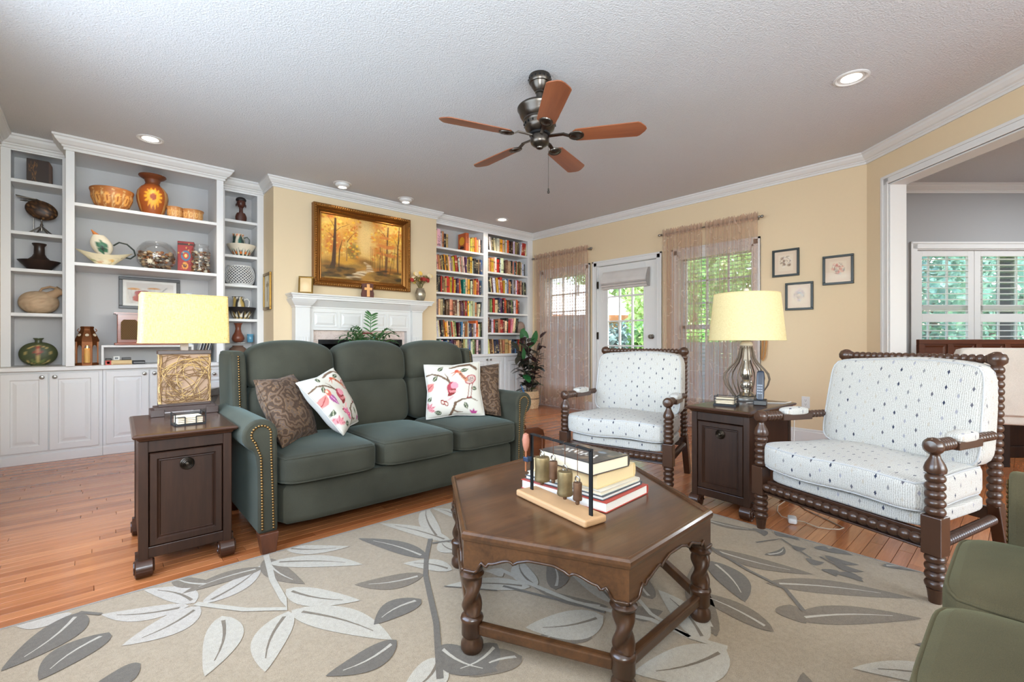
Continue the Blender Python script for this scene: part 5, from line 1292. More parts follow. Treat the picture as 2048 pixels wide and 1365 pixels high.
# three small black framed pictures on the tan wall
def lady(seed, cols):
    c = Canvas(80, 88, (228, 212, 190)); c.put(((c.x < .16) | (c.x > .84) | (c.y < .16) | (c.y > .84)).astype(np.float32), (224, 204, 182)); q = random.Random(seed)
    for i in range(26): a = q.random()*2*PI; r0 = q.uniform(.1, .27); c.ell(.5+r0*math.cos(a)*.9, .55+r0*math.sin(a)*.9, q.uniform(.03, .08), q.uniform(.02, .06), q.choice(cols), al=.55, soft=.4)
    for i in range(34): a = q.random()*2*PI; r0 = q.uniform(.05, .26); b2 = a+q.uniform(.3, 1.2); c.line([(.5+r0*math.cos(a), .54+r0*math.sin(a)), (.5+r0*math.cos(b2), .54+r0*math.sin(b2))], .012, (120, 100, 96), .6)
    return c
FG = plain('dark_green_frame', (34, 42, 42), .35)
picture('small_picture', 'upper left one of the three dark framed sketches on the tan wall', (5.269, 1.666, 1.677), .25, .28, .022, .02, lady(1, ((222, 206, 190), (150, 110, 80), (120, 90, 60), (236, 226, 214))), FG, R(-90), 50, 56)
picture('small_picture', 'right one of the three dark framed sketches, nearest the opening', (5.269, 1.216, 1.555), .25, .28, .022, .02, lady(2, ((214, 110, 100), (230, 214, 196), (190, 196, 190), (226, 160, 140))), FG, R(-90), 50, 56)
picture('small_picture', 'lowest of the three dark framed sketches, beside the round lampshade', (5.269, 1.544, 1.327), .25, .28, .022, .02, lady(3, ((170, 190, 196), (214, 190, 190), (226, 214, 200))), FG, R(-90), 50, 56)
t = thing('wall_outlet', 'white power outlet on the tan wall behind the settee arm', 'outlet', (5.269, 1.487, .345))
MB().box(-.006, 0, -.036, .036, 0, .116).obj('cover_plate', M_WHITE, t, bevel=.002)
for z in (.038, .078):
    rc = MB().lathe([(.0001, .0075), (.016, .0075), (.017, .005)], (0, 0, z), 16, (-1, 0, 0)).obj('receptacle', M_WHITE, t)
    MB().box(-.0082, -.0070, -.008, -.006, z-.002, z+.008).box(-.0082, -.0070, .005, .007, z-.002, z+.007).lathe([(.003, .0075), (.003, .0083)], (0, 0, z-.008), 8, (-1, 0, 0)).obj('slots', M_BLACK, rc)
RUG_LEAVES = [(0.68,2.41,0.92,2.22,0.05,'w'),(0.58,2.3,0.89,2.0,0.06,'w'),(0.57,2.01,0.76,1.73,0.06,'w'),(0.54,1.84,0.74,1.43,0.07,'w'),(0.53,1.84,0.38,1.55,0.06,'w'),(0.34,1.97,0.24,1.65,0.06,'w'),(0.3,2.11,0.55,2.3,0.055,'l'),(0.29,2.1,0.06,2.0,0.075,'l'),(0.28,2.14,0.14,2.39,0.05,'l'),(0.26,2.13,0.01,2.28,0.05,'l'),(1.32,1.93,1.16,2.39,0.05,'w'),(1.29,1.99,1.51,2.49,0.05,'w'),(1.16,1.69,1.03,1.89,0.05,'w'),(-0.05,2.35,-0.22,2.09,0.075,'d'),(0.03,2.12,-0.13,1.96,0.07,'d'),(0.1,1.85,0.0,1.83,0.05,'d'),(0.94,1.58,0.73,1.55,0.06,'d'),(0.75,1.42,0.51,1.41,0.055,'d'),(1.14,1.86,0.99,2.28,0.055,'d'),(1.05,1.74,0.79,1.86,0.06,'t'),(0.55,2.27,0.25,2.25,0.05,'t'),(0.35,2.26,0.24,2.46,0.04,'t'),(0.58,2.36,0.64,2.0,0.05,'t'),(-0.07,2.36,-0.22,2.4,0.04,'l'),(0.84,1.3,0.91,1.08,0.06,'d'),(0.81,1.25,0.64,1.19,0.06,'w'),(1.32,1.36,1.06,1.6,0.05,'w'),(1.34,1.35,1.45,1.57,0.05,'w'),(1.38,1.28,1.55,1.48,0.05,'t'),(1.38,1.04,1.12,1.18,0.085,'w'),(1.48,1.06,1.54,1.36,0.055,'w'),(1.44,1.06,1.33,1.36,0.03,'t'),(1.47,1.02,1.57,0.91,0.05,'t'),(1.53,0.66,1.21,0.8,0.085,'w'),(1.51,0.72,1.69,1.0,0.06,'w'),(1.57,0.71,2.02,1.01,0.05,'t'),(1.27,1.0,1.09,1.1,0.06,'t'),(0.99,1.18,0.79,1.18,0.06,'d'),(1.01,1.08,0.83,1.12,0.06,'t'),(1.61,0.98,1.78,1.14,0.05,'t'),(1.29,1.5,1.26,1.59,0.03,'w'),(1.29,1.81,1.29,1.98,0.05,'w'),(1.53,2.17,1.5,2.39,0.04,'w'),(2.09,0.97,1.86,0.73,0.07,'d'),(2.21,1.03,2.3,0.62,0.06,'t'),(2.07,0.73,2.38,0.3,0.06,'t'),(1.97,0.61,1.88,0.53,0.05,'t'),(1.88,0.57,2.23,0.26,0.06,'t'),(2.55,1.22,2.62,0.95,0.03,'t'),(2.62,0.99,2.56,0.91,0.028,'d'),(2.67,0.9,2.66,0.81,0.025,'d'),(2.63,0.86,2.64,0.77,0.025,'d'),(2.54,0.78,2.56,0.72,0.028,'d'),(2.6,0.7,2.6,0.63,0.03,'d'),(2.44,0.69,2.46,0.62,0.03,'d'),(2.6,0.65,2.64,0.55,0.03,'d'),(2.54,0.64,2.55,0.51,0.03,'d'),(2.38,0.61,2.35,0.55,0.03,'d'),(2.49,0.59,2.49,0.48,0.03,'d'),(2.39,0.56,2.38,0.46,0.03,'d'),(2.34,0.83,2.5,0.8,0.02,'d'),(2.62,0.44,2.68,0.28,0.03,'d')]
RUG_STEMS = [([(0.59,2.4),(0.55,2.13),(0.54,1.94),(0.53,1.86),(0.41,1.96),(0.28,2.13)],'w',0.02),([(1.26,2.03),(1.14,1.87),(1.05,1.73),(0.97,1.56),(0.9,1.41),(0.76,1.17)],'d',0.018),([(1.33,1.94),(1.24,1.98)],'d',0.014),([(0.01,2.28),(-0.05,2.35)],'d',0.012),([(1.32,1.56),(1.34,1.35),(1.37,1.17),(1.43,1.03),(1.49,0.91),(1.5,0.77),(1.54,0.66)],'w',0.018),([(1.24,1.44),(1.36,1.16),(1.4,1.05)],'d',0.012),([(1.06,1.6),(1.2,1.43)],'d',0.006),([(2.23,1.04),(2.13,0.83),(2.08,0.66),(1.96,0.56)],'d',0.014),([(2.46,0.67),(2.59,0.84),(2.45,0.91)],'d',0.008),([(2.51,0.65),(2.41,0.47)],'d',0.008),([(1.59,1.05),(1.52,0.93),(1.5,0.77)],'w',0.014)]

# ------------------------------------------------------------------ rug: low pile with leaves carved into it
RX0, RX1, RY0, RY1 = -.37, 2.675, -.05, 2.40
def pile(name, rgb, rgb2):
    m, nt, out = newmat(name); v = coords(nt)
    f = noise(nt, v, 420, 2, .7); g = noise(nt, v, 70, 3, .6)
    q = math1(nt, 'ADD', math1(nt, 'MULTIPLY', f, .7), math1(nt, 'MULTIPLY', g, .3))
    b = pbr(nt, out, ramp(nt, q, [(.3, srgb(rgb2)), (.62, srgb(rgb))]), 1.0, 0, .1)
    b.inputs['Sheen Weight'].default_value = .15
    bump(nt, f, .6, .003, b); return m
t = thing('area_rug', 'beige rug with cream and grey leaf pattern under the coffee table', 'rug', (1.15, 1.175, 0))
ro = lambda p: (p[0]-1.15, p[1]-1.175)
MB().box(RX0-1.15, RX1-1.15, RY0-1.175, RY1-1.175, .0005, .009).obj('rug_base', pile('rug_beige', (166, 148, 124), (130, 113, 91)), t, bevel=.004)
e_ = MB()
for a, b_ in (((RX0, RY0), (RX1, RY0)), ((RX1, RY0), (RX1, RY1)), ((RX1, RY1), (RX0, RY1)), ((RX0, RY1), (RX0, RY0))): e_.bar((*ro(a), .0052), (*ro(b_), .0052), .012, .0095)
e_.obj('rug_binding', pile('rug_edge', (150, 140, 128), (112, 104, 94)), t)
TONE = {'w': ('cream', (182, 172, 156), (152, 142, 126), .0112), 'l': ('light', (182, 171, 157), (152, 141, 127), .0106), 't': ('taupe', (122, 108, 91), (94, 82, 67), .0109), 'd': ('dark', (108, 99, 88), (82, 74, 64), .0115)}
def inr(p): return (min(RX1-.012, max(RX0+.012, p[0])), min(RY1-.012, max(RY0+.012, p[1])))
def leaf_poly(mb, ax, ay, bx, by, w, z, curl):
    d = Vector((bx-ax, by-ay)); n = Vector((-d.y, d.x)).normalized(); vs = []; k = 14
    for i in range(k+1):
        s = i/k; c_ = Vector((ax, ay))+d*s+n*(curl*math.sin(PI*s)); h_ = w*.98*math.sin(PI*s**.78)**.85
        for sg in (-1, 0, 1): vs.append((*ro(inr(c_+n*h_*sg)), z))
    mb.add(vs, [(3*i+j, 3*i+j+1, 3*i+4+j, 3*i+3+j)[::-1] for i in range(k) for j in (0, 1)])
lv = {k: MB() for k in TONE}; vn = MB(); q = random.Random(9)
extra = []
for i in range(34):          # the pattern goes on where furniture hides it and towards the near edge
    x, y = q.uniform(-.3, 2.6), q.uniform(0, .62) if i < 22 else q.uniform(1.3, 2.3)
    if i >= 22 and not (1.75 < x): continue
    a = q.uniform(0, 2*PI); l_ = q.uniform(.24, .4); extra.append((x, y, x+l_*math.cos(a), y+l_*math.sin(a), .055, 'wdtl'[i % 4]))
for i, (ax, ay, bx, by, w_, tn) in enumerate(RUG_LEAVES+extra):
    z = TONE[tn][3]+.00004*(i % 9); leaf_poly(lv[tn], ax, ay, bx, by, w_, z, .025*(1 if i % 2 else -1))
    d = Vector((bx-ax, by-ay)); n = Vector((-d.y, d.x)).normalized(); cu = .025*(1 if i % 2 else -1)
    if d.length > .16:
        pts = [Vector((ax, ay))+d*s+n*(cu*math.sin(PI*s)) for s in (.10, .24, .38, .52, .66, .80)]
        tgt = lv['w' if tn in 'dt' else 't']
        for j in range(5):
            p0, p1 = pts[j], pts[j+1]; wv = .0065*(1-.17*j)
            c_ = [(*ro(inr(p)), z+.0006) for p in (p0-n*wv, p1-n*wv*.83, p1+n*wv*.83, p0+n*wv)]; tgt.add(c_, [(0, 1, 2, 3)])
for i, (pts, tn, w_) in enumerate(RUG_STEMS):
    P = [Vector(p) for p in pts]; vs = []
    for j, p in enumerate(P):
        d = (P[min(j+1, len(P)-1)]-P[max(j-1, 0)]).normalized(); n = Vector((-d.y, d.x))
        vs += [(*ro(inr(p-n*w_*.6)), TONE[tn][3]+.0008), (*ro(inr(p+n*w_*.6)), TONE[tn][3]+.0008)]
    lv[tn].add(vs, [(2*j, 2*j+2, 2*j+3, 2*j+1) for j in range(len(P)-1)])
for tn, mb in lv.items():
    mb.obj(TONE[tn][0]+'_leaves', pile('rug_'+TONE[tn][0], TONE[tn][1], TONE[tn][2]), t, kind='stuff')

# ------------------------------------------------------------------ sofas
def velvet(name, a, b_, sheen_c):
    return fabric(name, a, b_, 900, .9, .25, .28, 4, sheen_c)
M_SOFA = velvet('sofa_green', (64, 63, 52), (43, 42, 34), (145, 166, 162))
M_SOFA2 = velvet('sofa_olive', (88, 80, 58), (62, 56, 40), (160, 165, 130))
M_NAIL = plain('brass_nail', (128, 100, 62), .35, 1.0, var=.1)
M_LEG = wood('sofa_leg_wood', (58, 30, 18), (96, 54, 34), 'z', .3, 12, .2)
def sofa(label, group, loc, rz, n, wc, mat, arm_y=0.0, tcush=0.0, depth=.95):
    t = thing('sofa', label, 'sofa', loc, rz); wi = n*wc/2; aw = .158
    base = MB().cushion((0, depth/2+.0, .205), (wi+.006, depth/2-.02, .105), 14, 10, (0, .02, 0)); base.obj('seat_base', mat, t, smooth='all')
    prof = [(0, .105), (0, .49)]+[(.076+.077*math.cos(R(a)), .572+.077*math.sin(R(a))) for a in range(200, -75, -18)]+[(.094, .47), (.086, .41), (.086, .105)]
    for sg in (-1, 1):
        a = MB().prism([(sg*(wi+p[0]), p[1]) for p in (prof if sg > 0 else prof[::-1])], 'y', arm_y+.012, .80)
        a.obj('arm', mat, t, smooth=True, bevel=.014, seg=3, angle=50)
        pth = [(.020, .125), (.024, .30), (.030, .47)]+[(.073+.042*math.cos(R(b2)), .576+.042*math.sin(R(b2))) for b2 in range(190, -60, -20)]+[(.074, .47), (.070, .30), (.068, .125)]
        P = [Vector(p) for p in pth]; nails = MB(); acc = 0
        for i in range(len(P)-1):
            L_ = (P[i+1]-P[i]).length; s_ = acc
            while s_ < L_:
                p = P[i].lerp(P[i+1], s_/L_); nails.ball((sg*(wi+p.x), arm_y+.010, p.y), .0062, 8, 5, (1, .6, 1)); s_ += .0135
            acc = s_-L_
        nails.obj('nailhead_trim', M_NAIL, t, smooth=True, kind='stuff')
        # wing of the outside back with its own row of nails
        w_ = MB().cushion((sg*(wi+.042), .76, .70), (.040, .20, .258), 9, 10, fn=lambda p: (p[0], p[1]+(p[2]-.45)*.14, p[2])); w_.obj('wing', mat, t, smooth='all')
        nails = MB()
        for i in range(24): z = .60+i*.0142; nails.ball((sg*(wi+.046), .556+(z-.45)*.14+(.012 if i < 2 else 0), z), .006, 8, 5)
        nails.obj('wing_nailheads', M_NAIL, t, smooth=True, kind='stuff')
    MB().cushion((0, .86, .52), (wi+.05, .075, .42), 12, 10, fn=lambda p: (p[0], p[1]+(p[2]-.2)*.10, p[2])).obj('outside_back', mat, t, smooth='all')
    for i in range(n):
        x = (i-(n-1)/2)*wc; e_ = tcush*((i == n-1)-(i == 0))*.5; ew = tcush*.5*(i in (0, n-1))
        c_ = MB().cushion((x+e_, .285, .385), (wc/2-.004+ew, .315, .078), 7, 14, (0, .0, .22)); so = c_.obj('seat_cushion', mat, t, smooth='all')
        pip = MB()
        for zz in (.80, -.80):
            ring = []
            for k in range(72):
                a = 2*PI*k/72; m_ = max(abs(math.cos(a)), abs(math.sin(a))); ring.append(c_.P((math.cos(a)/m_, math.sin(a)/m_, zz)))
            pip.tube(ring, .0045, 6, True)
        pip.obj('piping', mat, so, smooth='all')
        lean = lambda p: (p[0], p[1]+(p[2]-.46)*.16, p[2])
        MB().cushion((x, .645, .605), (wc/2-.004, .10, .165), 5, 14, (0, .28, .03), lean).obj('lower_back_cushion', mat, t, smooth='all')
        MB().cushion((x, .66, .872), (wc/2-.002, .125, .130), 4.2, 16, (0, .16, .16), lambda p, x=x: (p[0], p[1]+(p[2]-.46)*.16, p[2]-.035*((p[0]-x)/(wc/2))**2*(1 if p[2] < .85 else .4))).obj('upper_back_cushion', mat, t, smooth='all')
    for sg in (-1, 1):
        for y in (arm_y+.03, .80):
            x = sg*(wi+.042); yb = .02 if y < .4 else -.02
            l_ = MB(); v = [(x-.042, y-.035, .107), (x+.042, y-.035, .107), (x+.042, y+.04, .107), (x-.042, y+.04, .107)]; u = [(x-.026, y-.02-yb*.3, 0), (x+.03, y-.02-yb*.3, 0), (x+.03, y+.025-yb*.3, 0), (x-.026, y+.025-yb*.3, 0)]
            l_.add(v+u, [(0,1,2,3), (7,6,5,4), (0,4,5,1), (1,5,6,2), (2,6,7,3), (3,7,4,0)]).obj('leg', M_LEG, t, bevel=.003)
    return t
sofa('dark green three seat sofa with brass nailheads in front of the fireplace', None, (1.425, 2.40, 0), 0, 3, .518, M_SOFA)
sofa('olive green sofa cut off by the bottom right corner of the picture', None, (1.17, .11, 0), PI, 3, .46, M_SOFA2, arm_y=.06, tcush=.05)

# ------------------------------------------------------------------ cushions on the sofa
def pillow(name, label, BL, BR, TL, TR, thick, front, back_mat, cat='pillow', n=84, group=None, piping=None):
    BL, BR, TL, TR = map(Vector, (BL, BR, TL, TR)); ctr = (BL+BR+TL+TR)/4
    nrm = (BR-BL).cross(TL-BL).normalized()
    t = thing(name, label, cat, ctr+Vector((0, 0, -(TL-BL).length*0)), 0, group)
    def f(sg):
        def g(u, v):
            a, b_ = 2*u-1, 2*v-1
            pu = u+(-.045*a*(1-abs(b_))**1.0*abs(a)); pv = v+(-.045*b_*(1-abs(a))*abs(b_))
            p = BL*(1-pu)*(1-pv)+BR*pu*(1-pv)+TL*(1-pu)*pv+TR*pu*pv
            h_ = ((1-a**4)*(1-b_**4))**.55*(1-.25*(a*a+b_*b_)/2)
            wr = .004*math.sin(9*u+5*v)*math.sin(7*v-3*u)
            return tuple(p+nrm*sg*(thick/2*h_+wr*h_)-ctr)
        return g
    MB().grid(f(1), n, n, col=(lambda u, v: front.at(u, v)) if front is not None and not hasattr(front, 'node_tree') else None).obj('front_cover', PAINTF if front is not None and not hasattr(front, 'node_tree') else front, t, smooth='all')
    MB().grid(f(-1), 20, 20, flip=True).obj('back_cover', back_mat, t, smooth='all')
    ring = [f(1)(*p) for p in [(i/16, 0) for i in range(16)]+[(1, i/16) for i in range(16)]+[(1-i/16, 1) for i in range(16)]+[(0, 1-i/16) for i in range(16)]]
    if piping: MB().tube(ring, .005, 6, True).obj('piping', piping, t, smooth='all')
    return t
PAINTF = painted('printed_cotton', .95, bmp=.25, bscale=500, spec=.15)
# paisley: swirling procedural weave
m, nt, out = newmat('paisley'); M_PAIS = m; v = coords(nt)
w1_ = N(nt, 'ShaderNodeTexWave', wave_type='RINGS', rings_direction='SPHERICAL'); w1_.inputs['Scale'].default_value = 6; w1_.inputs['Distortion'].default_value = 18; w1_.inputs['Detail'].default_value = 2.5; w1_.inputs['Detail Scale'].default_value = 2.2; L(nt, v, w1_.inputs['Vector'])
f2 = noise(nt, v, 260, 2)
col = ramp(nt, w1_.outputs['Fac'], [(.0, srgb(44, 30, 22)), (.45, srgb(66, 46, 32)), (.72, srgb(118, 90, 62)), (.95, srgb(84, 70, 62))])
b = pbr(nt, out, mixc(nt, .35, col, mixc(nt, f2, srgb(38, 26, 18), srgb(104, 80, 58))), .8, 0, .2); b.inputs['Sheen Weight'].default_value = .06
bump(nt, w1_.outputs['Fac'], .4, .004, b)
M_COTTON = fabric('white_cotton', (186, 181, 173), (168, 163, 155), 500, sheen=.1)
def bird_canvas(flip=False):
    c = Canvas(150, 150, (186, 180, 168)); BR_ = (96, 74, 58); G_ = (70, 76, 60); PK = (150, 62, 72); RD = (118, 44, 44)
    c.line([(.40, .0), (.46, .12), (.50, .24), (.62, .30), (.78, .32), (.90, .26)], .05, BR_, 1, .012)
    c.line([(.50, .24), (.46, .10), (.52, .06), (.62, .06)], .05, BR_, 1, .01)
    c.line([(0, .78), (.12, .80), (.26, .76), (.40, .66), (.46, .54)], .022, BR_, 1, .045); c.line([(.40, .66), (.38, .74), (.34, .80)], .03, BR_, 1, .006)
    c.line([(.44, .92), (.60, .96), (.80, .96), (.92, .86)], .03, BR_, 1, .05)
    for x, y, a, l_ in ((.22, .86, 40, .14), (.12, .66, 50, .14), (.62, .84, 10, .16), (.66, .24, -70, .14), (.26, .06, 160, .14), (.92, .48, 170, .12), (.02, .3, 60, .1)): c.leaf(x, y, l_, .038, R(a), G_, 1, (190, 190, 160))
    c.leaf(.47, .64, .26, .075, R(-105), PK); c.ell(.50, .56, .065, .07, (196, 130, 140)); c.leaf(.52, .5, .2, .05, R(-140), RD)
    for a in range(5): c.line([(.40+.03*a, .48), (.43+.03*a, .44)], .012, (224, 150, 150))
    for x, y in ((.28, .27), (.34, .24)): c.ell(x, y, .035, .055, RD, .5); c.ell(x, y, .016, .03, (222, 190, 170), .5)
    c.line([(.46, .36), (.38, .30)], .03, (214, 150, 150))
    c.ell(.80, .66, .115, .085, PK, .4); c.ell(.80, .66, .095, .066, (184, 160, 148), .4)
    for i in range(26): a = i*2.4; c.ell(.80+.075*math.cos(a)*(i/26)**.5, .66+.055*math.sin(a)*(i/26)**.5, .008, .008, (104, 92, 96))
    c.line([(.72, .66), (.66, .72), (.60, .82), (.56, .84)], .065, (176, 112, 84), 1, .05); c.ell(.555, .845, .035, .03, (170, 78, 58)); c.line([(.54, .84), (.44, .80)], .022, (170, 74, 50), 1, .006); c.line([(.54, .82), (.46, .74)], .016, (170, 74, 50), 1, .006)
    for i in range(5): c.ell(.62+.02*i, .78-.025*i, .012, .012, (70, 60, 60))
    c.line([(.78, .58), (.72, .33)], .013, RD); c.line([(.84, .58), (.78, .33)], .013, RD); c.line([(.70, .32), (.80, .33)], .012, RD)
    for a in (20, 60, 100, 140): c.leaf(.03, .16, .13, .03, R(a-40), (196, 130, 134), 1, RD)
    for a in (30, 80, 130): c.leaf(.80, .03, .1, .02, R(a), (150, 60, 110))
    c.leaf(-.02, .5, .2, .07, R(40), (196, 116, 110), 1, RD)
    if flip: c.a = c.a[:, ::-1].copy()
    return c
def bird_canvas2():
    c = bird_canvas(); 
    c.leaf(.18, .62, .24, .06, R(-70), (150, 80, 130), 1, (230, 190, 200)); c.ell(.2, .64, .055, .06, (186, 96, 84)); c.ell(.19, .66, .025, .028, (228, 190, 160))
    for a in (10, 50, 95, 140): c.leaf(.30, .2, .15, .035, R(a-60), (190, 80, 130), 1, (230, 180, 110))
    return c
pillow('throw_pillow', 'left brown paisley pillow leaning in the sofa corner by the arm', (.70, 2.53, .475), (.965, 2.80, .475), (.64, 2.84, .80), (.87, 2.93, .815), .15, M_PAIS, M_PAIS, piping=M_PAIS)
pillow('throw_pillow', 'tilted white bird print pillow leaning on the brown paisley one', (1.03, 2.575, .487), (1.235, 2.85, .505), (.815, 2.69, .785), (1.07, 2.83, .85), .13, bird_canvas2(), M_COTTON, piping=M_COTTON)
pillow('throw_pillow', 'right brown paisley pillow behind the upright bird print pillow', (2.02, 2.70, .475), (2.165, 2.54, .478), (2.10, 2.88, .83), (2.26, 2.68, .842), .13, M_PAIS, M_PAIS, piping=M_PAIS)
pillow('throw_pillow', 'upright white bird print pillow near the right arm of the sofa', (1.70, 2.79, .472), (2.055, 2.59, .487), (1.73, 2.87, .845), (2.12, 2.73, .862), .12, bird_canvas(), M_COTTON, piping=M_COTTON)

# ------------------------------------------------------------------ coffee table (six sided, barley twist legs)
CT = (1.42, 1.25); CZ = .41
HX = [(-.551, -.041), (-.318, -.511), (.227, -.490), (.551, .041), (.318, .511), (-.227, .490)]
t = thing('coffee_table', 'six sided oak coffee table with barley twist legs on the rug', 'table', (CT[0], CT[1], .0105)); CZ -= .0105
def hexs(k): return [(p[0]*k, p[1]*k) for p in HX]
tp = MB().prism(hexs(.965), 'z', CZ-.032, CZ-.012).obj('tabletop', M_TABLE, t)
rim = MB(); prof = [(1.0, CZ-.028), (1.006, CZ-.018), (1.004, CZ-.008), (.992, CZ-.002), (.978, CZ), (.966, CZ-.004), (.960, CZ-.013), (.955, CZ-.03)]
vs = [(p[0]*k, p[1]*k, z) for k, z in prof for p in HX]; n6 = len(prof)
rim.add(vs, [(6*i+k, 6*i+(k+1) % 6, (6*i+6+(k+1) % 6) % (6*n6), (6*i+6+k) % (6*n6)) for i in range(n6) for k in range(6)]); rim.obj('table_rim', M_TABLE, t)
def apron_z(s):
    s = min(s, 1-s)*2                      # 0 at the legs, 1 mid side
    if s < .16: return CZ-.125
    if s < .26: q_ = (s-.16)/.10; return CZ-.125+.035*(.5-.5*math.cos(PI*q_))
    if s < .34: q_ = (s-.26)/.08; return CZ-.09-.012*math.sin(PI*q_)
    if s < .62: q_ = (s-.34)/.28; return CZ-.09+.020*(.5-.5*math.cos(PI*q_))
    if s < .70: q_ = (s-.62)/.08; return CZ-.07-.008*math.sin(PI*q_)
    return CZ-.070+.012*min(1, (s-.70)/.15)
for i in range(6):
    a = Vector((*HX[i], 0))*.99; b_ = Vector((*HX[(i+1) % 6], 0))*.99; inn = (-(a+b_)/2).normalized()*.02; K = 64; vs = []
    for j in range(K+1):
        s = j/K; p = a.lerp(b_, s); z0 = apron_z(s)
        vs += [(p.x, p.y, CZ-.026), (p.x, p.y, z0), (p.x+inn.x, p.y+inn.y, z0), (p.x+inn.x, p.y+inn.y, CZ-.026)]
    mb = MB().add(vs, [(4*j+k, 4*j+4+k, 4*j+4+(k+1) % 4, 4*j+(k+1) % 4) for j in range(K) for k in range(4)]+[(0, 1, 2, 3), (4*K+3, 4*K+2, 4*K+1, 4*K)])
    ap = mb.obj('apron', M_TABLE, t)
    edge = [Vector(vs[4*j+1])-inn*.12 for j in range(K+1)]
    MB().tube(edge, .0045, 6).obj('apron_bead', M_TABLEV, ap, smooth='all')
for i, p in enumerate(HX):
    lx, ly = p[0]*.925, p[1]*.925; zt = CZ-.125
    l_ = MB(); l_.lathe([(.030, 0), (.037, .012), (.036, .03), (.028, .042), (.027, .048), (.034, .056), (.034, .098), (.038, .106), (.036, .114), (.026, .12), (.026, .125)], (lx, ly, 0), 20)
    l_.lathe([(.027, .122+(.0 if j == 0 else (zt-.032-.122)*j/40)) for j in range(41)], (lx, ly, 0), 20, mod=lambda r, a, h: r*(1.0+.24*math.cos(2*(a-h*38))), cap=False)
    l_.lathe([(.026, zt-.036), (.037, zt-.03), (.040, zt-.022), (.030, zt-.014), (.036, zt-.008), (.036, zt+.005)], (lx, ly, 0), 20)
    l_.obj('leg', M_TABLEV, t, smooth=True, angle=50)
    a = Vector((lx, ly, .078)); q_ = HX[(i+1) % 6]; b_ = Vector((q_[0]*.925, q_[1]*.925, .078)); d = (b_-a).normalized()*.028
    MB().bar(a+d, b_-d, .028, .036).obj('stretcher', M_TABLE, t, bevel=.006)

# bells on a stand
t = thing('bell_stand', 'row of four rusty bells hanging from an iron stand on a wooden base', 'bells', (1.262, 1.168, .3985), 0)
bx = lambda p: Vector((p[0]-1.262, p[1]-1.168, p[2]-.3985))
pts = [(1.248, 1.372), (1.196, .975), (1.298, .962), (1.345, 1.355)]
vs = [(*bx((*p, .4))[:2], z) for z in (0, .026) for p in pts]
MB().add(vs, [(0,1,2,3)[::-1], (4,5,6,7), (0,1,5,4), (1,2,6,5), (2,3,7,6), (3,0,4,7)]).obj('wooden_base', plain('pale_base_wood', (184, 144, 104), .5, var=.12, nscale=12), t, bevel=.008, seg=3)
A, B = bx((1.293, 1.325, .42)), bx((1.250, .994, .42)); A.z = B.z = .0262; up_ = Vector((0, 0, .222))
f_ = MB()
for p in (A, B): f_.bar(p-Vector((0, 0, .01)), p+up_, .006, .016, (B-A))
f_.bar(A+up_-(B-A).normalized()*.003, B+up_+(B-A).normalized()*.003, .018, .006); f_.obj('iron_frame', M_BLACK, t, bevel=.001)
M_BELL = plain('rusty_bell', (126, 108, 76), .5, .75, var=.4, nscale=35, bmp=.3, bscale=120); M_BELL2 = plain('rusty_bell_brown', (104, 76, 56), .55, .7, var=.3, nscale=35, bmp=.3, bscale=120)
for s, zt, h_, r_b, mm in ((.2, .140, .092, .030, M_BELL), (.4, .138, .066, .0165, M_BELL2), (.6, .116, .086, .029, M_BELL), (.8, .092, .062, .0165, M_BELL2)):
    p = A.lerp(B, s)
    b_ = MB().lathe([(r_b*.95, 0), (r_b*1.02, .004), (r_b*.97, .012), (r_b*.93, h_*.5), (r_b*.98, h_*.92), (r_b*.9, h_), (.004, h_+.003), (.004, h_-.003), (r_b*.85, h_-.008), (r_b*.86, .01), (r_b*.9, 0)], (p.x, p.y, zt-h_+.03), 24).obj('bell', mm, t, smooth=True)
    MB().tube([(p.x, p.y+.010*math.cos(a), zt+.04+.011*math.sin(a)) for a in [k*PI/8 for k in range(16)]], .0028, 6, True).obj('loop', M_NICKEL, b_, smooth=True)
    MB().tube([(p.x, p.y, zt+.05), (p.x, p.y, .249)], .0013, 5).tube([(p.x-.01, p.y, .249), (p.x, p.y, .2535), (p.x+.01, p.y, .249)], .0015, 5).obj('hanging_wire', plain('copper_wire', (120, 82, 64), .4, .8), b_)
    MB().tube([(p.x, p.y, zt-.01), (p.x, p.y, zt-h_+.018)], .003, 6).lathe([(.006, 0), (.008, .006), (.007, .016), (.005, .018)], (p.x, p.y, zt-h_+.014), 10).obj('clapper', M_BELL2, b_)
p = A+Vector((-.022, .012, 0))
st = MB().lathe([(.0035, .075), (.0042, .16)], p, 10).obj('striker_stick', plain('striker_wood', (142, 84, 50), .5), t)
MB().lathe([(.006, .155), (.0125, .175), (.015, .20), (.011, .222), (.0001, .228)], p, 14).obj('striker_head', plain('pinkish_wood', (158, 102, 82), .5, var=.15), t, smooth=True)
MB().box(p.x-.006, p.x+.020, p.y-.016, p.y+.010, .140, .158).obj('striker_clip', plain('blue_steel', (58, 74, 100), .4, .7), t, bevel=.002)

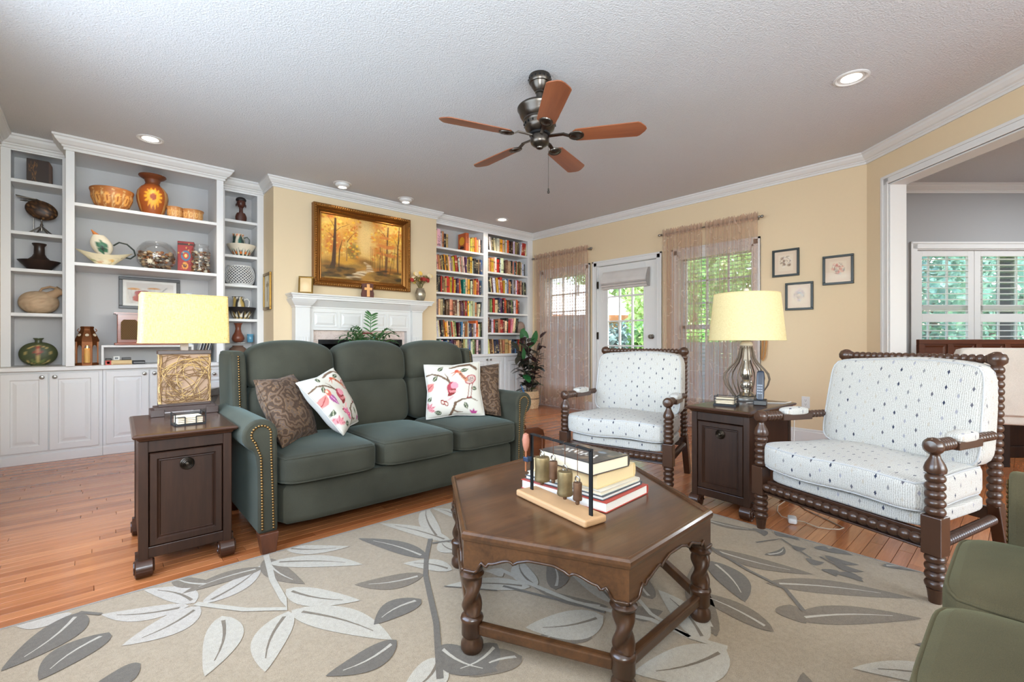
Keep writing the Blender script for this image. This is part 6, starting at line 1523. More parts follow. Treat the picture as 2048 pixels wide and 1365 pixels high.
# books on the coffee table
def big_book(label, x0, x1, y0, y1, z0, z1, cover, rz=0, top=None, page=(226, 214, 190), hard=.003):
    cx, cy = (x0+x1)/2, (y0+y1)/2; t = thing('large_book', label, 'book', (cx, cy, z0), R(rz), 'books stacked on the coffee table'); a, b_ = (x1-x0)/2, (y1-y0)/2; h_ = z1-z0
    mb = MB().box(-a, a, -b_, b_, 0, hard).box(-a, a, -b_, b_, h_-hard, h_).prism([(a, -.0), (a-.004, 0), (a-.004, h_), (a, h_), (a+.006, h_*.75), (a+.007, h_*.5), (a+.006, h_*.25)], 'y', -b_, b_) if False else MB().box(-a, a, -b_, b_, 0, hard).box(-a, a, -b_, b_, h_-hard, h_)
    mb.obj('cover', plain('cover_'+'_'.join(map(str, cover)), cover, .35), t, bevel=.0008)
    sp = MB(); sp.v = []; sp.prism([(a-.003, 0), (a+.004, h_*.2), (a+.006, h_*.5), (a+.004, h_*.8), (a-.003, h_)], 'y', -b_, b_); sp.moved(lambda p: Vector((p.y*0+p.x, p.y, p.z)))
    # spine lies on the far right side
    sp2 = MB(); n = 5; V = [(a-.003, 0), (a+.004, h_*.2), (a+.006, h_*.5), (a+.004, h_*.8), (a-.003, h_)]
    sp2.add([(x, y, z) for y in (-b_, b_) for x, z in V], [tuple(range(n)), tuple(range(2*n-1, n-1, -1))]+[(i, (i+1) % n, n+(i+1) % n, n+i) for i in range(n)]); sp2.obj('spine', plain('cover_'+'_'.join(map(str, cover)), cover, .35), t)
    MB().box(-a+.004, a-.002, -b_+.004, b_-.004, hard, h_-hard).obj('pages', plain('pages_'+'_'.join(map(str, page)), page, .85, var=.05, nscale=160), t)
    if top is not None: MB().grid(lambda u, v: (-a+.002+(2*a-.004)*u, -b_+.002+(2*b_-.004)*v, h_+.0006), 70, 80, col=lambda u, v: top.at(u, v)).obj('cover_print', painted('glossy_print', .3, bmp=0), t)
    return t
cT = Canvas(100, 110, (74, 66, 60)); q = random.Random(8)
for i in range(90): cT.ell(q.random(), q.random(), q.uniform(.02, .1), q.uniform(.02, .06), q.choice(((60, 54, 52), (110, 92, 76), (140, 116, 90), (46, 44, 46), (90, 84, 82))), al=.6, soft=.4)
for i in range(9): cT.line([(.30+.03*(i % 3), .18+.075*i), (.36+.05*(i % 2), .20+.075*i)], .03, (226, 220, 210), .95)
for i in range(7): cT.line([(.42, .22+.09*i), (.50, .24+.09*i)], .035, (232, 226, 218), .9)
cT.ell(.78, .62, .08, .05, (176, 136, 92), al=.8, soft=.4); cT.ell(.74, .3, .06, .07, (120, 130, 140), al=.8, soft=.4)
ZB = .3985
big_book('lowest book of the coffee table stack, red cover edge', 1.345, 1.652, 1.022, 1.44, ZB, ZB+.037, (170, 62, 50), 4, page=(232, 226, 216))
big_book('thin grey book second from bottom of the coffee table stack', 1.358, 1.632, 1.04, 1.43, ZB+.0375, ZB+.053, (70, 78, 84), 3, page=(226, 224, 218))
big_book('thin pale book third from bottom of the coffee table stack', 1.362, 1.622, 1.045, 1.42, ZB+.0535, ZB+.070, (206, 202, 192), 2, page=(220, 208, 184))
big_book('thick cream paged book under the top one on coffee table', 1.372, 1.622, 1.065, 1.40, ZB+.0705, ZB+.126, (210, 186, 140), 1, page=(222, 196, 150))
big_book('top book of the coffee table stack with dark photo cover', 1.352, 1.565, 1.055, 1.345, ZB+.1265, ZB+.172, (62, 56, 54), -3, cT, (228, 214, 186))

# ------------------------------------------------------------------ spool turned armchairs
m, nt, out = newmat('motif_upholstery'); M_UPH = m
tc = N(nt, 'ShaderNodeTexCoord'); mp = N(nt, 'ShaderNodeMapping'); mp.inputs['Scale'].default_value = (1, 1, 1); L(nt, tc.outputs['UV'], mp.inputs[0])
sep = N(nt, 'ShaderNodeSeparateXYZ'); L(nt, mp.outputs[0], sep.inputs[0]); px_, pz_ = .092, .070
cu = math1(nt, 'DIVIDE', sep.outputs[0], px_/2); ci = math1(nt, 'FLOOR', cu)
odd = math1(nt, 'MODULO', math1(nt, 'ABSOLUTE', ci), 2)
cvv = math1(nt, 'ADD', math1(nt, 'DIVIDE', sep.outputs[1], pz_), math1(nt, 'MULTIPLY', odd, .5)); cj = math1(nt, 'FLOOR', cvv)
fu = math1(nt, 'ABSOLUTE', math1(nt, 'SUBTRACT', math1(nt, 'FRACT', cu), .5)); fv = math1(nt, 'ABSOLUTE', math1(nt, 'SUBTRACT', math1(nt, 'FRACT', cvv), .5))
cmb = N(nt, 'ShaderNodeCombineXYZ'); L(nt, ci, cmb.inputs[0]); L(nt, cj, cmb.inputs[1])
wn_ = N(nt, 'ShaderNodeTexWhiteNoise', noise_dimensions='2D'); L(nt, cmb.outputs[0], wn_.inputs['Vector'])
dia = math1(nt, 'ADD', math1(nt, 'MULTIPLY', fu, px_/2/.0052), math1(nt, 'MULTIPLY', fv, pz_/.0115))
rag = noise(nt, tc.outputs['UV'], 380, 2)
dm = math1(nt, 'LESS_THAN', math1(nt, 'ADD', dia, math1(nt, 'MULTIPLY', math1(nt, 'SUBTRACT', rag, .5), .8)), 1.0)
mcol = ramp(nt, math1(nt, 'ADD', math1(nt, 'MULTIPLY', wn_.outputs['Value'], .36), math1(nt, 'MULTIPLY', math1(nt, 'MODULO', math1(nt, 'ABSOLUTE', ci), 4), .21)), [(0, srgb(52, 56, 74)), (.22, srgb(150, 148, 156)), (.42, srgb(128, 126, 128)), (.55, srgb(92, 90, 98)), (.68, srgb(178, 168, 156))])
mcol.node.color_ramp.interpolation = 'CONSTANT'
wv = N(nt, 'ShaderNodeTexWave', wave_type='BANDS', bands_direction='X'); wv.inputs['Scale'].default_value = 44; wv.inputs['Distortion'].default_value = 3.5; wv.inputs['Detail'].default_value = 3; L(nt, tc.outputs['UV'], wv.inputs['Vector'])
wf = noise(nt, tc.outputs['UV'], 240, 3)
slub = math1(nt, 'ADD', math1(nt, 'MULTIPLY', wv.outputs['Fac'], .22), math1(nt, 'MULTIPLY', wf, .78))
basec = ramp(nt, slub, [(.25, srgb(150, 146, 138)), (.62, srgb(200, 196, 190))])
b = pbr(nt, out, mixc(nt, dm, basec, mcol), .95, 0, .15); b.inputs['Sheen Weight'].default_value = .1
bump(nt, slub, .5, .003, b)
M_PIPING = fabric('grey_piping', (196, 194, 192), (168, 168, 170), 500, sheen=0)
def bead_prof(z0, z1, n, r, neck=.72, m=6):
    p = []
    for i in range(n):
        for j in range(m+1):
            if i and j == 0: continue
            s = j/m; p.append((r*(neck+(1-neck)*math.sin(PI*s)**.7), z0+(z1-z0)*(i+s)/n))
    return p
def spool_chair(label, group):
    t = thing('spool_armchair', label, 'armchair', (0, 0, 0), 0, group)
    hw = .383; pin = .30
    front = {}
    for sg in (-1, 1):
        l_ = MB(); x = sg*hw
        l_.lathe([(.019, 0), (.025, .05), (.028, .062)]+bead_prof(.064, .195, 4, .034)+[(.03, .197)], (x, 0, 0), 18)
        l_.obj('front_leg', M_SPOOL, t, smooth=True)
        MB().box(x-.033, x+.033, -.033, .033, .195, .345).obj('leg_block', M_SPOOL, t, bevel=.004)
        p_ = MB().lathe([(.02, .343)]+bead_prof(.345, .505, 5, .033)+[(.034, .512), (.036, .525), (.030, .545), (.018, .568), (.015, .580), (.02, .60)], (x, 0, 0), 18).obj('arm_post', M_SPOOL, t, smooth=True)
        # arm: turned front, square padded block, turned back
        a = Vector((x, -.035, .612)); b_ = Vector((sg*.345, .515, .606)); d = (b_-a).normalized(); L_ = (b_-a).length
        am = MB(); am.lathe([(.0001, 0), (.022, .004), (.033, .018), (.034, .034), (.028, .052), (.018, .062)]+bead_prof(.064, .165, 5, .026, .78), a, 16, d); 
        am = am.obj('arm', M_SPOOL, t, smooth=True)
        MB().lathe(bead_prof(.365, L_, 7, .021, .78), a, 14, d).obj('arm_spool', M_SPOOL, am, smooth=True)
        MB().bar(a+d*.162, a+d*.368, .062, .034).moved(lambda p: p-Vector((0, 0, .008))).obj('arm_block', M_SPOOL, am, bevel=.004)
        pc = a+d*.265
        MB().cushion((0, 0, 0), (.034, .085, .020), 4, 8, (0, 0, .25)).moved(lambda p: pc+Vector((p.x-d.x*0+d.x*p.y, p.y*d.y, p.z+.020))).obj('arm_pad', M_UPH, t, smooth='all', uv=True)
        # side rail and rear post
        a = Vector((sg*hw, .033, .232)); b_ = Vector((sg*.338, .545, .236)); d = (b_-a).normalized()
        MB().lathe(bead_prof(0, (b_-a).length-.02, 26, .022, .62, 4), a, 12, d).obj('side_rail', M_SPOOL, t, smooth=True)
        MB().bar((sg*.345, .63, 0), (sg*.338, .555, .30), .045, .05, (0, 1, 0)).obj('rear_leg', M_SPOOL, t, bevel=.004)
        a = Vector((sg*.338, .545, .29)); b_ = Vector((sg*.322, .61, .935)); d = (b_-a).normalized(); L_ = (b_-a).length
        MB().lathe(bead_prof(0, L_-.03, 19, .027, .72)+[(.02, L_-.028), (.034, L_-.015), (.037, L_+.004), (.030, L_+.022), (.012, L_+.033), (.0001, L_+.035)], a, 16, d).obj('back_post', M_SPOOL, t, smooth=True)
    MB().lathe(bead_prof(.033, 2*hw-.033, 18, .0215, .62), (-hw, -.020, .243), 14, (1, 0, 0)).obj('front_rail', M_SPOOL, t, smooth=True)
    MB().box(-hw+.033, hw-.033, .005, .028, .205, .272).box(-hw+.033, hw-.033, -.016, .006, .203, .212).obj('rail_board', M_SPOOL, t, bevel=.003)
    MB().lathe(bead_prof(0, .62, 21, .022, .66), (-.31, .612, .935), 14, (1, 0, 0)).obj('top_rail', M_SPOOL, t, smooth=True)
    MB().box(-.33, .33, .548, .572, .22, .28).obj('rear_rail', M_SPOOL, t, bevel=.003)
    def taper(p): return (p[0]*(1-.16*max(0, p[1])), p[1], p[2])
    MB().cushion((0, .272, .305), (hw-.028, .278, .034), 8, 12, (0, 0, .1), taper).obj('seat_deck', M_UPH, t, smooth='all', uv=True)
    def ring(c_, ax, lev, n=80):
        out_ = []
        for k in range(n):
            a = 2*PI*k/n; m_ = max(abs(math.cos(a)), abs(math.sin(a))); u, v = math.cos(a)/m_, math.sin(a)/m_
            out_.append(c_.P((u, v, lev) if ax == 'z' else (u, lev, v)))
        return out_
    c_ = MB().cushion((0, .235, .408), (hw-.018, .292, .068), 8, 16, (0, .02, .22), lambda p: taper((p[0], p[1], p[2]+.006*math.sin(p[0]*13)*math.cos(p[1]*9))))
    so = c_.obj('seat_cushion', M_UPH, t, smooth='all', uv=True)
    MB().tube(ring(c_, 'z', .86), .0045, 6, True).tube(ring(c_, 'z', -.86), .0045, 6, True).obj('piping', M_PIPING, so, smooth='all')
    lean = lambda p: (p[0]*(1-.10*(p[2]-.45)), p[1]+(p[2]-.47)*.20, p[2]+.006*math.sin(p[0]*11+1))
    c2 = MB().cushion((0, .475, .695), (.352, .068, .232), 8, 16, (.0, .45, .02), lean)
    bo = c2.obj('back_cushion', M_UPH, t, smooth='all', uv=True)
    MB().tube(ring(c2, 'y', -.86), .0045, 6, True).tube(ring(c2, 'y', .86), .0045, 6, True).obj('piping', M_PIPING, bo, smooth='all')
    return t
def face_rz(u): return math.atan2(u[1], u[0])
ch = spool_chair('spool turned armchair with motif cushions, nearest the camera on the right', 'spool turned armchairs')
ch.location = (2.538, .603, 0); ch.rotation_euler = (0, 0, face_rz((-.334, -.943)))
dup(ch, (2.700, 1.948, 0), face_rz((.229, -.974)), 'spool turned armchair with motif cushions, in front of the garden door')

# ------------------------------------------------------------------ end tables with scrolled feet
def end_table(label):
    t = thing('end_table', label, 'table', (0, 0, 0), 0, 'dark end tables'); W, D, HT = .195, .34, .62
    prof = [(.0, HT-.034), (.004, HT-.032), (.012, HT-.022), (.022, HT-.018), (.028, HT-.010), (.024, HT-.003), (.016, HT-.001), (.012, HT)]
    mb = MB(); vs = []
    for o, z in prof: vs += [(-W+.028-o, -o+.028, z), (W-.028+o, -o+.028, z), (W-.028+o, 2*D-.028+o, z), (-W+.028-o, 2*D-.028+o, z)]
    n = len(prof); mb.add(vs, [(4*i+k, 4*i+(k+1) % 4, 4*i+4+(k+1) % 4, 4*i+4+k) for i in range(n-1) for k in range(4)]+[(3, 2, 1, 0), (4*n-4, 4*n-3, 4*n-2, 4*n-1)])
    mb.obj('tabletop', M_DKTOP, t)
    x0, x1, y0, y1 = -W+.022, W-.022, .035, 2*D-.035
    b_ = MB()
    for x in (x0, x1-.035):
        for y in (y0, y1-.035): b_.box(x, x+.035, y, y+.035, .075, HT-.034)
    b_.box(x0+.004, x0+.02, y0+.035, y1-.035, .10, HT-.034).box(x1-.02, x1-.004, y0+.035, y1-.035, .10, HT-.034).box(x0+.03, x1-.03, y1-.022, y1-.004, .10, HT-.034)
    b_.box(x0+.03, x1-.03, y0+.006, y0+.03, HT-.085, HT-.034).box(x0+.03, x1-.03, y0+.006, y0+.03, .078, .125).box(x0+.01, x1-.01, y0+.01, y1-.01, .10, .115)
    b_.obj('carcass', M_DKWOOD, t, bevel=.003)
    d = nested(MB(), x0+.038, x1-.038, .128, HT-.090, y0+.006, [(0, -.002), (.003, .002), (.026, .002), (.032, -.006), (.036, -.004), (.040, -.010), (.05, -.010)]).obj('door', M_DKWOOD, t)
    MB().lathe([(.0001, 0), (.026, 0), (.028, .004), (.024, .008), (.022, .006), (.018, .010), (.016, .008), (.012, .012), (.010, .010), (.006, .015), (.0001, .016)], (0, y0+.014, HT-.155), 24, (0, -1, 0)).obj('rosette_knob', M_BRONZE, d, smooth=True)
    for x in (x0+.02, x1-.02):
        for y, sg in ((y0+.028, -1), (y1-.03, 1)):
            f_ = MB(); pth = [(.012, .0)]; P = []
            for a in range(0, 400, 20): rr = .040-.026*(a/400); P.append((sg*(.018+rr*math.cos(R(90-a))), .040+rr*math.sin(R(90-a))))
            f_.lathe([(.034, -.032), (.040, -.028), (.040, .028), (.034, .032), (.02, .033), (.0001, .030)], (x, y+sg*.012, .040), 22, (1, 0, 0))
            f_.box(x-.030, x+.030, min(y-sg*.03, y+sg*.004), max(y-sg*.03, y+sg*.004), .045, .10)
            ft = f_.obj('scroll_foot', M_DKTOP, t, smooth=True, angle=30)
            MB().tube([(x+.0335, y+sg*.012+(.034-.026*a/480)*math.cos(R(a)), .040+(.034-.026*a/480)*math.sin(R(a))) for a in range(0, 500, 20)], .0028, 5).tube([(x-.0335, y+sg*.012+(.034-.026*a/480)*math.cos(R(a)), .040+(.034-.026*a/480)*math.sin(R(a))) for a in range(0, 500, 20)], .0028, 5).obj('scroll', M_DKTOP, ft, smooth=True)
    return t
et = end_table('dark wood end table left of the green sofa with square door'); et.location = (.301, 2.492, 0); et.rotation_euler = (0, 0, R(-1.5))
dup(et, (2.695, 1.22, 0), face_rz((-.035, -1)), 'dark wood end table between the two spool armchairs')
# ------------------------------------------------------------------ ceiling fan
FX, FY = 2.14, 2.12
t = thing('ceiling_fan', 'five blade ceiling fan with bronze motor and wooden blades', 'fan', (FX, FY, H))
M_FANM = plain('fan_bronze', (92, 86, 80), .3, 1.0, var=.12, nscale=40)
cn = MB().lathe([(.0001, -.001), (.068, -.001), (.072, -.008), (.072, -.04), (.066, -.05), (.060, -.052), (.052, -.075), (.034, -.10), (.030, -.104), (.030, -.112), (.024, -.118), (.022, -.15)], (0, 0, 0), 32).obj('canopy', M_FANM, t, smooth=True)
hl = MB()
for k in range(16): hl.ball((.0715*math.cos(k*PI/8), .0715*math.sin(k*PI/8), -.026), .006, 8, 5)
hl.obj('canopy_vents', M_BLACK, cn, kind='stuff')
MB().lathe([(.013, -.10), (.013, -.24)], (0, 0, 0), 14).obj('downrod', M_FANM, t, smooth=True)
mt_ = MB().lathe([(.03, -.185), (.10, -.192), (.138, -.205), (.146, -.215), (.146, -.222), (.138, -.232), (.128, -.262), (.112, -.285), (.108, -.288), (.108, -.296), (.104, -.30), (.100, -.312), (.100, -.330), (.092, -.352), (.066, -.372), (.062, -.374)], (0, 0, 0), 40).obj('motor_housing', M_FANM, t, smooth=True)
vt = MB()
for k in range(18): a = k*PI/9; vt.bar((.099*math.cos(a), .099*math.sin(a), -.314), (.1005*math.cos(a), .1005*math.sin(a), -.328), .012, .004)
vt.obj('motor_vents', M_BLACK, mt_, kind='stuff')
MB().lathe([(.064, -.372), (.068, -.376), (.068, -.388), (.062, -.392)], (0, 0, 0), 32).obj('hub_ring', M_BLACK, t, smooth=True)
MB().lathe([(.058, -.39), (.061, -.395), (.061, -.43), (.056, -.444), (.042, -.456), (.024, -.466), (.022, -.472), (.010, -.478), (.0001, -.479)], (0, 0, 0), 32).obj('switch_housing', M_FANM, t, smooth=True)
bm = im = None
for k in range(5):
    a = R(18+72*k)
    if bm is None:
        mb = MB(); out_ = [(.215, -.040), (.235, -.058), (.40, -.064), (.615, -.070), (.632, -.060), (.648, -.040), (.662, -.022), (.670, 0)]
        pl = out_+[(x, -y) for x, y in out_[-2::-1]]+[(.205, .02), (.205, -.02)]
        mb.prism(pl, 'z', -.003, .003); b_ = mb.obj('blade', M_FANWOOD, t, bevel=.0015); bm = b_.data
        ir = MB(); ir.bar((.05, 0, .010), (.16, 0, .014), .022, .008).bar((.15, 0, .014), (.21, 0, -.008), .024, .008)
        ir.lathe([(.0001, -.016), (.010, -.016), (.014, -.013), (.026, -.013), (.030, -.010), (.036, -.012), (.042, -.009), (.044, -.003), (.04, .002)], (.235, 0, 0), 26)
        ir.moved(lambda p: Vector((p.x if p.x < .19 else .235+(p.x-.235)*1.15, p.y, p.z)))
        i_ = ir.obj('blade_iron', M_FANM, b_, smooth=True); im = i_.data
    else:
        b_ = bpy.data.objects.new('blade', bm); COL.objects.link(b_); b_.parent = t; m_ = b_.modifiers.new('bevel', 'BEVEL'); m_.width = .0015; m_.limit_method = 'ANGLE'
        i_ = bpy.data.objects.new('blade_iron', im); COL.objects.link(i_); i_.parent = b_
    b_.location = (0, 0, -.405); b_.rotation_euler = (R(-12), 0, a)
    b_.rotation_mode = 'XYZ'
pc = MB(); ox_, oy_ = .038, -.034
pc.tube([(ox_, oy_, -.43), (ox_*1.1, oy_*1.1, -.445), (ox_*1.1, oy_*1.1, -.735)], .0016, 6).lathe([(.003, 0), (.0075, .004), (.008, .014), (.004, .022), (.0065, .028), (.002, .034)], (ox_*1.1, oy_*1.1, -.765), 12); pc.obj('pull_chain', M_FANM, t, smooth=True)

# ------------------------------------------------------------------ table lamps
def linen(name, rgb, rgb2, trans):
    m, nt, out = newmat(name); v = coords(nt, scale=(1, 1, 1))
    a = N(nt, 'ShaderNodeMapping'); a.inputs['Scale'].default_value = (60, 60, 900); L(nt, v, a.inputs[0]); b_ = N(nt, 'ShaderNodeMapping'); b_.inputs['Scale'].default_value = (700, 700, 50); L(nt, v, b_.inputs[0])
    f = math1(nt, 'ADD', math1(nt, 'MULTIPLY', noise(nt, a.outputs[0], 1, 2), .5), math1(nt, 'MULTIPLY', noise(nt, b_.outputs[0], 1, 2), .5))
    col = ramp(nt, f, [(.38, srgb(rgb2)), (.58, srgb(rgb))])
    d = N(nt, 'ShaderNodeBsdfDiffuse'); tl = N(nt, 'ShaderNodeBsdfTranslucent'); L(nt, col, d.inputs[0]); L(nt, col, tl.inputs[0])
    mx = N(nt, 'ShaderNodeMixShader'); mx.inputs[0].default_value = trans; L(nt, d.outputs[0], mx.inputs[1]); L(nt, tl.outputs[0], mx.inputs[2]); L(nt, mx.outputs[0], out.inputs[0]); return m
# left lamp: wicker wrapped box base, rectangular shade
t = thing('table_lamp', 'rectangular shaded lamp with twig wrapped base on the left end table', 'lamp', (.355, 3.09, .6205))
M_LB = plain('lamp_base_wood', (50, 32, 26), .35, var=.1)
bs = MB().box(-.135, .135, -.058, .058, .022, .048).box(-.115, .115, -.047, .047, .048, .062)
for x in (-.15, .092):
    bs.box(x, x+.058, -.066, .066, 0, .036)
bs.obj('lamp_base', M_LB, t, bevel=.002)
MB().box(-.108, .108, -.042, .042, .062, .325).obj('core', plain('tan_paper', (150, 122, 98), .8, var=.08), t)
MB().box(-.118, .118, -.052, .052, .326, .346).obj('top_plate', M_LB, t, bevel=.002)
q = random.Random(2)
for nm, cc, n_ in (('twig_wrap', (112, 82, 50), 70), ('pale_twig_wrap', (176, 144, 92), 34)):
    tw = MB()
    for i in range(n_):
        cx, cz, rr = q.uniform(-.11, .11), q.uniform(.09, .31), q.uniform(.05, .22); a0 = q.uniform(0, 6.28); pts = []
        for k in range(14):
            a = a0+k*.16; x, z = cx+rr*math.cos(a), cz+rr*math.sin(a)
            if -.112 < x < .112 and .064 < z < .324: pts.append((x, -.046-.004*q.random(), z))
        if len(pts) > 2: tw.tube(pts, .0018, 4)
    for i in range(n_):
        z0 = q.uniform(.07, .32); sd = q.choice((-1, 1)); tw.tube([(sd*.112, -.05+.1*k/5, min(.322, max(.066, z0+q.uniform(-.05, .05)))) for k in range(6)], .0022, 4)
    for sx in (-1, 1):
        for k in range(9): tw.tube([(sx*(.108+q.uniform(-.004, .008)), -.046+q.uniform(-.004, .004), .064+.26*j/6) for j in range(7)], .002, 4)
    tw.obj(nm, plain(nm, cc, .7, var=.2), t, kind='stuff')
MB().box(-.017, .017, -.017, .017, .345, .42).obj('stem', plain('grey_stem', (150, 140, 132), .5), t, bevel=.002)
M_SHADE1 = linen('tan_linen_shade', (226, 202, 142), (180, 154, 96), .27)
sd = MB(); w0, w1, d0, d1, z0, z1 = .197, .190, .118, .112, .385, .645; rr = .018
def rrect(w_, d_, r, n=5): return [(sx*(w_-r)+r*math.cos(a0+PI/2*k/n), sy*(d_-r)+r*math.sin(a0+PI/2*k/n)) for sx, sy, a0 in ((1, 1, 0), (-1, 1, PI/2), (-1, -1, PI), (1, -1, 1.5*PI)) for k in range(n+1)]
P0, P1 = rrect(w0, d0, rr), rrect(w1, d1, rr); n = len(P0)
sd.add([(*p, z0) for p in P0]+[(*p, z1) for p in P1], [(i, (i+1) % n, n+(i+1) % n, n+i) for i in range(n)]); sh1 = sd.obj('lamp_shade', M_SHADE1, t, smooth=True)
for P_, z_ in ((P0, z0+.002), (P1, z1-.002)): MB().tube([(*p, z_) for p in P_], .0025, 6, True).obj('shade_hem', M_SHADE1, sh1)
MB().tube([(-.19, 0, .62), (.19, 0, .62)], .002, 5).tube([(0, -.112, .62), (0, .112, .62)], .002, 5).tube([(0, 0, .41), (0, 0, .63)], .004, 6).obj('shade_spider', M_NICKEL, t)
MB().ball((0, 0, .55), .03, 14, 10, (1, 1, 1.25)).obj('light_bulb', emit('bulb_glow', (255, 214, 150), 5), t, smooth=True)
light('left_lamp_light', 'POINT', (.355, 3.09, 1.175), (0, 0, 0), 2.3, (1, .83, .58), shadow_soft_size=.06)
# right lamp: wire gourd over mercury glass, drum shade
t = thing('table_lamp', 'wire gourd lamp with round cream shade between the armchairs', 'lamp', (3.22, 1.256, .6205))
M_WIRE = plain('weathered_wire', (104, 90, 76), .45, .5, var=.15, nscale=60); M_MERC = plain('mercury_lamp_glass', (176, 168, 154), .14, .9, var=.4, nscale=22); M_WASH = plain('white_washed_wood', (196, 184, 166), .6, var=.12, nscale=50)
MB().lathe([(.088, 0), (.092, .006), (.092, .02), (.084, .028), (.06, .031), (.0001, .031)], (0, 0, 0), 36).obj('lamp_base', plain('silver_base', (168, 166, 162), .3, .8, var=.1), t, smooth=True)
MB().lathe([(.045, .03), (.055, .036), (.04, .052), (.026, .062), (.024, .07), (.036, .082), (.041, .105), (.036, .128), (.024, .14), (.028, .15), (.038, .165), (.038, .18), (.030, .215), (.020, .25), (.016, .27)], (0, 0, 0), 28).obj('glass_column', M_MERC, t, smooth=True)
MB().lathe([(.020, .265), (.026, .275), (.022, .285), (.024, .33), (.021, .345), (.028, .352), (.034, .362), (.040, .368), (.036, .385), (.026, .395), (.036, .400), (.036, .408), (.02, .412), (.012, .43)], (0, 0, 0), 24).obj('neck', M_WASH, t, smooth=True)
wr = MB()
for k in range(12):
    a = 2*PI*k/12; wr.tube([(r_*math.cos(a), r_*math.sin(a), z) for r_, z in ((.078, .03), (.10, .06), (.128, .105), (.140, .145), (.132, .18), (.105, .215), (.072, .25), (.052, .285), (.044, .32), (.036, .352), (.026, .37))], .0042, 6)
wr.obj('wire_cage', M_WIRE, t, smooth=True, kind='stuff')
M_SHADE2 = linen('cream_linen_shade', (240, 226, 180), (222, 204, 150), .34)
zb, zt, rb_, rt_ = .40, .71, .232, .200
ds = MB().lathe([(rb_, zb), (rt_, zt)], (0, 0, 0), 56, cap=False).moved(lambda p: Vector((p.x, p.y, p.z))).obj('lamp_shade', M_SHADE2, t, smooth='all')
for r_, z_ in ((rb_, zb+.002), (rt_, zt-.002)): MB().tube([(r_*math.cos(k*PI/28), r_*math.sin(k*PI/28), z_) for k in range(56)], .0025, 6, True).obj('shade_hem', M_SHADE2, ds)
MB().tube([(-.19, 0, .69), (.19, 0, .69)], .002, 5).tube([(0, -.19, .69), (0, .19, .69)], .002, 5).tube([(0, 0, .43), (0, 0, .72)], .004, 6).obj('shade_spider', M_NICKEL, t)
MB().lathe([(.004, .70), (.012, .715), (.018, .728), (.016, .742), (.006, .748), (.0001, .749)], (0, 0, 0), 14).obj('finial', M_WASH, t, smooth=True)
MB().ball((0, 0, .57), .03, 14, 10, (1, 1, 1.25)).obj('light_bulb', emit('bulb_glow', (255, 214, 150), 5), t, smooth=True)
light('right_lamp_light', 'POINT', (3.22, 1.256, 1.19), (0, 0, 0), 7.0, (1, .86, .64), shadow_soft_size=.03)

# ------------------------------------------------------------------ small things on the tables
M_COAST = plain('stone_coaster', (206, 188, 160), .7, var=.2, nscale=60)
t = thing('coaster_holder', 'black wire holder with stone coasters on the left end table', 'coasters', (.325, 2.69, .6205), R(4))
hd = MB(); hd.box(-.062, .062, -.05, .05, 0, .006)
for x in (-.06, .06):
    for y in (-.048, .048): hd.bar((x, y, 0), (x, y, .058), .004, .004)
for x in (-.022, .022):
    for y in (-.048, .048): hd.bar((x, y, 0), (x, y, .040), .004, .004)
for y in (-.048, .048):
    hd.bar((-.06, y, .040), (-.022, y, .040), .004, .004).bar((.022, y, .040), (.06, y, .040), .004, .004)
for x in (-.06, .06): hd.bar((x, -.048, .056), (x, .048, .056), .004, .004)
hd.obj('wire_holder', M_BLACK, t)
for i in range(4): MB().box(-.050, .050, -.044, .044, .0075+i*.0085, .0145+i*.0085).obj('coaster', M_COAST, t, bevel=.0015)
t = thing('coaster_holder', 'black wire tray of coasters in front of the wire lamp', 'coasters', (2.885, 1.245, .6205), R(90+12))
hd = MB(); hd.box(-.064, .064, -.052, .052, 0, .012)
for x in (-.058, .058):
    for y in (-.046, .046): hd.bar((x, y, .01), (x, y, .062), .004, .004)
for z in (.04, .056): hd.bar((-.058, -.046, z), (.058, -.046, z), .003, .003).bar((-.058, .046, z), (.058, .046, z), .003, .003).bar((-.058, -.046, z), (-.058, .046, z), .003, .003).bar((.058, -.046, z), (.058, .046, z), .003, .003)
hd.obj('wire_holder', M_BLACK, t)
for i in range(4): MB().box(-.050, .050, -.041, .041, .0135+i*.0095, .0215+i*.0095).obj('coaster', M_COAST, t, bevel=.0015)
t = thing('cordless_phone', 'dark blue cordless phone standing in its charger by the wire lamp', 'phone', (3.07, 1.115, .6205), R(-75))
M_PHONE = plain('dark_blue_plastic', (34, 42, 58), .3, var=.03)
MB().prism([(-.04, 0), (.045, 0), (.04, .022), (.012, .038), (-.034, .030)], 'x', -.036, .036).obj('charger', plain('black_plastic', (24, 25, 28), .3), t, bevel=.004)
hs = MB().cushion((0, 0, .10), (.022, .012, .092), 6, 8).moved(lambda p: Vector((p.x, p.y+(p.z)*.22-.012, p.z+.018))).obj('handset', M_PHONE, t, smooth='all')
kp = MB()
for r0 in range(4):
    for c0 in range(3): z = .05+.016*r0; kp.box(-.013+.010*c0-.003, -.013+.010*c0+.005, -.0265+z*.22+.0105-.012+.003, -.0235+z*.22+.0105-.012+.003, z+.018, z+.027)
kp.obj('keypad', plain('grey_keys', (140, 146, 156), .5), hs)
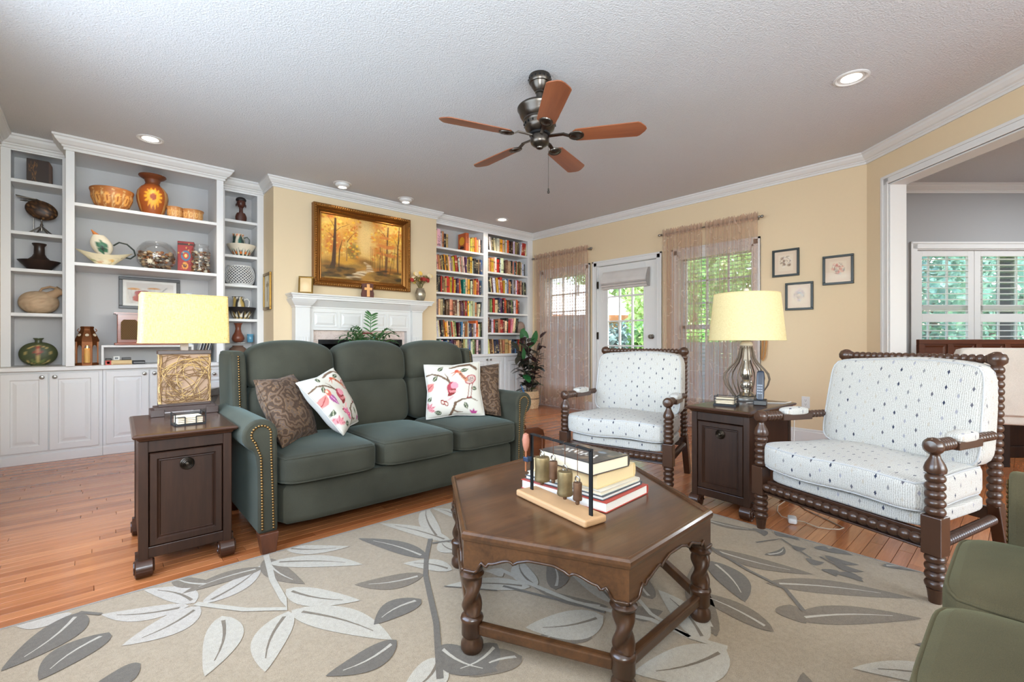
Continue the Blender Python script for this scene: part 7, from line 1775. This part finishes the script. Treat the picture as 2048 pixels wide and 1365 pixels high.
# lamp cord and power strip on the floor
tag(MB().tube([(0, 0, 0), (.10, -.05, -.004), (.20, -.16, -.004), (.30, -.16, -.006), (.334, -.17, -.06), (.335, -.165, -.3), (.32, -.17, -.55), (.25, -.12, -.605)], .0028, 6).obj('lamp_cord', M_WHITE, None, smooth=True, loc=(3.05, 1.19, .627)), 'white lamp cord running off the back of the right end table', 'cord')
t = thing('cord_adapter', 'small white adapter on the floor under the near armchair', 'adapter', (2.90, .885, 0), R(20))
MB().cushion((0, 0, .016), (.036, .022, .016), 5, 6).obj('adapter_body', M_WHITE, t, smooth='all')
MB().box(-.02, .02, -.023, -.019, .010, .022).obj('adapter_switch', plain('grey_switch', (150, 150, 152), .5), t)
c_ = MB().tube([(0, 0, 0), (.02, -.03, -.004), (.0, -.10, -.008), (.02, -.15, -.009), (.06, -.19, -.009), (.10, -.20, -.009), (.16, -.12, -.009), (.25, .02, -.009), (.36, .12, -.009)], .003, 6).tube([(.0, .02, 0), (.02, .08, -.006), (.10, .13, -.009), (.20, .16, -.009), (.34, .16, -.009)], .003, 6)
tag(c_.obj('floor_cord', plain('beige_cord', (196, 178, 156), .5), None, smooth=True, loc=(2.915, .87, .0125)), 'thin beige cords trailing over the floor under the near armchair', 'cord')

# ------------------------------------------------------------------ plants
def leaf_blade(mb, base, d, up, l, w, droop, cup=.15, n=6):
    base = Vector(base); d = Vector(d).normalized(); s = d.cross(Vector(up)).normalized(); nn = s.cross(d).normalized(); vs = []
    for i in range(n+1):
        q_ = i/n; c = base+d*(l*q_)+Vector((0, 0, -droop*l*q_*q_)); hw = w/2*max(.03, math.sin(PI*(.06+.90*q_))**.75)
        for k in (-1, 0, 1): vs.append(c+s*hw*k+nn*(cup*abs(k)*hw))
    mb.add(vs, [(3*i+k, 3*i+k+1, 3*i+4+k, 3*i+3+k) for i in range(n) for k in (0, 1)]); return mb
def two_tone(name, top, under, rough=.3):
    m, nt, out = newmat(name); g = N(nt, 'ShaderNodeNewGeometry'); f = noise(nt, coords(nt), 18, 2)
    col = mixc(nt, g.outputs['Backfacing'], mixc(nt, f, tuple(x*.75 for x in srgb(top)), srgb(top)), srgb(under)); pbr(nt, out, col, rough, 0, .5); return m
t = thing('rubber_plant', 'dark leaved rubber plant in woven basket pot by the full bookcase', 'plant', (4.87, 5.04, 0))
M_WOV = None
m, nt, out = newmat('woven_basket'); v = coords(nt); sp_ = N(nt, 'ShaderNodeSeparateXYZ'); L(nt, v, sp_.inputs[0])
ck = noise(nt, v, 90, 2, .5); bd = math1(nt, 'LESS_THAN', math1(nt, 'ABSOLUTE', math1(nt, 'SUBTRACT', sp_.outputs[2], .15)), .008)
b = pbr(nt, out, mixc(nt, math1(nt, 'MULTIPLY', bd, math1(nt, 'GREATER_THAN', ck, .46)), ramp(nt, ck, [(.3, srgb(182, 142, 100)), (.65, srgb(226, 198, 160))]), srgb(60, 40, 28)), .7); M_WOV = m
pot = MB()
for j in range(17): pot.tube([((.124+.012*math.sin(PI*j/17)+.003*math.cos(k*PI/2+j*PI))*math.cos(k*PI/24), (.124+.012*math.sin(PI*j/17)+.003*math.cos(k*PI/2+j*PI))*math.sin(k*PI/24), .008+j*.0152) for k in range(48)], .0082, 6, True)
pot.obj('basket_pot', M_WOV, t, smooth=True, kind='stuff')
MB().lathe([(.0001, .0), (.12, 0), (.12, .235), (.0001, .23)], (0, 0, 0), 24).obj('soil', plain('potting_soil', (44, 32, 24), .95), t)
MD = two_tone('rubber_leaf', (44, 50, 42), (72, 52, 54)); MG = two_tone('rubber_leaf_green', (52, 112, 62), (84, 120, 70))
q = random.Random(21); st = MB(); leaves = []
for k in range(9):
    a = k*2*PI/9+.3; b0 = Vector((.03*math.cos(a), .03*math.sin(a), .2)); tp_ = Vector((.20*math.cos(a)*(.6 if k % 2 else 1.1), .20*math.sin(a)*(.6 if k % 2 else .9), .70+.18*(k % 3)))
    mid = b0.lerp(tp_, .5)+Vector((0, 0, .05)); st.tube([b0, mid, tp_], .006, 6)
    for i in range(11):
        s = .12+.88*i/10; p = b0.lerp(tp_, s)+Vector((0, 0, .05*math.sin(PI*s))); w_ = a+i*2.4+q.uniform(-.3, .3); el = q.uniform(-.25, .75) if s < .95 else q.uniform(.7, 1.3)
        leaves.append((p, (math.cos(w_), math.sin(w_), el), q.uniform(.17, .23), q.uniform(.09, .12), q.uniform(.0, .35), (i == 10 and k in (2, 5)) or q.random() < .08))
st.obj('stems', plain('plant_stem', (70, 58, 42), .6), t, smooth=True)
leaves.append((Vector((.0, -.05, .94)), (.05, -.35, 1), .24, .13, 0, True)); leaves.append((Vector((-.17, -.05, .72)), (-.25, -.2, 1), .2, .09, 0, True))
for p, d, l_, w_, dr_, g_ in leaves:
    up_ = (0, 0, 1) if abs(d[2]) < 1.0 else (0, -1, .3)
    leaf_blade(MB(), p, d, up_, l_, w_, dr_).moved(lambda v_: Vector((v_.x if v_.x < .08 else .08+(v_.x-.08)*.66, v_.y, v_.z))).obj('leaf', MG if g_ else MD, t, smooth='all')
lean_p = MB().lathe([(.012, 0), (.017, .05), (.004, .17)], (-.12, -.02, .21), 8, (-.5, 0, 1)).obj('blue_watering_spike', plain('blue_spike', (70, 120, 170), .3), t, smooth=True)
# palm in a handled basket on the hearth
t = thing('potted_palm', 'small green palm in a red handled basket in front of the fireplace', 'plant', (2.24, 4.86, 0))
MB().lathe([(.0001, 0), (.14, 0), (.17, .28), (.18, .30), (.165, .31), (.0001, .28)], (0, 0, 0), 24).obj('basket_pot', M_WOV, t, smooth=True)
MB().tube([(.26*math.cos(PI-a_*PI/12), -.02, .30+.86*math.sin(a_*PI/12)) for a_ in range(13)] if False else [(-.19, 0, .28), (-.25, 0, .62), (-.26, 0, .86), (-.20, 0, 1.00), (-.08, 0, 1.10), (.02, 0, 1.10), (.10, 0, 1.02), (.17, 0, .86), (.20, 0, .6), (.18, 0, .28)], .010, 8).obj('basket_handle', plain('dark_red_cane', (112, 52, 48), .5, var=.2), t, smooth=True)
MB().lathe([(.0001, 0), (.012, .01), (.012, .04), (.0001, .05)], (.03, -.06, 1.03), 10).obj('glass_ball', plain('teal_glass_ball', (70, 130, 130), .15), t, smooth=True)
MP = two_tone('palm_leaf', (66, 118, 62), (96, 140, 84), .45); q = random.Random(33); fr = MB(); stt = MB()
spec = [(0, 1.30, .02)]+[(q.uniform(0, 2*PI), q.uniform(.98, 1.20), q.uniform(.14, .36)) for i in range(30)]
for a, h_, r_ in spec:
    P = [Vector((r_*s**1.6*math.cos(a), r_*s**1.6*math.sin(a)*.8, .28+(h_-.28)*math.sin(s*PI/2*(1 if r_ < .1 else 1.12)))) for s in [i/9 for i in range(10)]]; stt.tube(P, .004, 5)
    for i in range(4, 10):
        for sg in (-1, 1):
            for dd_ in (0, .5):
                p = P[i] if dd_ == 0 or i == 9 else P[i].lerp(P[i+1], .5); dr = (P[i]-P[i-1]).normalized(); sd_ = dr.cross(Vector((0, -1, .2))).normalized()*sg if r_ < .1 else dr.cross(Vector((0, 0, 1))).normalized()*sg
                leaf_blade(fr, p, sd_+dr*.9, (0, 0, 1) if r_ > .1 else (0, -1, 0), (.13 if r_ < .1 else .10)*(1.25-.06*i), .018, .25, .1, 4)
stt.obj('frond_stems', MP, t, smooth=True); fr.obj('fronds', MP, t, smooth='all', kind='stuff')
lb = MB()
for d, l_ in (((.9, -.2, .55), .30), ((.75, -.3, .3), .22)): leaf_blade(lb, (.08, -.02, .98), d, (0, 0, 1), l_, .05, .35)
lb.obj('broad_leaves', two_tone('dark_broad_leaf', (70, 84, 52), (90, 60, 60)), t, smooth='all')

# ------------------------------------------------------------------ glider chair behind the sofa and the wooden rack beside it
M_GREYWD = wood('grey_stained_wood', (66, 58, 52), (112, 102, 94), 'x', .4, 12, .1)
t = thing('glider_chair', 'grey wooden armed glider chair half hidden behind the sofa', 'chair', (1.02, 4.02, 0), R(-58))
MB().cushion((0, 0, .40), (.27, .27, .07), 6, 10, (0, 0, .1)).obj('seat_cushion', M_COTTON, t, smooth='all')
MB().cushion((0, .26, .66), (.26, .06, .26), 6, 10, (0, .1, 0), lambda p: (p[0], p[1]+(p[2]-.4)*.2, p[2])).obj('backrest', M_COTTON, t, smooth='all')
for sg in (-1, 1):
    MB().prism([(-.30, .615), (-.29, .60), (.26, .60), (.26, .645), (-.28, .65), (-.30, .64)], 'x', sg*.33-.045, sg*.33+.045).obj('armrest', M_GREYWD, t, bevel=.008)
    MB().bar((sg*.33, -.20, .605), (sg*.33, -.27, .50), .03, .05).bar((sg*.33, -.27, .505), (sg*.33, -.24, .13), .03, .045).obj('arm_post', M_GREYWD, t, bevel=.005)
    MB().bar((sg*.33, .22, .60), (sg*.33, .25, .13), .03, .045).obj('rear_post', M_GREYWD, t, bevel=.005)
    MB().box(sg*.33-.03, sg*.33+.03, -.36, .36, 0, .05).box(sg*.33-.02, sg*.33+.02, -.28, .30, .05, .14).obj('glider_rail', M_GREYWD, t, bevel=.006)
MB().box(-.30, .30, -.25, .25, .29, .34).box(-.33, .33, -.05, .05, .05, .09).obj('seat_frame', M_GREYWD, t, bevel=.004)
th_ = MB().grid(lambda u, v: (-.375+.09*u+.012*math.sin(v*9), -.34+.3*v, .655-.26*max(0, .35-v)*0+.004*math.sin(u*20)-(.16*(1-u)**1.5)), 14, 14).obj('throw_cloth', M_COTTON, t, smooth='all')
t = thing('magazine_rack', 'reddish brown wooden magazine rack with rounded ends beside the sofa arm', 'rack', (2.555, 2.72, 0), R(-8))
for y in (-.12, .12):
    MB().prism([(-.115, .0), (-.105, .03), (-.115, .06), (-.125, .24), (-.105, .31), (-.06, .335), (.06, .335), (.105, .31), (.125, .24), (.115, .06), (.105, .03), (.115, 0), (.08, 0), (.06, .035), (-.06, .035), (-.08, 0)], 'y', y-.011, y+.011).obj('end_panel', M_REDWOOD, t, bevel=.003)
for sg in (-1, 1): MB().bar((sg*.075, 0, .07), (sg*.112, 0, .26), .225, .010, (1, 0, 0)).obj('side_slat', M_REDWOOD, t)
MB().box(-.085, .085, -.112, .112, .06, .075).obj('rack_floor', M_REDWOOD, t)

# ------------------------------------------------------------------ furniture of the far room
t = thing('panelled_bench', 'reddish wooden bench with square panels in the back, in the far room', 'bench', (*bw(4.85, 4.40), 0), R(48.16-90))
W2 = .98
bk = MB()
bk.box(-W2, W2, 0, .035, .985, 1.03).box(-W2, W2, .0, .035, .40, .46)
for i in range(8): x = -W2+.0+i*(2*W2-.05)/7; bk.box(x, x+.05, 0, .035, .46, .985)
bk.obj('back_frame', M_REDWOOD, t, bevel=.003)
for i in range(7):
    x = -W2+.05+i*(2*W2-.05)/7; nested(MB(), x-.004, x+(2*W2-.05)/7-.046, .455, .99, .014, [(0, 0), (.02, 0), (.035, -.006), (.05, -.006)], .01).obj('back_panel', M_REDWOOD, t)
MB().box(-W2-.04, W2+.04, -.42, .03, .40, .44).obj('seat', M_DKTOP, t, bevel=.006)
MB().box(-W2, W2, -.36, .02, .10, .40).obj('seat_box', M_DKWOOD, t, bevel=.003)
MB().box(-W2-.02, W2+.02, -.38, .03, 0, .10).obj('plinth', M_DKWOOD, t, bevel=.004)
t = thing('slipcovered_chair', 'white slipcovered dining chair standing before the wooden bench', 'chair', (*bw(3.62, 3.42), 0), R(48.16-90-22))
M_SLIP = fabric('white_slipcover', (226, 220, 212), (204, 198, 190), 260, sheen=.1)
MB().cushion((0, 0, .715), (.265, .055, .25), 12, 10).obj('chair_back', M_SLIP, t, smooth='all')
MB().box(-.26, .26, -.03, .48, .40, .50).obj('chair_seat', M_SLIP, t, bevel=.02, seg=3)
for x in (-.22, .22):
    for y in (.0, .44): MB().bar((x, y, 0), (x, y, .41), .045, .045).obj('leg', M_DKWOOD, t, bevel=.003)
light('far_room_fill', 'AREA', (*bw(5.6, 3.6), H-.03), (0, 0, 0), 60, (.90, .96, 1), shape='DISK', size=.5)  # added fill to brighten the far room, without a fixture
